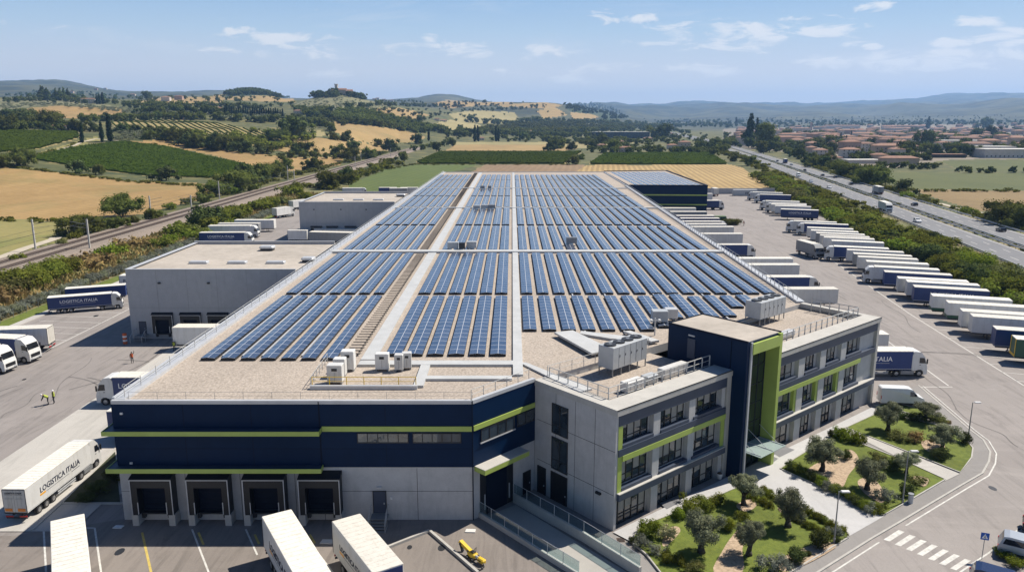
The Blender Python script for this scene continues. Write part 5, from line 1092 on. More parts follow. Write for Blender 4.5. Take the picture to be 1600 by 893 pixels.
# --- vans and cars
def car(name,label,cat,loc,rz,kind='car',paint='car_dark',near=True,group=None):
    t=thing(name,label,cat,loc,rz,group)
    if kind=='car': L,W,prof,gl=4.5,.88,[(0,.32),(-.02,.75),(.12,.95),(.45,1.38),(1.0,1.46),(2.1,1.44),(3.0,.98),(4.1,.86),(4.45,.7),(4.5,.32)],[(.42,1.0),(.66,1.37),(2.05,1.37),(2.82,1.0)]
    elif kind=='mpv': L,W,prof,gl=4.8,.95,[(0,.32),(0,.9),(.15,1.2),(.38,1.78),(.8,1.86),(3.0,1.8),(3.9,1.15),(4.6,1.0),(4.8,.72),(4.8,.32)],[(.35,1.18),(.52,1.66),(2.95,1.62),(3.62,1.18)]
    else: L,W,prof,gl=6.0,1.02,[(0,.4),(0,2.5),(.15,2.6),(3.6,2.6),(4.3,2.45),(5.05,1.55),(5.85,1.25),(6.0,.9),(6.0,.4)],[(3.95,1.55),(3.95,2.2),(4.38,2.2),(4.95,1.55)]
    def body(mb):
        n=len(prof); top=1.0 if kind!='van' else 1.6; P=[]
        for s in (-1,1):
            for x,z in prof: P.append((x,s*(W-(max(0,z-top)*.22)),z))
        mb.add(P,[(i,(i+1)%n,n+(i+1)%n,n+i)[::-1] for i in range(n)]+[list(range(n)),list(range(2*n-1,n-1,-1))])
    link('body',cached(f'body|{kind}{paint}',body,M[paint]),t)
    for s in (-1,1):
        def sw(mb,s=s): top=1.0 if kind!='van' else 1.6; mb.add([(x,s*(W-max(0,z-top)*.22+.008),z) for x,z in gl],[(3,2,1,0) if s<0 else (0,1,2,3)])
        link('side_window',cached(f'side_window|{kind}{s}',sw,M['vehicle_glass']),t)
    i={'car':5,'mpv':5,'van':4}[kind]; (xa,za),(xb,zb)=prof[i],prof[i+1]
    def ws(mb):
        nx,nz=(za-zb),(xb-xa); l_=math.hypot(nx,nz); nx,nz=nx/l_*.01,nz/l_*.01; a=Vector((xa,0,za)).lerp(Vector((xb,0,zb)),.1); b=Vector((xa,0,za)).lerp(Vector((xb,0,zb)),.92)
        mb.add([(a.x+nx,-W*.80,a.z+nz),(a.x+nx,W*.80,a.z+nz),(b.x+nx,W*.88,b.z+nz),(b.x+nx,-W*.88,b.z+nz)],[(3,2,1,0)])
    link('windscreen',cached(f'windscreen|{kind}',ws,M['vehicle_glass']),t)
    if kind!='van':
        (xa2,za2),(xb2,zb2)=prof[2],prof[3]
        def rw(mb): mb.add([(xa2+.04-.012,-W*.78,za2+.06),(xa2+.04-.012,W*.78,za2+.06),(xb2-.03-.012,W*.74,zb2-.08),(xb2-.03-.012,-W*.74,zb2-.08)],[(0,3,2,1)])
        link('rear_window',cached(f'rear_window|{kind}',rw,M['vehicle_glass']),t)
    r=.33 if kind!='van' else .36
    for x in ((.85,3.65) if kind=='car' else (.9,3.85) if kind=='mpv' else (1.2,4.95)):
        for s in (-1,1): wheel(t,x,s*(W-.08),r,.24,near)
    if near:
        for s in (-1,1):
            link('tail_light',cached(f'tail_light|{kind}',lambda mb:mb.box(-.02,.03,-.1,.1,.75 if kind!='van' else 1.0,1.0 if kind!='van' else 1.5),M['tail_red']),t,(0,s*(W-.12),0))
            link('headlight',cached(f'headlight|{kind}',lambda mb:mb.box(L-.06,L+.012,-.2,.2,.62,.8),M['pale_metal']),t,(0,s*(W-.25),0))
            link('mirror',cached(f'mirror|{kind}{s}',lambda mb,s=s:mb.bbox(3.0 if kind!='van' else 4.6,3.15 if kind!='van' else 4.75,(W if s>0 else -W-.2),(W+.2 if s>0 else -W),.95 if kind!='van' else 1.6,1.12 if kind!='van' else 1.95,.02),M['trim_dark']),t)
        link('sill',cached(f'sill|{kind}',lambda mb:mb.box(1.3,L-1.5,-W-.012,W+.012,.36,.52),M['trim_dark']),t)
    return t
p=at(1377,635); car('delivery_van','white panel van parked on the edge of the lawn by the offices','van',(p.x,p.y+.9,.2),R(-7),'van','car_white').scale=(.92,)*3
p=at(1567,868); car('parked_car','silver people carrier in the parking bay at the right edge','car',(p.x,p.y+.9,.06),R(-33),'mpv','car_silver')
p=at(1522,921); car('parked_car','dark blue people carrier at the bottom edge beside the crossing sign','car',(p.x,p.y+.9,.06),R(-33),'mpv','car_blue')
p=at(1598,838); car('parked_car','dark car just showing behind the silver one','car',(p.x+.8,p.y+1.4,.06),R(-33),'mpv','car_dark')
hang=math.degrees(math.atan2(HD.y,HD.x))
def hcar(px,py,paint,lab,kind='car',name='car_on_motorway'):
    q=at(px,py); o=(q-HA).dot(HN); toward=o<14
    return car(name,lab,'van' if kind=='van' else 'car',(q.x,q.y,.31),R(hang+(180 if toward else 0)),kind,paint,False,'vehicles on the motorway')
for px,py,pt,lab in ((1430,347,'car_white','white car on the near carriageway, nearest the camera'),(1431,323,'car_dark','dark car on the far carriageway level with the white lorry'),(1568,364,'car_dark','dark car on the far carriageway near the right edge'),(1294,294,'car_white','white car on the near carriageway, left of the grey lorry'),(1331,290,'car_dark','dark car on the far carriageway just left of the grey lorry'),
  (1306,279,'car_blue','dark blue car at the outer edge of the far carriageway'),(1286,276,'car_dark','dark car on the far carriageway, second beyond the grey lorry'),(1258,268,'car_dark','dark car on the far carriageway, nearer than the blue lorry'),(1266,285,'car_silver','silver car on the near carriageway half hidden by bushes'),(1237,259,'car_silver','silver car following just behind the blue lorry'),(1215,253,'car_dark','dark car beside the blue lorry on the motorway')):
    hcar(px,py,pt,lab)
hcar(1246,276,'car_white','white van on the near carriageway beyond the silver car','van','van_on_motorway')
for k in range(14):
    s_=760+k*95+RNG.uniform(-25,25); o_=[4,7.5,19,22.5][k%4]; q=hw(s_,o_+1); car('car_on_motorway','small far car where the motorway bends towards the town','car',(q.x,q.y,.31),R(hang+(180 if o_<12 else 0)),'car',['car_dark','car_white','car_silver','car_blue'][k%4],False,'far cars on the motorway')
def hlorry(px,py,col,lab,toward,L_):
    q=at(px,py); dg=hang+(180 if toward else 0); c,s=math.cos(R(dg)),math.sin(R(dg)); back=L_+2.4 if toward else 0
    t=truck(lab,q.x-c*back,q.y-s*back,dg,col,True,L_,None,False,'vehicles on the motorway'); t.location.z=.31; return t
hlorry(1389,334,'white','white lorry with blue cab front coming along the near carriageway',True,9.5); hlorry(1376,305,'grey','grey box lorry driving away on the far carriageway',False,9.5); hlorry(1228,256,'blue','blue lorry driving away far along the motorway',False,8)
# small lorry and container by the far boundary wall
p=at(1119,307); truck('tiny white lorry standing against the far boundary wall',p.x,p.y,90,'white',False,6,None,False)
t=thing('shipping_container','long white container with grey front against the far boundary wall','container',at(1146,306)); mb=MB(); mb.bbox(0,12,0,2.4,.1,3,.05); mb.build('box',M['chiller_casing'],t); mb=MB(); mb.box(-.05,12.05,-.05,2.45,3.001,3.15); mb.build('roof',M['truck_white'],t)
for k in range(5): mb=MB(); mb.box(6+k*.7,6.4+k*.7,-.03,-.002,.9,1.9); mb.build('mark',M['letter_navy'],t)
t=thing('waste_skip','dark green compactor skip with yellow end beside the clipped hedge island','skip',at(1109,350)); mb=MB(); mb.bbox(0,6.2,0,2.6,.2,2.4,.08); mb.build('body',M['truck_green'],t); mb=MB(); mb.bbox(.1,6.1,.1,2.5,2.401,2.9,.1); mb.build('lid',M['leafpaint'] if 'leafpaint' in M else plain('leafpaint',(.10,.16,.06),.6,0,.1,2),t); mb=MB(); mb.box(-.12,-.002,.2,2.4,.2,2.1); mb.build('end_frame',M['yellow_paint'],t)
for k in range(2): mb=MB(); mb.box(2.6+k*.9,3.2+k*.9,-.03,-.002,1.0,1.5); mb.build('mark',M['truck_white'],t)
# small white box truck and handcart near the far annex
p=at(452,379); truck('small white box trailer with a dark emblem beside the far annex',p.x,p.y,0,'white',False,6,None,True)
p=at(189,458); t=truck('small white box van with dark lettering at the corner of the near annex',p.x,p.y+1,3,'white',False,6.5,None,True); put_text(t,'PAAL',2.4,.9,-1.282,2.4,-1,'letter_navy')
# ================================================================ people
def person(label,loc,rz,pose='stand',vest='hivis',legs='workwear',head='helmet_white',s=1.0):
    t=thing('person',label,'person',loc,rz,None,s)
    b=.0 if pose!='bend' else .95
    hip=Vector((0,0,.93)); rot=lambda v: Vector((v[0]*math.cos(b)+v[2]*math.sin(b),v[1],v[2]*math.cos(b)-v[0]*math.sin(b)))
    up=lambda x,y,z: hip+rot((x,y,z-.93))
    J={'hip':hip,'waist':up(0,0,1.12),'chest':up(.01,0,1.36),'neck':up(.01,0,1.50),'head':up(.03,0,1.62),'crown':up(.02,0,1.74)}
    for sd,n in ((1,'l'),(-1,'r')):
        st=.12*sd if pose!='bend' else .16*sd
        J['hj'+n]=Vector((0,.1*sd,.9)); J['kn'+n]=Vector((.05+(.08*sd if pose=='walk' else 0),.12*sd,.5)); J['an'+n]=Vector((-.02+(.2*sd if pose=='walk' else 0),.13*sd,.09)); J['to'+n]=J['an'+n]+Vector((.17,0,-.05))
        J['sh'+n]=up(.0,.19*sd,1.44); 
        if pose=='bend': J['el'+n]=J['sh'+n]+Vector((.08,.04*sd,-.28)); J['wr'+n]=J['el'+n]+Vector((.14,-.05*sd,-.22))
        elif pose=='raise' and sd>0: J['el'+n]=J['sh'+n]+Vector((.05,.14,.18)); J['wr'+n]=J['el'+n]+Vector((.08,.0,.25))
        else: J['el'+n]=J['sh'+n]+Vector((-.02,.07*sd,-.29)); J['wr'+n]=J['el'+n]+Vector((.10,.0,-.24))
        J['ha'+n]=J['wr'+n]+(J['wr'+n]-J['el'+n]).normalized()*.13
    RAD={'hip':.145,'waist':.125,'chest':.155,'neck':.06,'head':.095,'crown':.07}
    for n in 'lr': RAD.update({'hj'+n:.095,'kn'+n:.065,'an'+n:.045,'to'+n:.035,'sh'+n:.062,'el'+n:.045,'wr'+n:.033,'ha'+n:.036})
    E=[('hip','waist'),('waist','chest'),('chest','neck'),('neck','head'),('head','crown')]
    for n in 'lr': E+=[('hip','hj'+n),('hj'+n,'kn'+n),('kn'+n,'an'+n),('an'+n,'to'+n),('chest','sh'+n),('sh'+n,'el'+n),('el'+n,'wr'+n),('wr'+n,'ha'+n)]
    K=list(J); me=bpy.data.meshes.new('sk'); me.from_pydata([tuple(J[k]) for k in K],[(K.index(a),K.index(c)) for a,c in E],[])
    o=bpy.data.objects.new('sk',me); COL.objects.link(o); md=o.modifiers.new('s','SKIN'); 
    if not me.skin_vertices: me.attributes  # skin layer is made by the modifier
    bpy.context.view_layer.objects.active=o; 
    sv=me.skin_vertices[0].data if len(me.skin_vertices) else None
    if sv is not None:
        for i,k in enumerate(K): sv[i].radius=(RAD[k],RAD[k]); sv[i].use_root=(k=='hip')
    ss=o.modifiers.new('u','SUBSURF'); ss.levels=1; ss.render_levels=1
    dg=bpy.context.evaluated_depsgraph_get(); dg.update(); bm_=bpy.data.meshes.new_from_object(o.evaluated_get(dg)); bpy.data.objects.remove(o)
    bm_.materials.clear(); 
    for m in (legs,'skin'): bm_.materials.append(M[m])
    hd=J['head']; hands=[J['hal'],J['har']]
    for f in bm_.polygons: f.material_index=1 if ((f.center-hd).length<.15 and (f.center-J['neck']).length>.02) or any((f.center-h).length<.085 for h in hands) else 0; f.use_smooth=True
    body=link('body',bm_,t)
    # vest: a slightly larger shell round the torso; helmet or hair: a cap on the head
    mb=MB(); rings=[]
    for k,(j,wx,wy) in enumerate((('hip',.165,.205),('waist',.155,.195),('chest',.165,.215),('neck',.085,.13))):
        c=J[j]; rings.append([c+rot((wx*math.cos(a*PI/6),wy*math.sin(a*PI/6),0.02 if j!='neck' else -.03)) for a in range(12)])
    for q in range(3): mb.add(rings[q]+rings[q+1],[(i,(i+1)%12,12+(i+1)%12,12+i) for i in range(12)])
    mb.build('vest',M[vest],t,True)
    mb=MB(); c=J['head']+rot((0,0,.02)); L=[]
    for k in range(5):
        ph=k*PI/2/4*.98; L.append([c+rot((.125*math.cos(ph)*math.cos(a*PI/6),.11*math.cos(ph)*math.sin(a*PI/6),.135*math.sin(ph))) for a in range(12)])
    for q in range(4): mb.add(L[q]+L[q+1],[(i,(i+1)%12,12+(i+1)%12,12+i) for i in range(12)])
    if head=='helmet_white': mb.add(L[0]+[c+rot((.165*math.cos(a*PI/6)+.02,.135*math.sin(a*PI/6),-.01)) for a in range(12)],[(12+i,12+(i+1)%12,(i+1)%12,i) for i in range(12)])
    mb.build('helmet' if head=='helmet_white' else 'hair',M[head],t,True)
    mb=MB()
    for sd in (-1,1): e=J['head']+rot((.088,.035*sd,.0)); mb.box(e.x-.012,e.x+.012,e.y-.014,e.y+.014,e.z-.01,e.z+.01)
    mb.build('eye',M['hair_dark'],t); mb=MB(); e=J['head']+rot((.09,0,-.03)); mb.add([e+rot((0,-.018,-.015)),e+rot((0,.018,-.015)),e+rot((0,0,.035)),e+rot((.03,0,-.012))],[(0,1,3),(1,2,3),(2,0,3),(0,2,1)]); mb.build('nose',M['skin'],t)
    return t
p=at(76,632); person('person in a high visibility vest bending over in the left yard',(p.x,p.y,.03),R(215),'bend',s=1.15)
p=at(85,630); person('person in a white helmet and yellow vest standing beside the bending one',(p.x,p.y,.03),R(200),'stand',s=1.1)
p=at(207,567); person('person in a reddish top raising an arm in the left yard',(p.x,p.y,.03),R(-60),'raise','workwear_orange','workwear','hair_dark',1.05)
p=at(274,548); person('person in a yellow vest beside the white trailer with the emblem',(p.x,p.y-.3,.09),R(-90),'stand','hivis','workwear','helmet_white',1.05)
p=at(1162,353); person('person walking alone across the lorry park near the skip',(p.x,p.y,.03),R(20),'walk','workwear_orange','workwear','hair_dark',1.1)
# ================================================================ ramp, rails, machine, kerbs, lamps
def glass_rail(label,pts,wallh,name='glass_balustrade',gh=1.05):
    t=thing(name,label,'balustrade',pts[0]); L=[p-pts[0] for p in pts]; mb=MB()
    mb.kerb(L,.28,0,wallh); mb.build('base_wall',M['concrete_light'],t); tot=[]
    for a,b in zip(L[:-1],L[1:]):
        n=max(1,round((b-a).length/2.1))
        for k in range(n): tot.append((a.lerp(b,k/n),a.lerp(b,(k+1)/n)))
    for a,b in tot:
        d=(b-a).normalized(); n_=Vector((-d.y,d.x,0))*.012; a2=a+d*.04; b2=b-d*.04
        mb=MB(); mb.prism([(q.x,q.y) for q in (a2-n_,b2-n_,b2+n_,a2+n_)],wallh+.06,wallh+gh); mb.build('pane',M['balustrade_glass'],t)
        mb=MB(); mb.box(a.x-.025,a.x+.025,a.y-.025,a.y+.025,wallh,wallh+gh); mb.build('post',M['pale_metal'],t)
    mb=MB(); mb.path([q+Vector((0,0,wallh+gh+.02)) for q in L],.022,6); mb.build('top_rail',M['pale_metal'],t)
    return t
glass_rail('glass balustrade on a low wall on the near side of the dock ramp',[at(748,806),at(905,904)],.55)
glass_rail('glass balustrade on a higher wall between dock ramp and office',[at(803,784),at(912,846),at(1000,902)],1.0)
mb=MB(); mb.poly([tuple(at(a,b,.07)) for a,b in ((758,806),(806,788),(1000,905),(912,905))]); struct('ramp',mb,M['ramp_concrete'])
mb=MB(); mb.poly([tuple(at(a,b,.06)) for a,b in ((806,780),(852,775),(958,832),(980,845),(1050,905),(1005,905))]); struct('pavement',mb,M['pavement_asphalt'])
t=thing('drain_grating','rusty square drain cover in the pavement near the office corner','drain cover',at(970,843,.06)); mb=MB(); mb.box(-.35,.35,-.35,.35,0,.025); mb.build('frame',M['rail_rust'],t); mb=MB()
for k in range(6): mb.box(-.3,.3,-.3+k*.1,-.25+k*.1,.026,.035)
mb.build('grille',M['dark_metal'],t)
mb=MB(); mb.kerb(P2([(598,860),(671,831)]),.25,0,.3); mb.kerb(P2([(671,831),(747,897)]),.25,0,.3); struct('kerb',mb,M['kerb_stone'])
# yellow articulated machine lying on the asphalt
p=at(738,872); t=thing('yellow_machine','yellow articulated arm machine with a hose standing on the asphalt by the ramp','machine',(p.x,p.y,.06),R(-48),None,.84)
mb=MB(); mb.ext_y([(-2.1,.95),(-1.9,1.25),(-.4,.85),(.3,.75),(.3,.45),(-.5,.5),(-1.75,.85)],-.2,.2); mb.build('arm',M['yellow_paint'],t)
mb=MB(); mb.bbox(-.5,.6,-.35,.35,.28,.72,.1); mb.build('body',M['yellow_paint'],t)
mb=MB(); mb.ext_y([(-2.15,1.0),(-1.95,1.0),(-1.5,.1),(-1.62,.04),(-1.75,.1)],-.12,.12); mb.build('boom_leg',M['trim_dark'],t)
mb=MB(); mb.bbox(1.0,2.0,-.28,.28,.3,.68,.12); mb.build('head',M['yellow_paint'],t); mb=MB(); mb.tube((.5,0,.5),(1.05,0,.5),.13,10); mb.build('neck',M['pale_metal'],t)
mb=MB(); mb.path([(1.9,-.1,.4),(2.3,-.3,.2),(2.3,-.8,.06),(1.8,-1.2,.06),(1.0,-1.0,.06),(.3,-.5,.1)],.06,7); mb.build('hose',M['trim_dark'],t)
mb=MB(); mb.tube((.4,.1,.7),(.5,.15,1.4),.03); mb.tube((.0,.2,.7),(.15,.3,1.1),.03); mb.build('lever',M['trim_dark'],t)
mb=MB(); mb.tube((-1.75,-.26,.9),(-1.75,.26,.9),.16,12); mb.tube((-.45,-.28,.66),(-.45,.28,.66),.15,12); mb.tube((1.1,-.32,.5),(1.1,.32,.5),.12,12); mb.build('joint',M['dark_metal'],t)
mb=MB(); mb.tube((-1.5,.0,.62),(-.6,.0,.36),.07,8); mb.tube((-1.75,0,.70),(-1.5,0,.62),.04,8); mb.build('hydraulic_cylinder',M['pale_metal'],t)
mb=MB(); mb.bbox(-.15,.35,-.2,.2,.721,.86,.04); mb.box(1.3,1.7,-.29,-.281,.4,.58); mb.build('cover',M['trim_dark'],t)
for x in (-.3,.5):
    for s in (-1,1): wheel(t,x,s*.42,.2,.14,True)
for px,py,r_,lab in ((735,829,.5,'small pale slab on the asphalt by the shadow edge'),(185,823,.45,'small pale slab in the shade left of the docks'),(511,846,.6,'crumpled white sheet lying between the two lettered trailers')):
    mb=MB(); mb.prism([(-r_,-r_*.5),(r_*.9,-r_*.6),(r_,r_*.5),(-r_*.8,r_*.6)],0,.08); o=mb.build('loose_slab',M['truck_white'],None,False,at(px,py,.06)); tag(o,lab,'slab')
def lamp(label,base,hgt,rz):
    t=thing('street_lamp',label,'street lamp',base,rz); mb=MB(); mb.tube((0,0,0),(0,0,hgt),.075,10,0,.045); mb.tube((0,0,0),(0,0,.5),.11,10); mb.build('pole',M['grey_metal'],t)
    mb=MB(); mb.tube((0,0,hgt-.05),(.35,0,hgt),.035,8); mb.build('arm',M['grey_metal'],t); mb=MB(); mb.bbox(.2,.95,-.17,.17,hgt-.06,hgt+.06,.03); mb.build('lamp_head',M['truck_white'],t)
for bx,by,tx_,ty,lab,rz in ((1303,848,1310,767,'slim grey street lamp beside the wide plaza, nearest the crossing',0),(1410,786,1416,704,'slim grey street lamp at the corner of the middle garden',0),(1513,681,1519,628,'slim grey street lamp by the curved kerb near the van',0)):
    b=at(bx,by,.14); dep=b.y*CP+(HC)*SP
    v=(ty-446.5)/F; zt=HC+b.y*(-SP-v*CP)/(CP-v*SP); lamp(lab,b,zt-.14,rz)
# crossing sign
b=at(1534,872,.1); t=thing('crossing_sign','blue square pedestrian crossing sign on a grey post','road sign',b,R(-20)); mb=MB(); mb.tube((0,0,0),(0,0,3.0),.04,8); mb.build('post',M['grey_metal'],t); t.scale=(.78,)*3
mb=MB(); mb.bbox(-.42,.42,-.06,-.035,2.35,3.2,.01); pl=mb.build('sign_plate',M['sign_blue'],t); mb=MB(); mb.add([(-.32,-.064,2.5),(.32,-.064,2.5),(0,-.064,3.08)],[(0,1,2)]); mb.build('triangle',M['letter_white'],pl)
mb=MB(); mb.add([(-.03,-.068,2.84),(.03,-.068,2.84),(.03,-.068,2.9),(-.03,-.068,2.9)],[(0,1,2,3)]); mb.add([(-.04,-.068,2.68),(.04,-.068,2.68),(.03,-.068,2.83),(-.03,-.068,2.83)],[(0,1,2,3)]); mb.add([(-.12,-.068,2.53),(-.07,-.068,2.53),(.01,-.068,2.68),(-.04,-.068,2.68)],[(0,1,2,3)]); mb.add([(.07,-.068,2.53),(.12,-.068,2.53),(.04,-.068,2.68),(-.01,-.068,2.68)],[(0,1,2,3)]); mb.build('walking_figure',M['letter_navy'],pl)
# orange and white barrel, bin, planter
t=thing('barrel','orange and white striped barrier post at the annex steps','barrier',at(196,537)); mb=MB(); mb.tube((0,0,0),(0,0,1.9),.35,12); mb.build('post',M['workwear_orange'],t); mb=MB(); mb.tube((0,0,.5),(0,0,.8),.36,12); mb.tube((0,0,1.2),(0,0,1.5),.36,12); mb.build('band',M['letter_white'],t)
p=at(224,536); t=thing('metal_steps','dark metal steps with handrails at the near annex door','steps',(-64.6,129.9,0)); mb=MB(); mb.box(-1,1,-1.6,-.1,.8,.88)
for k in range(4): mb.box(-.9,.9,-1.9-k*.3,-1.62-k*.3,.6-k*.18,.66-k*.18)
mb.build('tread',M['grey_metal'],t)
for s in (-1,1): mb=MB(); mb.path([(s,-.1,1.9),(s,-1.6,1.9),(s,-2.9,1.1),(s,-2.9,0)],.05); mb.tube((s,-1.6,0),(s,-1.6,1.9),.05); mb.build('handrail',M['rail_metal'],t)
t=thing('planter','white round planter beside the office entrance','planter',at(1124,747,.16)); mb=MB(); mb.tube((0,0,0),(0,0,.6),.22,12,0,.34); mb.build('pot',M['pot_white'],t); mb=MB(); mb.tube((0,0,.601),(0,0,.75),.3,10,0,.1); mb.build('soil',M['bark'],t)
p=at(1412,784,.14); t=thing('litter_bin','small grey litter bin at the foot of the garden lamp','litter bin',(p.x+.6,p.y-.1,.14)); mb=MB(); mb.tube((0,0,0),(0,0,.9),.25,12); mb.build('body',M['pale_metal'],t); mb=MB(); mb.tube((0,0,.901),(0,0,1.0),.28,12); mb.build('lid',M['grey_metal'],t)
# catenary masts
MAST=[(86,390,344),(153,390,344),(255,341,307),(305,341,306),(360,312,284),(445,292,262),(480,283,255),(555,263,244),(595,252,238),(620,246,231)]
prev={}
def hz(b,ty): v=(ty-446.5)/F; return HC+b.y*(-SP-v*CP)/(CP-v*SP)
for k,(px,py,ty) in enumerate(MAST):
    side=-1 if k%2==0 else 1; b=at(px,py,.3); h=max(7.5,min(9.5,hz(b,ty)))
    b.x=-140.2 if side<0 else -124.2
    t=thing('catenary_mast',f'concrete railway mast on the {"field" if side<0 else "yard"} side of the line, {ORD[k//2]} from the left','mast',b); mb=MB(); mb.box(-.2,.2,-.2,.2,0,h); mb.build('pole',M['concrete_light'],t)
    mb=MB(); mb.tube((0,0,h-1.6),(-side*5,0,h-.6),.06); mb.tube((0,0,h-2.6),(-side*5,0,h-1.9),.05); mb.build('bracket',M['grey_metal'],t)
for nm,x,lab in ((0,-134.8,'overhead railway wire above the field side track'),(1,-129.2,'overhead railway wire above the yard side track')):
    mb=MB(); pts=[Vector((0,60+k*25,0)) for k in range(40)]
    mb.path([(0,q.y-60,7.4+(0 if k%2==0 else -.25)) for k,q in enumerate(pts)],.03,4); mb.path([(0,q.y-60,6.1) for q in pts],.03,4); o=mb.build('overhead_wire',M['dark_metal'],None,False,(x,60,0)); tag(o,lab,'wire')
# ================================================================ foliage meshes
def leaf_arrays(clumps,n,size,rng,squash=1.0,core=.72,up=.3):
    """leaf sized quads scattered through the shells of the clumps, plus a rough inner body per clump"""
    C=np.array([c for c,_ in clumps]); Rr=np.array([r for _,r in clumps]); w=Rr**2/np.sum(Rr**2); k=rng.choice(len(clumps),n,p=w)
    d=rng.normal(size=(n,3)); d[:,2]+=up*.5; d/=np.linalg.norm(d,axis=1)[:,None]
    p=C[k]+d*(Rr[k]*rng.uniform(.72,1.12,n))[:,None]*np.array([1,1,squash])
    nr=d+rng.normal(size=(n,3))*.55+np.array([0,0,.25]); nr/=np.linalg.norm(nr,axis=1)[:,None]
    a=np.cross(nr,rng.normal(size=(n,3))); a/=np.linalg.norm(a,axis=1)[:,None]; b=np.cross(nr,a)
    s=size*rng.uniform(.6,1.3,n)[:,None]; asp=rng.uniform(.45,.9,n)[:,None]
    V=np.stack([p-a*s,p-b*s*asp,p+a*s,p+b*s*asp],1).reshape(-1,3); Fq=np.arange(4*n).reshape(-1,4)
    if core:
        ico=[(0,0,1),(.894,0,.447),(.276,.851,.447),(-.724,.526,.447),(-.724,-.526,.447),(.276,-.851,.447),(.724,.526,-.447),(-.276,.851,-.447),(-.894,0,-.447),(-.276,-.851,-.447),(.724,-.526,-.447),(0,0,-1)]
        T=[(0,1,2),(0,2,3),(0,3,4),(0,4,5),(0,5,1),(1,6,2),(2,7,3),(3,8,4),(4,9,5),(5,10,1),(6,7,2),(7,8,3),(8,9,4),(9,10,5),(10,6,1),(11,7,6),(11,8,7),(11,9,8),(11,10,9),(11,6,10)]
        cv=[];cf=[]
        for c,r in clumps:
            o=len(V)+len(cv); cv+= [np.array(c)+np.array(q)*r*core*np.array([1,1,squash])*rng.uniform(.8,1.15) for q in ico]; cf+=[[o+i for i in t] for t in T]
        V=np.vstack([V,np.array(cv)]); return V,Fq,np.array(cf)
    return V,Fq,np.empty((0,3),int)
def arr_mesh(name,V,Q,T,mats,extra=None):
    """extra: MB whose faces get material 1 (trunk)"""
    ev=np.array(extra.v) if extra and extra.v else np.empty((0,3)); ef=[[i+len(V) for i in f] for f in extra.f] if extra else []
    me=bpy.data.meshes.new(name); me.from_pydata(np.vstack([V,ev]).tolist(),[],Q.tolist()+T.tolist()+ef)
    for m in mats: me.materials.append(m)
    if ef: me.polygons.foreach_set('material_index',[0]*(len(Q)+len(T))+[1]*len(ef))
    me.update(); return me
def crown_clumps(kind,rng):
    if kind=='round': return [((rng.normal()*.16,rng.normal()*.16,.52+rng.uniform(-.34,.30)),rng.uniform(.13,.23)) for _ in range(14)]+[((0,0,.45),.28),((0,0,.70),.22)]
    if kind=='wide': return [((rng.normal()*.26,rng.normal()*.26,.46+rng.uniform(-.32,.30)),rng.uniform(.15,.26)) for _ in range(18)]+[((0,0,.42),.34)]
    if kind=='cypress': return [((rng.normal()*.012,rng.normal()*.012,z),.105*(1-abs(z-.36)**1.6*1.35)*rng.uniform(.85,1.1)) for z in np.linspace(.08,.93,13)]
    if kind=='pine': return [((rng.normal()*.05*(1.3-z),rng.normal()*.05*(1.3-z),z),.22*(1.12-z)*rng.uniform(.8,1.2)) for z in np.linspace(.2,.94,12)]
    if kind=='bush': return [((rng.normal()*.34,rng.normal()*.34,.38+rng.uniform(-.15,.22)),rng.uniform(.2,.36)) for _ in range(12)]+[((0,0,.35),.5)]
    if kind=='ball': return [((0,0,.5),.5)]+[((math.cos(a)*.22,math.sin(a)*.22,.45+.15*(i%2)),.36) for i,a in enumerate(np.linspace(0,6.28,7)[:-1])]
    if kind=='olive': return [((rng.normal()*.17,rng.normal()*.17,.66+rng.uniform(-.16,.19)),rng.uniform(.09,.17)) for _ in range(22)]+[((rng.normal()*.03,rng.normal()*.03,.66),.2)]
def trunk_mb(kind,rng):
    mb=MB()
    if kind in('bush','ball','cypress'): return mb
    mb.tube((0,0,0),(.01,0,.34),.032,6,0,.022)
    for k in range(4): a=k*1.7+rng.uniform(0,1); mb.tube((0,0,.25+.04*k),(math.cos(a)*.2,math.sin(a)*.2,.5+.06*k),.016,5,0,.006)
    return mb
TV={}
def variants(kind,mat,n,size,count,tag_,core=.72):
    L=[]
    for i in range(count):
        rng=np.random.default_rng(hash_(kind+mat+tag_)+i); V,Q,T=leaf_arrays(crown_clumps(kind,rng),n,size,rng,1.0,core if kind not in('bush',) else .5); L.append(arr_mesh(kind+'_tree' if kind not in('bush','ball') else 'bush',V,Q,T,[M[mat],M['bark']],trunk_mb(kind,rng)))
    TV[(kind,mat,tag_)]=L
def hash_(s): return sum((i+1)*ord(c) for i,c in enumerate(s))%100000
for k,m,n,s,c in (('round','leaf_tree',620,.058,3),('wide','leaf_tree',700,.058,2),('wide','leaf_dark',700,.058,2),('round','leaf_dark',620,.055,2),('cypress','leaf_cypress',620,.035,2),('pine','leaf_dark',500,.06,1),('bush','leaf_bush',520,.085,3),('bush','leaf_bright',520,.085,2),('bush','leaf_dark',420,.09,1),('bush','leaf_scrub',420,.08,2),('bush','leaf_dry',320,.08,1),('olive','leaf_olive',420,.05,2)): variants(k,m,n,s,c,'mid')
for k,m,n,s,c in (('round','leaf_tree',2400,.030,2),('wide','leaf_tree',2600,.030,2),('bush','leaf_bush',2200,.042,3),('bush','leaf_bright',2200,.042,2),('bush','leaf_dark',2000,.042,2),('bush','leaf_scrub',1600,.045,1),('bush','leaf_grey',1800,.040,2),('bush','leaf_dry',1200,.045,1),('bush','leaf_flower',900,.045,1),('ball','leaf_dark',2600,.034,1),('ball','leaf_bright',2600,.034,1),('bush','leaf_olive',1600,.04,1)): variants(k,m,n,s,c,'near')
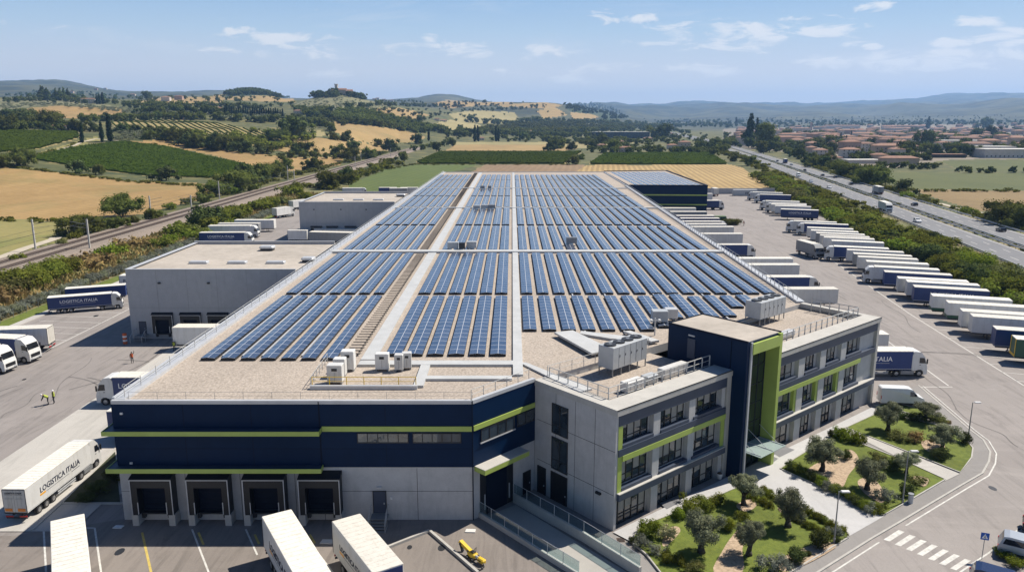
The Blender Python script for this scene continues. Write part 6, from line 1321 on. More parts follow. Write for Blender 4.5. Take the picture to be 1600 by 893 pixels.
for k,m,n,s in (('round','leaf_dark',95,.13),('wide','leaf_tree',110,.13),('cypress','leaf_cypress',90,.07),('bush','leaf_bush',80,.2),('olive','leaf_olive',70,.12)): variants(k,m,n,s,1,'low')
REQ=[]   # (pos, height, width factor, kind, material, group, label)
def rq(pos,h,kind,mat,grp,lab,w=1.0,force=False): REQ.append((Vector(pos),h,w,kind,mat,grp,lab,force))
def mpp(p): return (p.y*CP+(HC-p.z)*SP)/F
GT=('trees on the farmland left of the railway','round green tree in the hedgerows among the fields left of the railway')
# trees one can pick out, by their foot and top in the photograph
PICK=[(192,339,301,'wide','leaf_tree'),(427,277,254,'wide','leaf_tree'),(447,268,248,'round','leaf_tree'),(492,266,247,'wide','leaf_tree'),(517,296,266,'wide','leaf_tree'),(540,286,262,'wide','leaf_dark'),(407,240,225,'wide','leaf_dark'),(424,240,228,'wide','leaf_tree'),(461,241,224,'wide','leaf_dark'),(477,241,223,'wide','leaf_tree'),(526,242,226,'wide','leaf_tree'),(551,237,222,'wide','leaf_dark'),(542,252,230,'wide','leaf_tree'),(579,248,231,'wide','leaf_tree'),(612,237,218,'wide','leaf_dark'),(594,230,218,'wide','leaf_tree'),(652,225,211,'wide','leaf_dark'),(682,237,223,'round','leaf_dark'),(707,229,218,'round','leaf_dark'),(632,252,238,'wide','leaf_tree'),(519,205,196,'wide','leaf_dark'),(520,218,206,'wide','leaf_tree'),(542,221,205,'wide','leaf_dark'),(456,220,187,'wide','leaf_dark'),(470,213,190,'wide','leaf_tree'),(445,221,198,'wide','leaf_tree'),(504,195,184,'wide','leaf_dark'),(657,192,181,'wide','leaf_dark'),(639,192,183,'wide','leaf_dark'),(735,191,181,'wide','leaf_dark'),(744,191,184,'wide','leaf_dark'),(720,203,195,'wide','leaf_dark'),
(67,201,171,'wide','leaf_tree'),(52,200,178,'wide','leaf_dark'),(82,201,180,'wide','leaf_tree'),(125,205,187,'wide','leaf_tree'),(147,206,192,'wide','leaf_dark'),(9,203,182,'wide','leaf_tree'),(35,196,176,'wide','leaf_dark'),(87,192,176,'wide','leaf_tree'),(191,208,193,'wide','leaf_dark'),(232,218,204,'wide','leaf_tree'),(252,217,201,'wide','leaf_dark'),(265,219,199,'wide','leaf_tree'),(278,224,203,'wide','leaf_tree'),(295,228,208,'wide','leaf_dark'),(310,231,210,'wide','leaf_tree'),(335,233,208,'wide','leaf_dark'),(350,234,210,'wide','leaf_tree'),(383,238,222,'wide','leaf_dark'),(122,271,252,'wide','leaf_dark'),(150,273,258,'wide','leaf_tree'),(260,282,262,'wide','leaf_dark'),(27,259,230,'wide','leaf_tree'),(5,262,240,'wide','leaf_tree'),(40,258,238,'wide','leaf_tree'),(337,306,280,'wide','leaf_tree'),(370,300,266,'wide','leaf_tree'),(352,300,276,'wide','leaf_tree'),(385,288,258,'wide','leaf_dark'),(400,285,254,'wide','leaf_tree'),(320,318,301,'wide','leaf_tree'),(290,320,311,'wide','leaf_tree'),(230,156,144,'wide','leaf_dark'),
(125,366,334,'wide','leaf_tree'),(145,364,337,'wide','leaf_tree'),(168,361,341,'wide','leaf_tree'),(190,356,340,'wide','leaf_tree'),(210,351,337,'wide','leaf_tree'),(232,345,327,'wide','leaf_tree'),(248,341,329,'wide','leaf_tree'),
(325,356,322,'wide','leaf_dark'),(342,352,325,'wide','leaf_tree')]
for px,py,ty,k,m in PICK:
    p=hit(px,py); h=max(3.5,(py-ty)*mpp(p)*1.2); rq(p,h,k,m,*GT,w=1.15,force=True)
GV=('trees on the valley floor beyond the warehouse','round green tree on the flat valley floor beyond the warehouse')
for px,py,ty,k,m in [(861,236,219,'wide','leaf_dark'),(874,232,217,'wide','leaf_tree'),(892,234,222,'wide','leaf_dark'),(900,257,243,'wide','leaf_tree'),(907,249,240,'wide','leaf_tree'),(817,220,208,'wide','leaf_dark'),(941,227,212,'wide','leaf_dark'),(954,238,220,'wide','leaf_tree'),(927,233,221,'wide','leaf_dark'),(1114,244,233,'wide','leaf_tree'),(1100,236,222,'wide','leaf_dark'),(1117,234,217,'wide','leaf_dark'),(1038,217,196,'wide','leaf_dark'),(1022,216,198,'wide','leaf_tree'),(1169,259,244,'wide','leaf_tree'),(1146,252,240,'wide','leaf_tree'),(1168,228,208,'wide','leaf_dark')]:
    p=hit(px,py); rq(p,(py-ty)*mpp(p)*1.2,k,m,*GV,w=1.1,force=True)
GR=('trees beyond the motorway','round leafy tree beyond the motorway on the town side')
for px,py,ty,k,m in [(1322,277,252,'wide','leaf_tree'),(1334,278,258,'wide','leaf_tree'),(1360,287,259,'wide','leaf_tree'),(1372,289,268,'wide','leaf_tree'),(1411,302,282,'wide','leaf_dark'),(1415,246,223,'wide','leaf_dark'),(1405,247,228,'wide','leaf_tree'),(1446,231,207,'wide','leaf_dark'),(1540,201,186,'wide','leaf_dark'),(1525,218,202,'wide','leaf_dark'),(1550,216,198,'wide','leaf_dark'),(1565,348,312,'wide','leaf_tree'),(1585,352,318,'wide','leaf_tree'),(1604,356,316,'wide','leaf_tree'),(1290,254,243,'wide','leaf_dark'),(1275,262,246,'wide','leaf_tree'),(1256,234,219,'wide','leaf_dark'),(1300,228,213,'wide','leaf_tree'),(1225,217,203,'wide','leaf_tree'),(1195,232,198,'round','leaf_tree')]:
    p=hit(px,py); rq(p,(py-ty)*mpp(p)*1.2,k,m,*GR,w=1.12,force=True)
# belts of trees and bushes
def belt(pts,n,h0,h1,kinds,grp,lab,spread=6,w=1.1):
    seg=[math.dist(a,b) for a,b in zip(pts[:-1],pts[1:])]; tot=sum(seg)
    for k in range(n):
        d=(k+RNG.uniform(-.3,.3)+.5)/n*tot; i=0
        while i<len(seg)-1 and d>seg[i]: d-=seg[i]; i+=1
        t=min(1,max(0,d/seg[i])); px=pts[i][0]+(pts[i+1][0]-pts[i][0])*t; py=pts[i][1]+(pts[i+1][1]-pts[i][1])*t
        p=hit(px+RNG.uniform(-1,1)*2,py+RNG.uniform(-1,1)*spread*.25); p=p+Vector((RNG.uniform(-spread,spread),RNG.uniform(-spread,spread),0)); p.z=float(terr(p.x,p.y))
        kk,mm=kinds[int(RNG.integers(len(kinds)))]; rq(p,RNG.uniform(h0,h1),kk,mm,grp,lab,w)
TR=[('wide','leaf_tree'),('wide','leaf_dark'),('round','leaf_tree'),('wide','leaf_dark')]; DK=[('wide','leaf_dark'),('round','leaf_dark')]; BU=[('bush','leaf_bush'),('bush','leaf_bush'),('bush','leaf_bright'),('bush','leaf_scrub')]
for pts,n,h0,h1,kk in (([(0,204),(60,201),(120,205)],18,8,13,TR),([(120,191),(200,189),(260,187),(330,187),(430,192)],46,9,14,TR),([(0,184),(50,181),(20,190)],14,9,14,TR),([(190,208),(240,208),(300,226),(350,235),(400,239)],16,7,11,TR),([(210,179),(300,177),(345,179)],26,11,17,DK),([(195,168),(260,171),(330,168),(410,172)],34,10,16,TR),([(100,159),(200,163),(250,166)],22,9,13,TR),([(0,160),(60,157),(120,158)],14,9,14,DK),
 ([(455,176),(500,178),(560,182),(640,197),(690,207),(740,214)],60,11,17,DK),([(700,214),(760,208),(800,213),(900,214),(945,216)],50,10,16,TR),([(480,183),(540,188),(600,196),(650,206)],34,10,16,DK),([(440,192),(500,196),(520,204)],14,9,14,TR),([(540,171),(600,166),(640,166),(700,168)],30,10,16,DK),([(720,174),(780,172),(850,168)],22,11,17,DK),([(760,193),(800,194),(850,190),(900,192),(960,193),(1010,196)],60,12,20,DK),([(880,166),(905,160),(930,163),(970,174)],24,12,20,DK),
 ([(440,250),(500,246),(560,250),(600,242)],22,4,7,TR),([(650,238),(700,224),(720,216)],12,5,9,TR),([(240,157),(300,153),(345,157)],10,9,13,DK),([(600,160),(640,158),(660,162)],16,8,12,DK)):
    belt(pts,n,h0,h1,kk,*GT)
for pts,n,h0,h1,kk in (([(930,238),(1000,238),(1080,239),(1130,239)],44,5,10,TR),([(810,216),(900,224),(1000,222),(1060,224)],30,7,12,TR),([(900,203),(960,205),(1040,202),(1080,210)],50,10,16,DK),([(940,199),(1040,197),(1130,196)],40,12,18,DK),([(1090,232),(1120,236),(1150,225),(1130,212)],26,8,14,TR),([(800,212),(820,208),(930,208)],26,12,18,DK)):
    belt(pts,n,h0,h1,kk,*GV)
for pts,n,h0,h1,kk in (([(1160,212),(1210,232),(1260,252),(1330,270),(1375,290)],40,6,12,TR),([(1480,224),(1540,222),(1610,222)],22,9,14,DK),([(1372,262),(1420,264),(1470,263)],20,3,6,TR),([(1490,268),(1550,270),(1610,270)],12,3,6,TR),([(1200,200),(1300,198),(1400,196),(1500,195),(1610,196)],60,9,15,DK),([(1330,248),(1360,252),(1400,250),(1450,250)],26,6,10,TR)):
    belt(pts,n,h0,h1,kk,*GR)
for k in range(210):
    px=RNG.uniform(1155,1615); py=RNG.uniform(199,246)
    if inpoly(np.array([px]),np.array([py]),[(1130,242),(1150,205),(1610,200),(1700,206),(1700,246),(1480,250),(1400,258),(1300,258),(1240,240)])[0]: rq(hit(px,py),RNG.uniform(8,16),*TR[k%4],*GR,w=1.1)
for pts,n in (([(95,271),(200,284),(330,291),(385,292)],60),([(45,247),(80,237),(128,221)],24),([(330,279),(398,268)],16),([(200,224),(300,228),(400,243),(480,248)],30),([(0,258),(60,266),(100,271)],18),([(0,345),(60,345),(115,347)],16),([(640,258),(700,257),(905,257)],40),([(540,285),(600,265),(650,257)],20),([(1380,297),(1500,299),(1600,299)],24),([(520,213),(560,223),(640,225)],18),([(425,236),(480,243),(600,238)],22)):
    belt(pts,n,.8,2.0,[('bush','leaf_scrub'),('bush','leaf_bush'),('bush','leaf_scrub')],'scrub along the field edges','low scrubby bush on the grassy strip between two fields',3,1.5)
# cypresses
GC=('cypresses on the hills and in the town','slender dark cypress standing among the fields and houses')
for px,py,ty in [(129,223,196),(160,222,195),(172,221,185),(161,163,147),(670,220,204),(742,221,199),(747,221,200),(775,221,200),(779,221,203),(1172,228,185),(1168,229,192),(1182,222,190),(1450,201,185),(1150,197,185),(1448,202,190),(1541,199,185),(1207,214,203),(1313,221,209),(1330,214,205),(66,157,138),(70,157,139),(75,157,140),(88,157,141),(94,157,141),(101,156,140),(107,156,141),(152,163,150),(156,163,149),(355,183,165),(1322,228,214)]:
    p=hit(px,py); rq(p,(py-ty)*mpp(p)*1.2,'cypress' if (px not in(66,70,75,88,94,101,107)) else 'pine','leaf_cypress' if (px not in(66,70,75,88,94,101,107)) else 'leaf_dark',*GC,w=1.0 if py>205 else 1.3,force=True)
for k in range(26):
    px=352+k*3.6; p=hit(px,182+k*.15); rq(p,(15.5+RNG.uniform(-2,2))*mpp(p),'cypress','leaf_cypress',*GC,w=1.15,force=True)
for k in range(46):
    px=RNG.uniform(487,572); py=153-8*(1-abs(px-528)/50)*RNG.uniform(.1,1); p=hit(px,py); rq(p,RNG.uniform(11,18),*DK[k%2],'trees on the castle hill','dark tree in the wood round the hilltop castle',w=1.2,force=True)
# bushes beside the railway, the motorway and the yard
GB=('bushes beside the railway','green bush on the bank beside the railway'); GM=('shrubs between lorry park and motorway','leafy shrub in the thick planting between lorry park and motorway')
for k in range(46): y=330+k*13+RNG.uniform(-5,5); rq((-146.5-RNG.uniform(0,5),y,float(terr(-148,y))),RNG.uniform(2,4.5),*BU[k%4],*GB,w=1.1)
for px,py,h,w,m in ((12,462,4.6,1.2,'leaf_scrub'),(22,452,5.4,1.2,'leaf_bush'),(38,452,5.8,1.2,'leaf_bush'),(50,445,4.6,1.2,'leaf_bush'),(65,436,4.8,1.2,'leaf_bush'),(85,430,5.2,1.2,'leaf_bush'),(98,426,4.6,1.2,'leaf_bush'),(72,442,3.8,1.2,'leaf_bush'),(105,420,4.0,1.1,'leaf_scrub'),(4,470,4.2,1.2,'leaf_dry'),(122,424,3.4,1.5,'leaf_dry'),(150,414,4.2,1.5,'leaf_dry'),(140,420,3.5,1.4,'leaf_dry'),(175,400,4.0,1.2,'leaf_bright'),(186,397,3.4,1.2,'leaf_bush'),(200,388,4.0,1.4,'leaf_dry'),(225,384,3.4,1.3,'leaf_dry'),(252,386,3.6,1.2,'leaf_bush'),(266,378,3.2,1.2,'leaf_bright'),(284,370,5.0,1.1,'leaf_bush'),(300,366,4.6,1.1,'leaf_scrub'),(280,360,4.0,1.1,'leaf_bush'),(325,356,8.2,1.1,'leaf_dark'),(345,350,6.5,1.1,'leaf_bush'),(358,345,6,1.1,'leaf_bush'),(372,338,5,1.1,'leaf_bush'),(27,407,2.5,1,'leaf_bush'),(98,383,2.6,1,'leaf_scrub'),(116,374,3,1,'leaf_bush')):
    rq(at(px,py,.3),h,'bush',m,*GB,w=w,force=True)
for k in range(64):
    y=238+k*7.5+RNG.uniform(-3,3); rq((-103-RNG.uniform(-7,13),y,.3),RNG.uniform(2.6,4.6) if k%4 else RNG.uniform(4.5,6.5),*[('bush','leaf_bush'),('bush','leaf_bright'),('bush','leaf_bush'),('bush','leaf_scrub')][k%4],*GB,w=1.2)
def yard_edge(y): return np.interp(y,[20,80,150,258,402,520],[96,99.5,101.5,116.5,139.5,160])
n=0
while n<300:
    y=95+(RNG.uniform(0,1)**1.35)*430; xe=yard_edge(y); s=(Vector((xe,y,0))-HA).dot(HD); xm=(hw(s,-2.2)).x; x=RNG.uniform(xe+1,max(xe+2,xm-.5)); u=(x-xe)/max(1,xm-xe)
    h=RNG.uniform(3.2,5.3)*(1.0 if u<.6 else .6); m=['leaf_bush','leaf_bush','leaf_bright','leaf_scrub','leaf_dark','leaf_bush'][n%6]
    rq((x,y,.1),h,'bush',m,*GM,w=1.25); n+=1
for k in range(60):
    s=RNG.uniform(330,900); rq(hw(s,RNG.uniform(-14,-3)),RNG.uniform(2,4.5),*BU[k%4],*GM,w=1.2)
for k in range(80):
    s=-40+k*9; q=hw(s,14.3+RNG.uniform(-.5,.5)); rq(q,RNG.uniform(1.0,1.7),'bush','leaf_scrub','shrubs in the motorway central reservation','low shrub in the central reservation of the motorway',w=1.4)
for k in range(50):
    s=40+k*9; q=hw(s,31+RNG.uniform(0,6)); rq(q,RNG.uniform(1.5,4),*BU[k%4],*GR,w=1.3)
def emit():
    kinds={'tree':[], 'cypress':[], 'bush':[]}
    for r in REQ: kinds['cypress' if r[3]=='cypress' else 'bush' if r[3]=='bush' else 'tree'].append(r)
    for kd,L in kinds.items():
        L.sort(key=lambda r:(not r[7],-r[1]/mpp(r[0]))); rest=L[296:]
        for i,(p,h,w,kind,mat,grp,lab,fc) in enumerate(L[:296]):
            px_h=h/mpp(p); key=(kind,mat,'near') if px_h>26 and (kind,mat,'near') in TV else (kind,mat,'mid')
            if key not in TV: key=(kind,mat,'near') if (kind,mat,'near') in TV else (kind,'leaf_dark','mid')
            me=TV[key][i%len(TV[key])]; nm={'tree':'leafy_tree','cypress':'cypress_tree','bush':'bush'}[kd]
            if kind=='pine': nm='pine_tree'
            o=link(nm,me,None,p-Vector((0,0,.15)),(0,0,RNG.uniform(0,6.28)),(h*w,h*w*RNG.uniform(.9,1.1),h)); tag(o,lab,{'tree':'tree','cypress':'tree','bush':'bush'}[kd],grp)
        if rest: merge({'tree':'far_woodland','cypress':'far_cypresses','bush':'far_scrub'}[kd],rest)
def merge(name,rest,label=None):
    by={}
    for r in rest:
        k=(r[3],r[4],'low'); k=k if k in TV else ((r[3],{'wide':'leaf_tree','round':'leaf_dark','bush':'leaf_bush','olive':'leaf_olive'}.get(r[3],''),'low')); by.setdefault(k if k in TV else ('round','leaf_dark','low'),[]).append(r)
    VV=[];FF=[];MI=[];mats=[];o=0
    for k,L in by.items():
        me=TV[k][0]; co=np.empty(len(me.vertices)*3); me.vertices.foreach_get('co',co); co=co.reshape(-1,3); polys=[list(f.vertices) for f in me.polygons if f.material_index==0]; mi=len(mats); mats.append(me.materials[0])
        for (p,h,w,*_) in L:
            a=RNG.uniform(0,6.28); c,s=math.cos(a)*h*w,math.sin(a)*h*w
            q=np.stack([co[:,0]*c-co[:,1]*s+p.x,co[:,0]*s+co[:,1]*c+p.y,co[:,2]*h+p.z-.15],1); VV.append(q); FF+=[[i+o for i in f] for f in polys]; MI+=[mi]*len(polys); o+=len(co)
    me=bpy.data.meshes.new(name); me.from_pydata(np.vstack(VV).tolist(),[],FF)
    for m in mats: me.materials.append(m)
    me.polygons.foreach_set('material_index',MI); me.update(); return tag(link(name,me),label,None,None,'stuff')
emit()
# woods and olive groves that read as one mass
def fill(name,poly,step,h0,h1,kind,mat,w=1.1,n_max=900):
    xs=[p[0] for p in poly]; ys=[p[1] for p in poly]; out=[]; k=0
    while len(out)<n_max and k<n_max*4:
        k+=1; px,py=RNG.uniform(min(xs),max(xs)),RNG.uniform(min(ys),max(ys))
        if inpoly(np.array([px]),np.array([py]),poly)[0]: out.append((hit(px,py),RNG.uniform(h0,h1),w,kind,mat))
    merge(name,out)
fill('far_woodland',FIELDS[16][1] if False else [(350,152),(356,142),(380,136),(410,137),(440,142),(455,150),(400,149)],0,12,18,'round','leaf_dark',1.2,230)
fill('far_woodland',[(520,182),(560,174),(600,186),(640,194),(685,206),(650,209),(600,199),(530,191)],0,10,15,'wide','leaf_tree',1.1,230)
fill('far_woodland',[(880,166),(920,160),(960,172),(985,184),(940,188),(935,180),(890,174)],0,11,17,'round','leaf_dark',1.2,220)
fill('far_woodland',[(940,200),(1000,190),(1140,188),(1300,189),(1480,189),(1600,190),(1600,195),(1300,197),(1140,200)],0,10,18,'round','leaf_dark',1.2,420)
fill('far_woodland',[(740,208),(800,196),(880,192),(980,196),(1040,200),(940,207),(820,212)],0,10,16,'wide','leaf_tree',1.2,330)
fill('olive_grove',[(455,172),(470,160),(500,154),(560,154),(620,160),(610,168),(540,172),(470,174)],0,3.5,5,'olive','leaf_olive',1.4,200)
fill('olive_grove',[(-20,165),(60,162),(130,164),(200,172),(300,178),(250,184),(190,178),(80,166),(10,172)],0,4,6,'olive','leaf_olive',1.4,260)
fill('olive_grove',[(178,222),(185,210),(230,208),(235,216),(215,222)],0,3.5,5,'olive','leaf_olive',1.3,60)
fill('far_woodland',[(0,150),(60,142),(120,143),(200,150),(240,156),(120,156)],0,10,15,'round','leaf_dark',1.2,90)
fill('far_woodland',[(640,166),(700,160),(790,158),(800,164),(720,172)],0,9,14,'round','leaf_dark',1.2,60)
for poly,n_,k_,m_ in (([(200,152),(340,150),(460,152),(470,168),(330,170),(200,166)],70,'wide','leaf_tree'),([(0,150),(110,148),(200,156),(160,163),(0,160)],70,'round','leaf_dark'),([(440,182),(520,172),(700,170),(690,185),(560,196),(450,200)],130,'wide','leaf_tree'),([(690,158),(900,158),(960,180),(820,195),(700,192)],45,'wide','leaf_tree'),([(700,206),(1100,205),(1120,232),(940,236),(760,222)],130,'wide','leaf_tree'),([(200,206),(420,205),(500,215),(430,236),(300,226)],50,'bush','leaf_bush'),([(330,172),(460,178),(450,190),(340,190)],60,'olive','leaf_olive'),([(1000,186),(1600,180),(1600,192),(1000,196)],260,'round','leaf_dark')):
    fill('far_woodland' if k_!='olive' else 'olive_grove',poly,0,5,10,k_,m_,1.15,n_)
# vineyards: leafy rows following the ground
def vineyard(name,poly,sp,ang,h,w,mat,stp=3.0,leaves=0):
    D=[]
    for i in range(len(poly)):
        a,b=poly[i],poly[(i+1)%len(poly)]; n=max(1,int(math.dist(a,b)/10))
        D+=[hit(a[0]+(b[0]-a[0])*k/n,a[1]+(b[1]-a[1])*k/n) for k in range(n)]
    X=np.array([p.x for p in D]); Y=np.array([p.y for p in D]); c,s=math.cos(ang),math.sin(ang)
    U=X*c+Y*s; Vv=-X*s+Y*c; poly2=[(a,b) for a,b in zip(U,Vv)]; verts=[];faces=[]
    for v in np.arange(Vv.min(),Vv.max(),sp):
        us=np.arange(U.min(),U.max(),stp); ins=inpoly(us,np.full(us.shape,v)+1e-4,poly2); prev=None
        for u,i_ in zip(us,ins):
            if not i_: prev=None; continue
            x=u*c-v*s; y=u*s+v*c; z=float(terr(x,y)); hh=h*RNG.uniform(.75,1.2); ww=w*RNG.uniform(.7,1.25); k=len(verts); ox,oy=RNG.uniform(-.25,.25),0
            for dv,dz in ((-ww*.5,0),(-ww*.45,hh*.7),(RNG.uniform(-.2,.2)*w,hh),(ww*.45,hh*.7),(ww*.5,0)): verts.append((x-dv*s+ox*c,y+dv*c+ox*s,z+dz))
            if prev is not None: faces+=[(prev+j,prev+j+1,k+j+1,k+j) for j in range(4)]
            prev=k
    if leaves:
        B=np.array(verts)[RNG.integers(len(verts),size=leaves)]; a=RNG.normal(size=(leaves,3)); a/=np.linalg.norm(a,axis=1)[:,None]; b=np.cross(a,RNG.normal(size=(leaves,3))); b/=np.linalg.norm(b,axis=1)[:,None]; B=B+RNG.normal(size=(leaves,3))*.3; s_=RNG.uniform(.4,.95,leaves)[:,None]; k=len(verts)
        verts=verts+np.stack([B-a*s_,B-b*s_*.7,B+a*s_,B+b*s_*.7],1).reshape(-1,3).tolist(); faces=faces+[(k+4*i,k+4*i+1,k+4*i+2,k+4*i+3) for i in range(leaves)]
    me=bpy.data.meshes.new(name); me.from_pydata(verts,[],faces); me.materials.append(M[mat]); me.update(); tag(link(name,me),None,None,None,'stuff')
vineyard('vineyard_rows',FIELDS[7][1],2.3,R(8),1.7,1.5,'leaf_vine',2.2,16000)
vineyard('vineyard_rows',FIELDS[6][1],2.6,R(20),1.7,1.6,'leaf_vine',2.6,9000)
vineyard('vineyard_rows',FIELDS[9][1],7.6,R(121),1.3,1.7,'leaf_vinepale',4)
vineyard('vineyard_rows',[p for n_,p,a,b in FIELDS if p and p[0]==(650,253)][0],2.6,R(0),2.0,1.9,'leaf_vine',3,9000)
vineyard('vineyard_rows',[p for n_,p,a,b in FIELDS if p and p[0]==(920,257)][0],2.6,R(3),2.0,1.9,'leaf_vine',3,7000)
# ================================================================ the railway bank, the fence and its hedge
mb=MB(); mb.add([(x,y,z) for y in (30,120,240,430) for x,z in ((-120.6,.12),(-112,1.0),(-103,.5),(-97.2,.12))],[(k*4+i,k*4+i+1,k*4+i+5,k*4+i+4) for k in range(3) for i in range(3)]); struct('bank',mb,M['dry_bank'])
sheet('verge',[(-97.2,30),(-93.6,30),(-93.6,330),(-97.2,330)],.13,'lawn'); mb=MB(); mb.box(-93.6,-92,30,335,0,.2); struct('kerb',mb,M['light_path'])
t=thing('wire_fence','thin chain link fence along the left edge of the lorry yard','fence',(-96.4,40,0)); mb=MB()
for z in (.4,1.1,1.9): mb.tube((0,0,z),(0,330,z),.012,4)
mb.build('wire',M['grey_metal'],t); pm=MB(); pm.tube((0,0,0),(0,0,2.1),.04,6); pme=pm.mesh('fence_post',M['grey_metal'])
for k in range(83): link('post',pme,t,(0,k*4.0,0))
for k in range(78):
    y=104+k*2.9; me=TV[('bush','leaf_grey' if k%3 else 'leaf_olive','near')][0]; o=link('hedge_shrub',me,None,(-98.8+RNG.uniform(-.4,.4),y,.1),RNG.uniform(0,6.28),(2.2,2.4,RNG.uniform(2.0,2.7))); tag(o,'silvery green shrub in the hedge row behind the yard fence','shrub','hedge shrubs behind the yard fence')
def tufts(name,n,fx,size,mat,seed):
    rng=np.random.default_rng(seed); P=fx(rng,n); a=rng.uniform(0,6.28,n); s=size*rng.uniform(.5,1.4,n); V=[];k=0
    dx=np.cos(a)*s*.5; dy=np.sin(a)*s*.5; lx=rng.normal(size=n)*s*.3; ly=rng.normal(size=n)*s*.3
    V=np.stack([np.stack([P[:,0]-dx,P[:,1]-dy,P[:,2]],1),np.stack([P[:,0]+dx,P[:,1]+dy,P[:,2]],1),np.stack([P[:,0]+lx,P[:,1]+ly,P[:,2]+s],1)],1).reshape(-1,3)
    me=bpy.data.meshes.new(name); me.from_pydata(V.tolist(),[],np.arange(3*n).reshape(-1,3).tolist()); me.materials.append(M[mat]); me.update(); tag(link(name,me),None,None,None,'stuff')
def bankpts(rng,n): x=rng.uniform(-120,-97.5,n); y=100+rng.uniform(0,1,n)**1.4*300; return np.stack([x,y,np.interp(x,[-120.6,-112,-103,-97.2],[.12,1,.5,.12])-.05],1)
tufts('bank_grass',9000,bankpts,.9,'leaf_dry',1); tufts('bank_grass',4500,bankpts,.8,'leaf_scrub',2)
def lawnpts(polys):
    def f(rng,n):
        out=[]; W=[[(p.x,p.y) for p in P2(g,.2)] for g in polys]
        for w in W:
            xs=[q[0] for q in w]; ys=[q[1] for q in w]; m=int(n*.6*(max(xs)-min(xs))*(max(ys)-min(ys))/300); x=rng.uniform(min(xs),max(xs),m); y=rng.uniform(min(ys),max(ys),m); k=inpoly(x,y,w); out.append(np.stack([x[k],y[k],np.full(k.sum(),.195)],1))
        P=np.vstack(out); idx=rng.choice(len(P),n); return P[idx]+np.concatenate([rng.normal(size=(n,2))*.03,np.zeros((n,1))],1)
    return f
tufts('lawn_grass',9000,lawnpts([G1,G2,G3,G4]),.035,'leaf_bright',4)
# ================================================================ gardens: olive trees and shrubs
def olive_mesh(seed):
    rng=np.random.default_rng(seed); cl=[]
    for k in range(30):
        a=rng.uniform(0,6.28); r=rng.uniform(.05,.40)**1.0; z=.50+rng.uniform(-.17,.34)*(1-r*.9); cl.append(((r*math.cos(a),r*math.sin(a),z),rng.uniform(.07,.145)))
    cl+=[((0,0,.58),.17),((.1,.05,.62),.15),((-.1,-.08,.6),.15)]
    V,Q,T=leaf_arrays(cl,11000,.0145,rng,1,.6); cr=arr_mesh('crown',V,Q,T,[M['leaf_olive']])
    mb=MB(); pts=[Vector((0,0,0)),Vector((.02,.01,.12)),Vector((-.01,.02,.25)),Vector((.01,0,.36))]
    for (a,b,r1,r2) in ((0,1,.085,.058),(1,2,.058,.05),(2,3,.05,.038)): mb.tube(pts[a],pts[b],r1,9,0,r2)
    for k in range(6): a=k*1.05+rng.uniform(-.2,.2); e=Vector((math.cos(a)*.28,math.sin(a)*.28,.52+rng.uniform(-.05,.1))); m_=pts[3].lerp(e,.5)+Vector((0,0,-.03)); mb.tube(pts[2+k%2],m_,.032,6,0,.02); mb.tube(m_,e,.02,6,0,.008)
    return cr,mb.mesh('trunk',M['olive_bark'],True)
OLV=[olive_mesh(s) for s in (3,14,25)]
for i,(bx,by,ty,wpx,lab) in enumerate([(1162,788,733,56,'olive tree nearest the office entrance in the big near lawn'),(1231,822,757,58,'olive tree beside the wide plaza in the near garden'),(1096,862,788,68,'largest olive tree, beside the pale flowering shrub'),(1170,866,804,54,'olive tree nearest the bottom edge, beside the gravel stream'),(1284,735,680,62,'olive tree at the office end of the middle garden'),(1355,764,708,56,'olive tree on a gravel patch in the centre of the middle garden'),(1416,738,702,44,'small olive tree behind the lamp in the middle garden'),(1472,703,659,58,'olive tree on the lawn tip by the curved kerb'),(1387,672,625,48,'olive tree nearest the office right end corner'),(1446,658,624,46,'olive tree beside the parked white van')]):
    p=at(bx,by,.2); h=(by-ty)*mpp(p)*1.08; w=wpx*mpp(p)/.92; t=thing('olive_tree',lab,'tree',p,RNG.uniform(0,6.28),'olive trees in the office gardens'); cr,tk=OLV[i%3]
    link('crown',cr,t,None,None,(w,w,h)); link('trunk',tk,t,None,None,(h*1.0,h*1.0,h))
def shrub(px,py,w,h,mat,lab,kind='bush',name='shrub',z=.18):
    p=at(px,py,z); m=mpp(p); key=(kind,mat,'near'); L=TV[key]; s=w*m/(1.55 if kind=='bush' else 1.1); o=link(name,L[int(RNG.integers(len(L)))],None,p+Vector((0,w*m*.25,-.05)),RNG.uniform(0,6.28),(s,s,h*m*1.05)); tag(o,lab,'shrub','shrubs in the office gardens'); return o
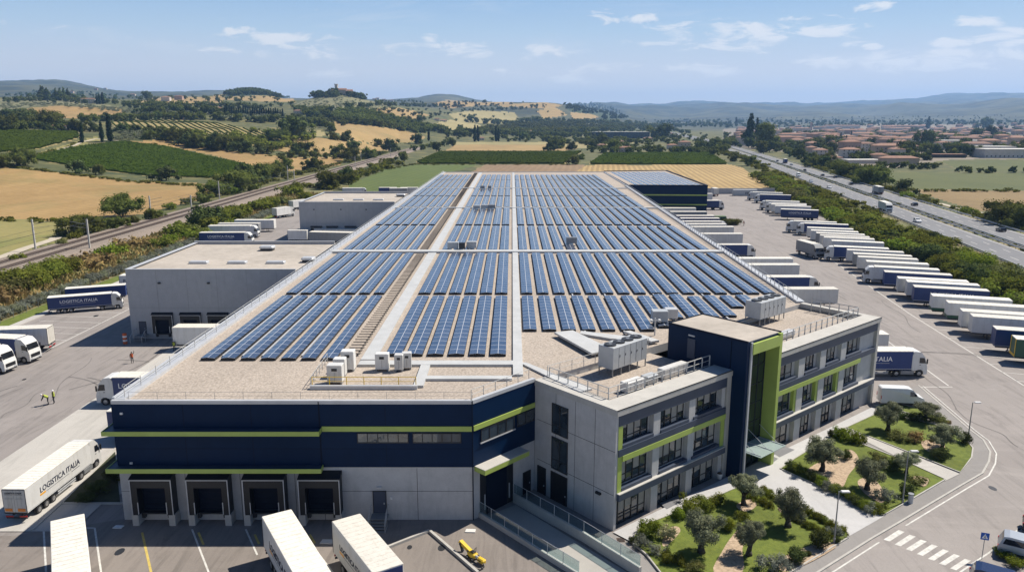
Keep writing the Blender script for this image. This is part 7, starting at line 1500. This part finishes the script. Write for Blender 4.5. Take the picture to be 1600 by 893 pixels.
for px,py,w,h,mt,lab in ((1020,842,36,34,'leaf_bright','bright shrub behind the pale flowers by the office corner'),(1038,846,34,30,'leaf_flower','shrub covered in pale cream flowers in the near garden'),(1003,856,28,20,'leaf_grey','silver grey shrub at the left tip of the near garden'),(1028,868,28,18,'leaf_grey','silver grey shrub below the pale flowering one'),(988,848,16,11,'leaf_dark','small dark shrub at the very left tip of the garden'),(1044,878,28,18,'leaf_bush','low shrub along the kerb under the largest olive'),(1064,886,28,17,'leaf_bush','second low shrub along the kerb under the largest olive'),(1083,893,28,16,'leaf_scrub','low dry shrub at the bottom edge of the garden'),(1214,896,46,30,'leaf_grey','big silver shrub at the bottom edge of the photo'),(1160,812,24,15,'leaf_bush','low shrub between two olives in the near lawn'),
  (1082,802,40,24,'leaf_bush','broad shrub beside the office path'),(1100,798,34,24,'leaf_bush','shrub on the path edge behind the largest olive'),(1118,792,30,20,'leaf_bush','shrub farther along the path edge'),(1060,812,30,20,'leaf_bright','light green shrub between flowers and path'),(1307,839,24,17,'leaf_grey','silver shrub beside the foot of the nearest lamp'),(1309,849,15,12,'leaf_dark','small dark shrub at the foot of the nearest lamp'),
  (1326,690,34,22,'leaf_bright','bright green shrub at the top of the middle garden'),(1340,694,26,18,'leaf_bright','bright green shrub beside the path in the middle garden'),(1313,686,24,18,'leaf_bright','bright shrub at the corner of path and plaza'),(1299,683,12,14,'leaf_dark','small dark upright shrub by the plaza corner'),(1324,719,18,19,'leaf_dark','dark shrub beside the gravel path in the middle garden'),(1385,783,32,20,'leaf_grey','silver shrub near the litter bin'),(1420,778,30,26,'leaf_dark','dark dense shrub right of the garden lamp'),(1398,738,34,20,'leaf_dark','dark shrub left of the small olive'),(1376,722,26,16,'leaf_scrub','dry shrub along the path side'),(1434,758,28,13,'leaf_scrub','low dry shrub at the right tip of the middle garden'),(1404,728,22,14,'leaf_scrub','low shrub beside the path behind the lamp'),
  (1472,720,34,22,'leaf_dark','dark round shrub in front of the lawn tip olive'),(1511,694,22,21,'leaf_dark','dark shrub by the curved kerb lamp'),(1436,659,34,14,'leaf_dark','low dark hedge shrub under the van side olive'),(1411,655,20,13,'leaf_dark','small dark shrub between the two far olives'),(1462,660,34,12,'leaf_scrub','low scrub along the narrow path'),(1405,690,34,15,'leaf_scrub','dry scrub in the far garden'),(1434,691,34,19,'leaf_dry','brownish scrub in the middle of the far garden'),(1484,662,12,6,'leaf_dry','tiny dry shrub at the path end'),(1570,872,30,12,'leaf_bright','clipped light green shrub between the parked cars'),(1590,886,34,14,'leaf_bright','clipped light green shrub at the right bottom corner'),(679,806,8,7,'leaf_bush','small weed growing at the foot of the concrete wall'),(150,770,40,18,'leaf_dark','dark shrub in the planting triangle'),(176,752,34,20,'leaf_dark','dark shrub against the wall in the planting triangle'),(130,784,36,12,'leaf_dark','low dark shrub at the tip of the planting triangle')):
    shrub(px,py,w,h,mt,lab)
for px,py,w,h,mt,lab in ((1139,830,24,20,'leaf_bright','smooth clipped dome beside the gravel stream'),(1283,858,32,27,'leaf_dark','clipped dark ball shrub by the kerb, larger of two'),(1247,882,30,26,'leaf_dark','clipped dark ball shrub nearest the bottom kerb'),(1264,868,10,8,'leaf_dark','tiny clipped ball between two larger ones')): shrub(px,py,w,h,mt,lab,'ball','ball_shrub')
for a,b,n,mt,lab in (((1172,777),(1202,793),5,'leaf_bush','clump of the clipped hedge beside the entrance olive'),((1234,808),(1292,839),8,'leaf_bush','clump of the inner clipped hedge beside the plaza'),((1194,770),(1214,784),4,'leaf_bush','clump of the outer hedge near the entrance'),((1262,802),(1318,834),8,'leaf_bush','clump of the outer clipped hedge along the plaza')):
    for k in range(n): shrub(a[0]+(b[0]-a[0])*k/(n-1),a[1]+(b[1]-a[1])*k/(n-1),17,12,mt,lab,'bush','hedge_clump')
for k,(px,py) in enumerate([(1238,736),(1254,743),(1272,752),(1288,760),(1296,768),(1308,772),(1322,778),(1334,786),(1340,790),(1352,796),(1364,801),(1376,803)]): shrub(px,py,25,17,['leaf_dark','leaf_bush','leaf_dark','leaf_bright','leaf_grey','leaf_bush'][k%6],f'edging shrub along the plaza side of the middle garden, {ORD[k]} from the offices')
p=at(1118,356); 
for k in range(7): o=link('hedge_clump',TV[('bush','leaf_scrub','near')][0],None,at(1134+k*2.6,351,0)+Vector((0,0,0)),k*1.3,(2.2,2.2,2.6)); tag(o,'clipped hedge clump on the island beside the green skip','shrub','hedge on the skip island')
# ================================================================ town, farms, castle
for k,c in enumerate([(.44,.34,.26),(.50,.42,.34),(.54,.48,.42),(.40,.28,.22),(.58,.53,.46)]): plain(f'stucco_{k}',c,.9,0,.12,.3)
for k,c in enumerate([(.24,.125,.080),(.28,.155,.105),(.20,.11,.078)]): plain(f'terracotta_{k}',c,.9,0,.25,.6)
plain('shutter',(.05,.055,.05),.7,0,.2,1)
HM={}
def house_parts(t,w,l,h,wm,rm,hip=True,flat=False,rows=0,chim=True):
    key=(w,l,h,hip,flat)
    if key not in HM:
        a=MB(); a.box(-l/2,l/2,-w/2,w/2,0,h); r=MB(); e=.5; rh=w*.2
        if flat: r.box(-l/2-.3,l/2+.3,-w/2-.3,w/2+.3,h+.01,h+.5)
        else:
            ins=min(w/2,l/2-.5) if hip else 0
            r.add([(-l/2-e,-w/2-e,h+.01),(l/2+e,-w/2-e,h+.01),(l/2+e,w/2+e,h+.01),(-l/2-e,w/2+e,h+.01),(-l/2-e,-w/2-e,h+.25),(l/2+e,-w/2-e,h+.25),(l/2+e,w/2+e,h+.25),(-l/2-e,w/2+e,h+.25),(-l/2+ins,0,h+rh),(l/2-ins,0,h+rh)],[(3,2,1,0),(0,1,5,4),(1,2,6,5),(2,3,7,6),(3,0,4,7),(4,5,9,8),(6,7,8,9),(5,6,9),(7,4,8)])
        HM[key]=(a,r)
    a,r=HM[key]; link('wall',cached(f'wall|{key}{wm}',lambda mb:(mb.v.extend(a.v),mb.f.extend(a.f),mb.m.extend(a.m)),M[wm]),t); ro=link('roof',cached(f'roof|{key}{rm}',lambda mb:(mb.v.extend(r.v),mb.f.extend(r.f),mb.m.extend(r.m)),M[rm]),t)
    if chim and not flat: link('chimney',cached('chimney|',lambda mb:mb.box(-.5,.5,-.5,.5,0,1.8),M[wm]),ro,(l*.2,w*.15,h+.4))
    n=max(2,int(l/4.2))
    for z in range(rows):
        for k in range(n): link('window',cached('house_window|',lambda mb:mb.box(-.55,.55,-.06,0,0,1.5),M['shutter']),t,(-l/2+l*(k+.5)/n,-w/2,1.1+z*3.1))
def house(px,py,w,l,h,lab,grp=None,rot=0,wm=0,rm=0,hip=True,flat=False,rows=0,name='house',pos=None):
    p=pos if pos is not None else hit(px,py); t=thing(name,lab,'house' if name=='house' else 'building',p,rot,grp); house_parts(t,w,l,h,f'stucco_{wm}' if isinstance(wm,int) else wm,f'terracotta_{rm}' if isinstance(rm,int) else rm,hip,flat,rows); return t
TG='terracotta roofed houses of the town'
SIZES=[(10,14,6.5),(11,18,9),(12,26,9.5),(10,12,7),(13,34,10.5),(12,22,13),(14,44,11)]
TOWN=[(1140,240),(1150,205),(1180,197),(1340,196),(1620,199),(1700,206),(1700,236),(1470,240),(1400,250),(1300,250),(1240,236),(1200,226)]
placed=[]; tries=0
while len(placed)<225 and tries<9000:
    tries+=1; Y=float(np.exp(RNG.uniform(math.log(760),math.log(3400)))); px=RNG.uniform(1140,1640); X=(px-800)/F*(Y*CP+HC*SP); qx,qy=pix(X,Y,0.)
    if not inpoly(np.array([qx]),np.array([qy]),TOWN)[0]: continue
    s=(Vector((X,Y,0))-HA); o=s.dot(HN)+.000016*max(0,s.dot(HD)-350)**2
    if -18<o<48 : continue
    w,l,h=SIZES[int(RNG.integers(7))]; d=l*.5+6
    if any((X-a)**2+(Y-b)**2<(d+c)**2 for a,b,c in placed): continue
    placed.append((X,Y,d)); k=len(placed)
    house(0,0,w,l,h,'pale house with terracotta roof in the town right of the motorway',TG,R([8,-6,98,12,84,3][k%6]),k%5,k%3,True,False,(3 if h>8.6 else 2) if Y<1250 else 0,'house',Vector((X,Y,float(terr(X,Y)))))
for px,py,w,l,h,rot,wm,rm,rows,lab in ((1343,227,13,40,9.5,6,0,1,3,'long ochre house with arcade of windows in front of the town'),(1387,225,13,36,10,4,2,0,3,'pale apartment house with dark windows right of the ochre house'),(1301,221,12,22,9,6,1,1,2,'pinkish house with terracotta roof left of the ochre house'),(1225,222,13,70,8,5,3,0,2,'very long low terracotta roofed terrace at the left of the town'),(1315,201,14,150,12,3,4,0,2,'long pale institutional building with even window rows'),(1415,201,14,200,11,3,1,0,2,'longest pale building across the middle of the town'),(1545,206,13,90,7,4,3,1,1,'long low terracotta roofed building near the right edge'),
  (1372,252,9,14,6,-6,0,0,1,'small orange house beside the motorway field'),(1403,258,10,30,6,-6,0,1,0,'long ochre farm building behind the hedge'),(1300,252,9,16,3.5,8,2,0,0,'low shed with orange roof near the motorway')):
    house(px,py,w,l,h,lab,None,R(rot),wm,rm,True,False,rows)
for px,py,w,l,h,rot,wm,rm,lab in ((1298,238,22,52,4.5,6,'chiller_casing','trailer_roof','low white roofed workshop near the motorway'),(1500,228,30,62,8,-4,'stucco_2','trailer_roof','grey industrial hall with white roof left of the tall pale one'),(1575,246,26,60,8.5,-4,'stucco_4','trailer_roof','tall pale industrial hall with dark windows at the right edge'),(1545,240,24,46,8,-4,'concrete_annex','trailer_roof','grey hall attached left of the tall pale industrial hall'),(1345,255,14,30,3,4,'stucco_4','trailer_roof','low white greenhouse like shed by the motorway'),(967,216,30,124,13,2,'glass_hall','trailer_roof','long dark blue glass hall with a white roof on the valley floor'),(1075,195,30,210,8,2,'stucco_4','trailer_roof','far white factory hall left of the town'),(1055,190,40,170,9,2,'stucco_4','trailer_roof','farthest white factory hall on the valley floor'),(1460,246,14,56,3.2,-4,'trim_dark','terracotta_0','low dark barn with orange roof beside the right field')):
    if wm=='glass_hall' and 'glass_hall' not in M: glass('glass_hall',(.03,.06,.10),.15,.6)
    house(px,py,w,l,h,lab,None,R(rot),wm,rm,True,True,1 if h>=8 else 0,'industrial_hall')
for px,py,w,l,h,rot,wm,rm,lab in ((979,238,9,17,5.5,3,2,0,'farmhouse with terracotta roof behind the vineyard, left of three'),(969,226,8,12,5,3,1,1,'small farmhouse roof rising behind the left farmhouse'),(1069,232,10,15,8.5,4,1,0,'two storey farmhouse with terracotta roof behind the vineyard'),(1050,233,8,13,5.5,4,2,1,'low farmhouse attached left of the two storey one'),(1047,215,9,13,9,3,2,0,'tall pale farmhouse with hipped terracotta roof'),(1012,220,10,16,5,3,3,1,'farmhouse roof half hidden by garden trees'),(1030,211,9,14,6,2,1,0,'pinkish house near the glass hall'),(940,231,8,12,4,3,0,0,'low orange roofed shed among garden trees'),
  (829,211,9,13,9,2,2,1,'pale house left end of the valley hamlet'),(864,206,10,26,7,2,1,0,'long pink roofed house in the valley hamlet'),(890,203,9,15,8,2,2,0,'small pale house in the valley hamlet'),(910,206,10,30,9,2,4,1,'long pale house beside the glass hall'),(836,209,8,10,7,2,1,0,'small house beside the left end of the hamlet'),
  (139,161,11,30,8.5,8,4,0,'cream villa with terracotta roof on the left hill'),(93,203,9,17,4.2,8,2,0,'low farmhouse with terracotta roof above the left vineyard'),(339,174,10,22,6.5,4,0,0,'house with orange roof among the dark trees on the hill'),(466,178,9,16,6,4,1,1,'farmhouse on the slope right of the cypress row'),(683,189,9,14,6,2,2,0,'farm on the hillside right of the woods, left of two'),(693,190,9,20,4,2,4,1,'pale farm yard building on the hillside, right of two'),(283,186,6,7,3.5,2,3,0,'tiny orange roofed hut above the striped vineyard'),(752,219,8,11,4,2,4,1,'small white building by the railway cypresses')):
    house(px,py,w,l,h,lab,None,R(rot),wm,rm,True,False,2 if h>6 else 1)
# hill-top castle
p=hit(527,147); p.z+=0; t=thing('castle','hilltop castle with a square stone tower among dark trees','castle',p)
mb=MB(); mb.box(-5,2,-4,4,0,24); mb.build('tower',M['stucco_1'],t); mb=MB(); mb.box(-5.6,2.6,-4.6,4.6,24.01,25.6); mb.box(-5.6,-3.8,-4.6,-2.8,25.61,27); mb.box(-2.2,-.4,-4.6,-2.8,25.61,27); mb.box(.8,2.6,-4.6,-2.8,25.61,27); mb.build('battlement',M['stucco_1'],t)
mb=MB(); mb.box(4,24,-6,10,0,12); mb.box(24.1,40,-5,8,0,9); mb.box(-14,-5.2,-4,8,0,9); mb.build('wall',M['stucco_0'],t)
mb=MB(); 
for a,b,z in ((3.5,24.5,12.01),(23.8,40.5,9.01),(-14.5,-5.1,9.01)): mb.add([(a,-6.5,z),(b,-6.5,z),(b,10.5,z),(a,10.5,z),(a,2,z+4),(b,2,z+4)],[(0,1,5,4),(2,3,4,5),(3,0,4),(1,2,5),(3,2,1,0)])
mb.build('roof',M['terracotta_0'],t)
for k,(px,py) in enumerate(((585,157),(600,158),(612,160),(150,141),(165,140),(112,146),(208,151),(260,158),(280,156),(590,155))): house(px,py,12,22,10,'tiny pale hilltop house on the skyline','hilltop houses on the skyline',0,k%5,k%3)
# bell tower of the town
t=thing('bell_tower','slender brick bell tower rising over the town roofs','tower',hit(1267,204)); mb=MB(); mb.box(-3,3,-3,3,0,27); mb.build('shaft',M['stucco_3'],t); mb=MB(); mb.add([(-3.5,-3.5,27.01),(3.5,-3.5,27.01),(3.5,3.5,27.01),(-3.5,3.5,27.01),(0,0,31)],[(0,1,4),(1,2,4),(2,3,4),(3,0,4),(3,2,1,0)]); mb.build('roof',M['terracotta_0'],t)
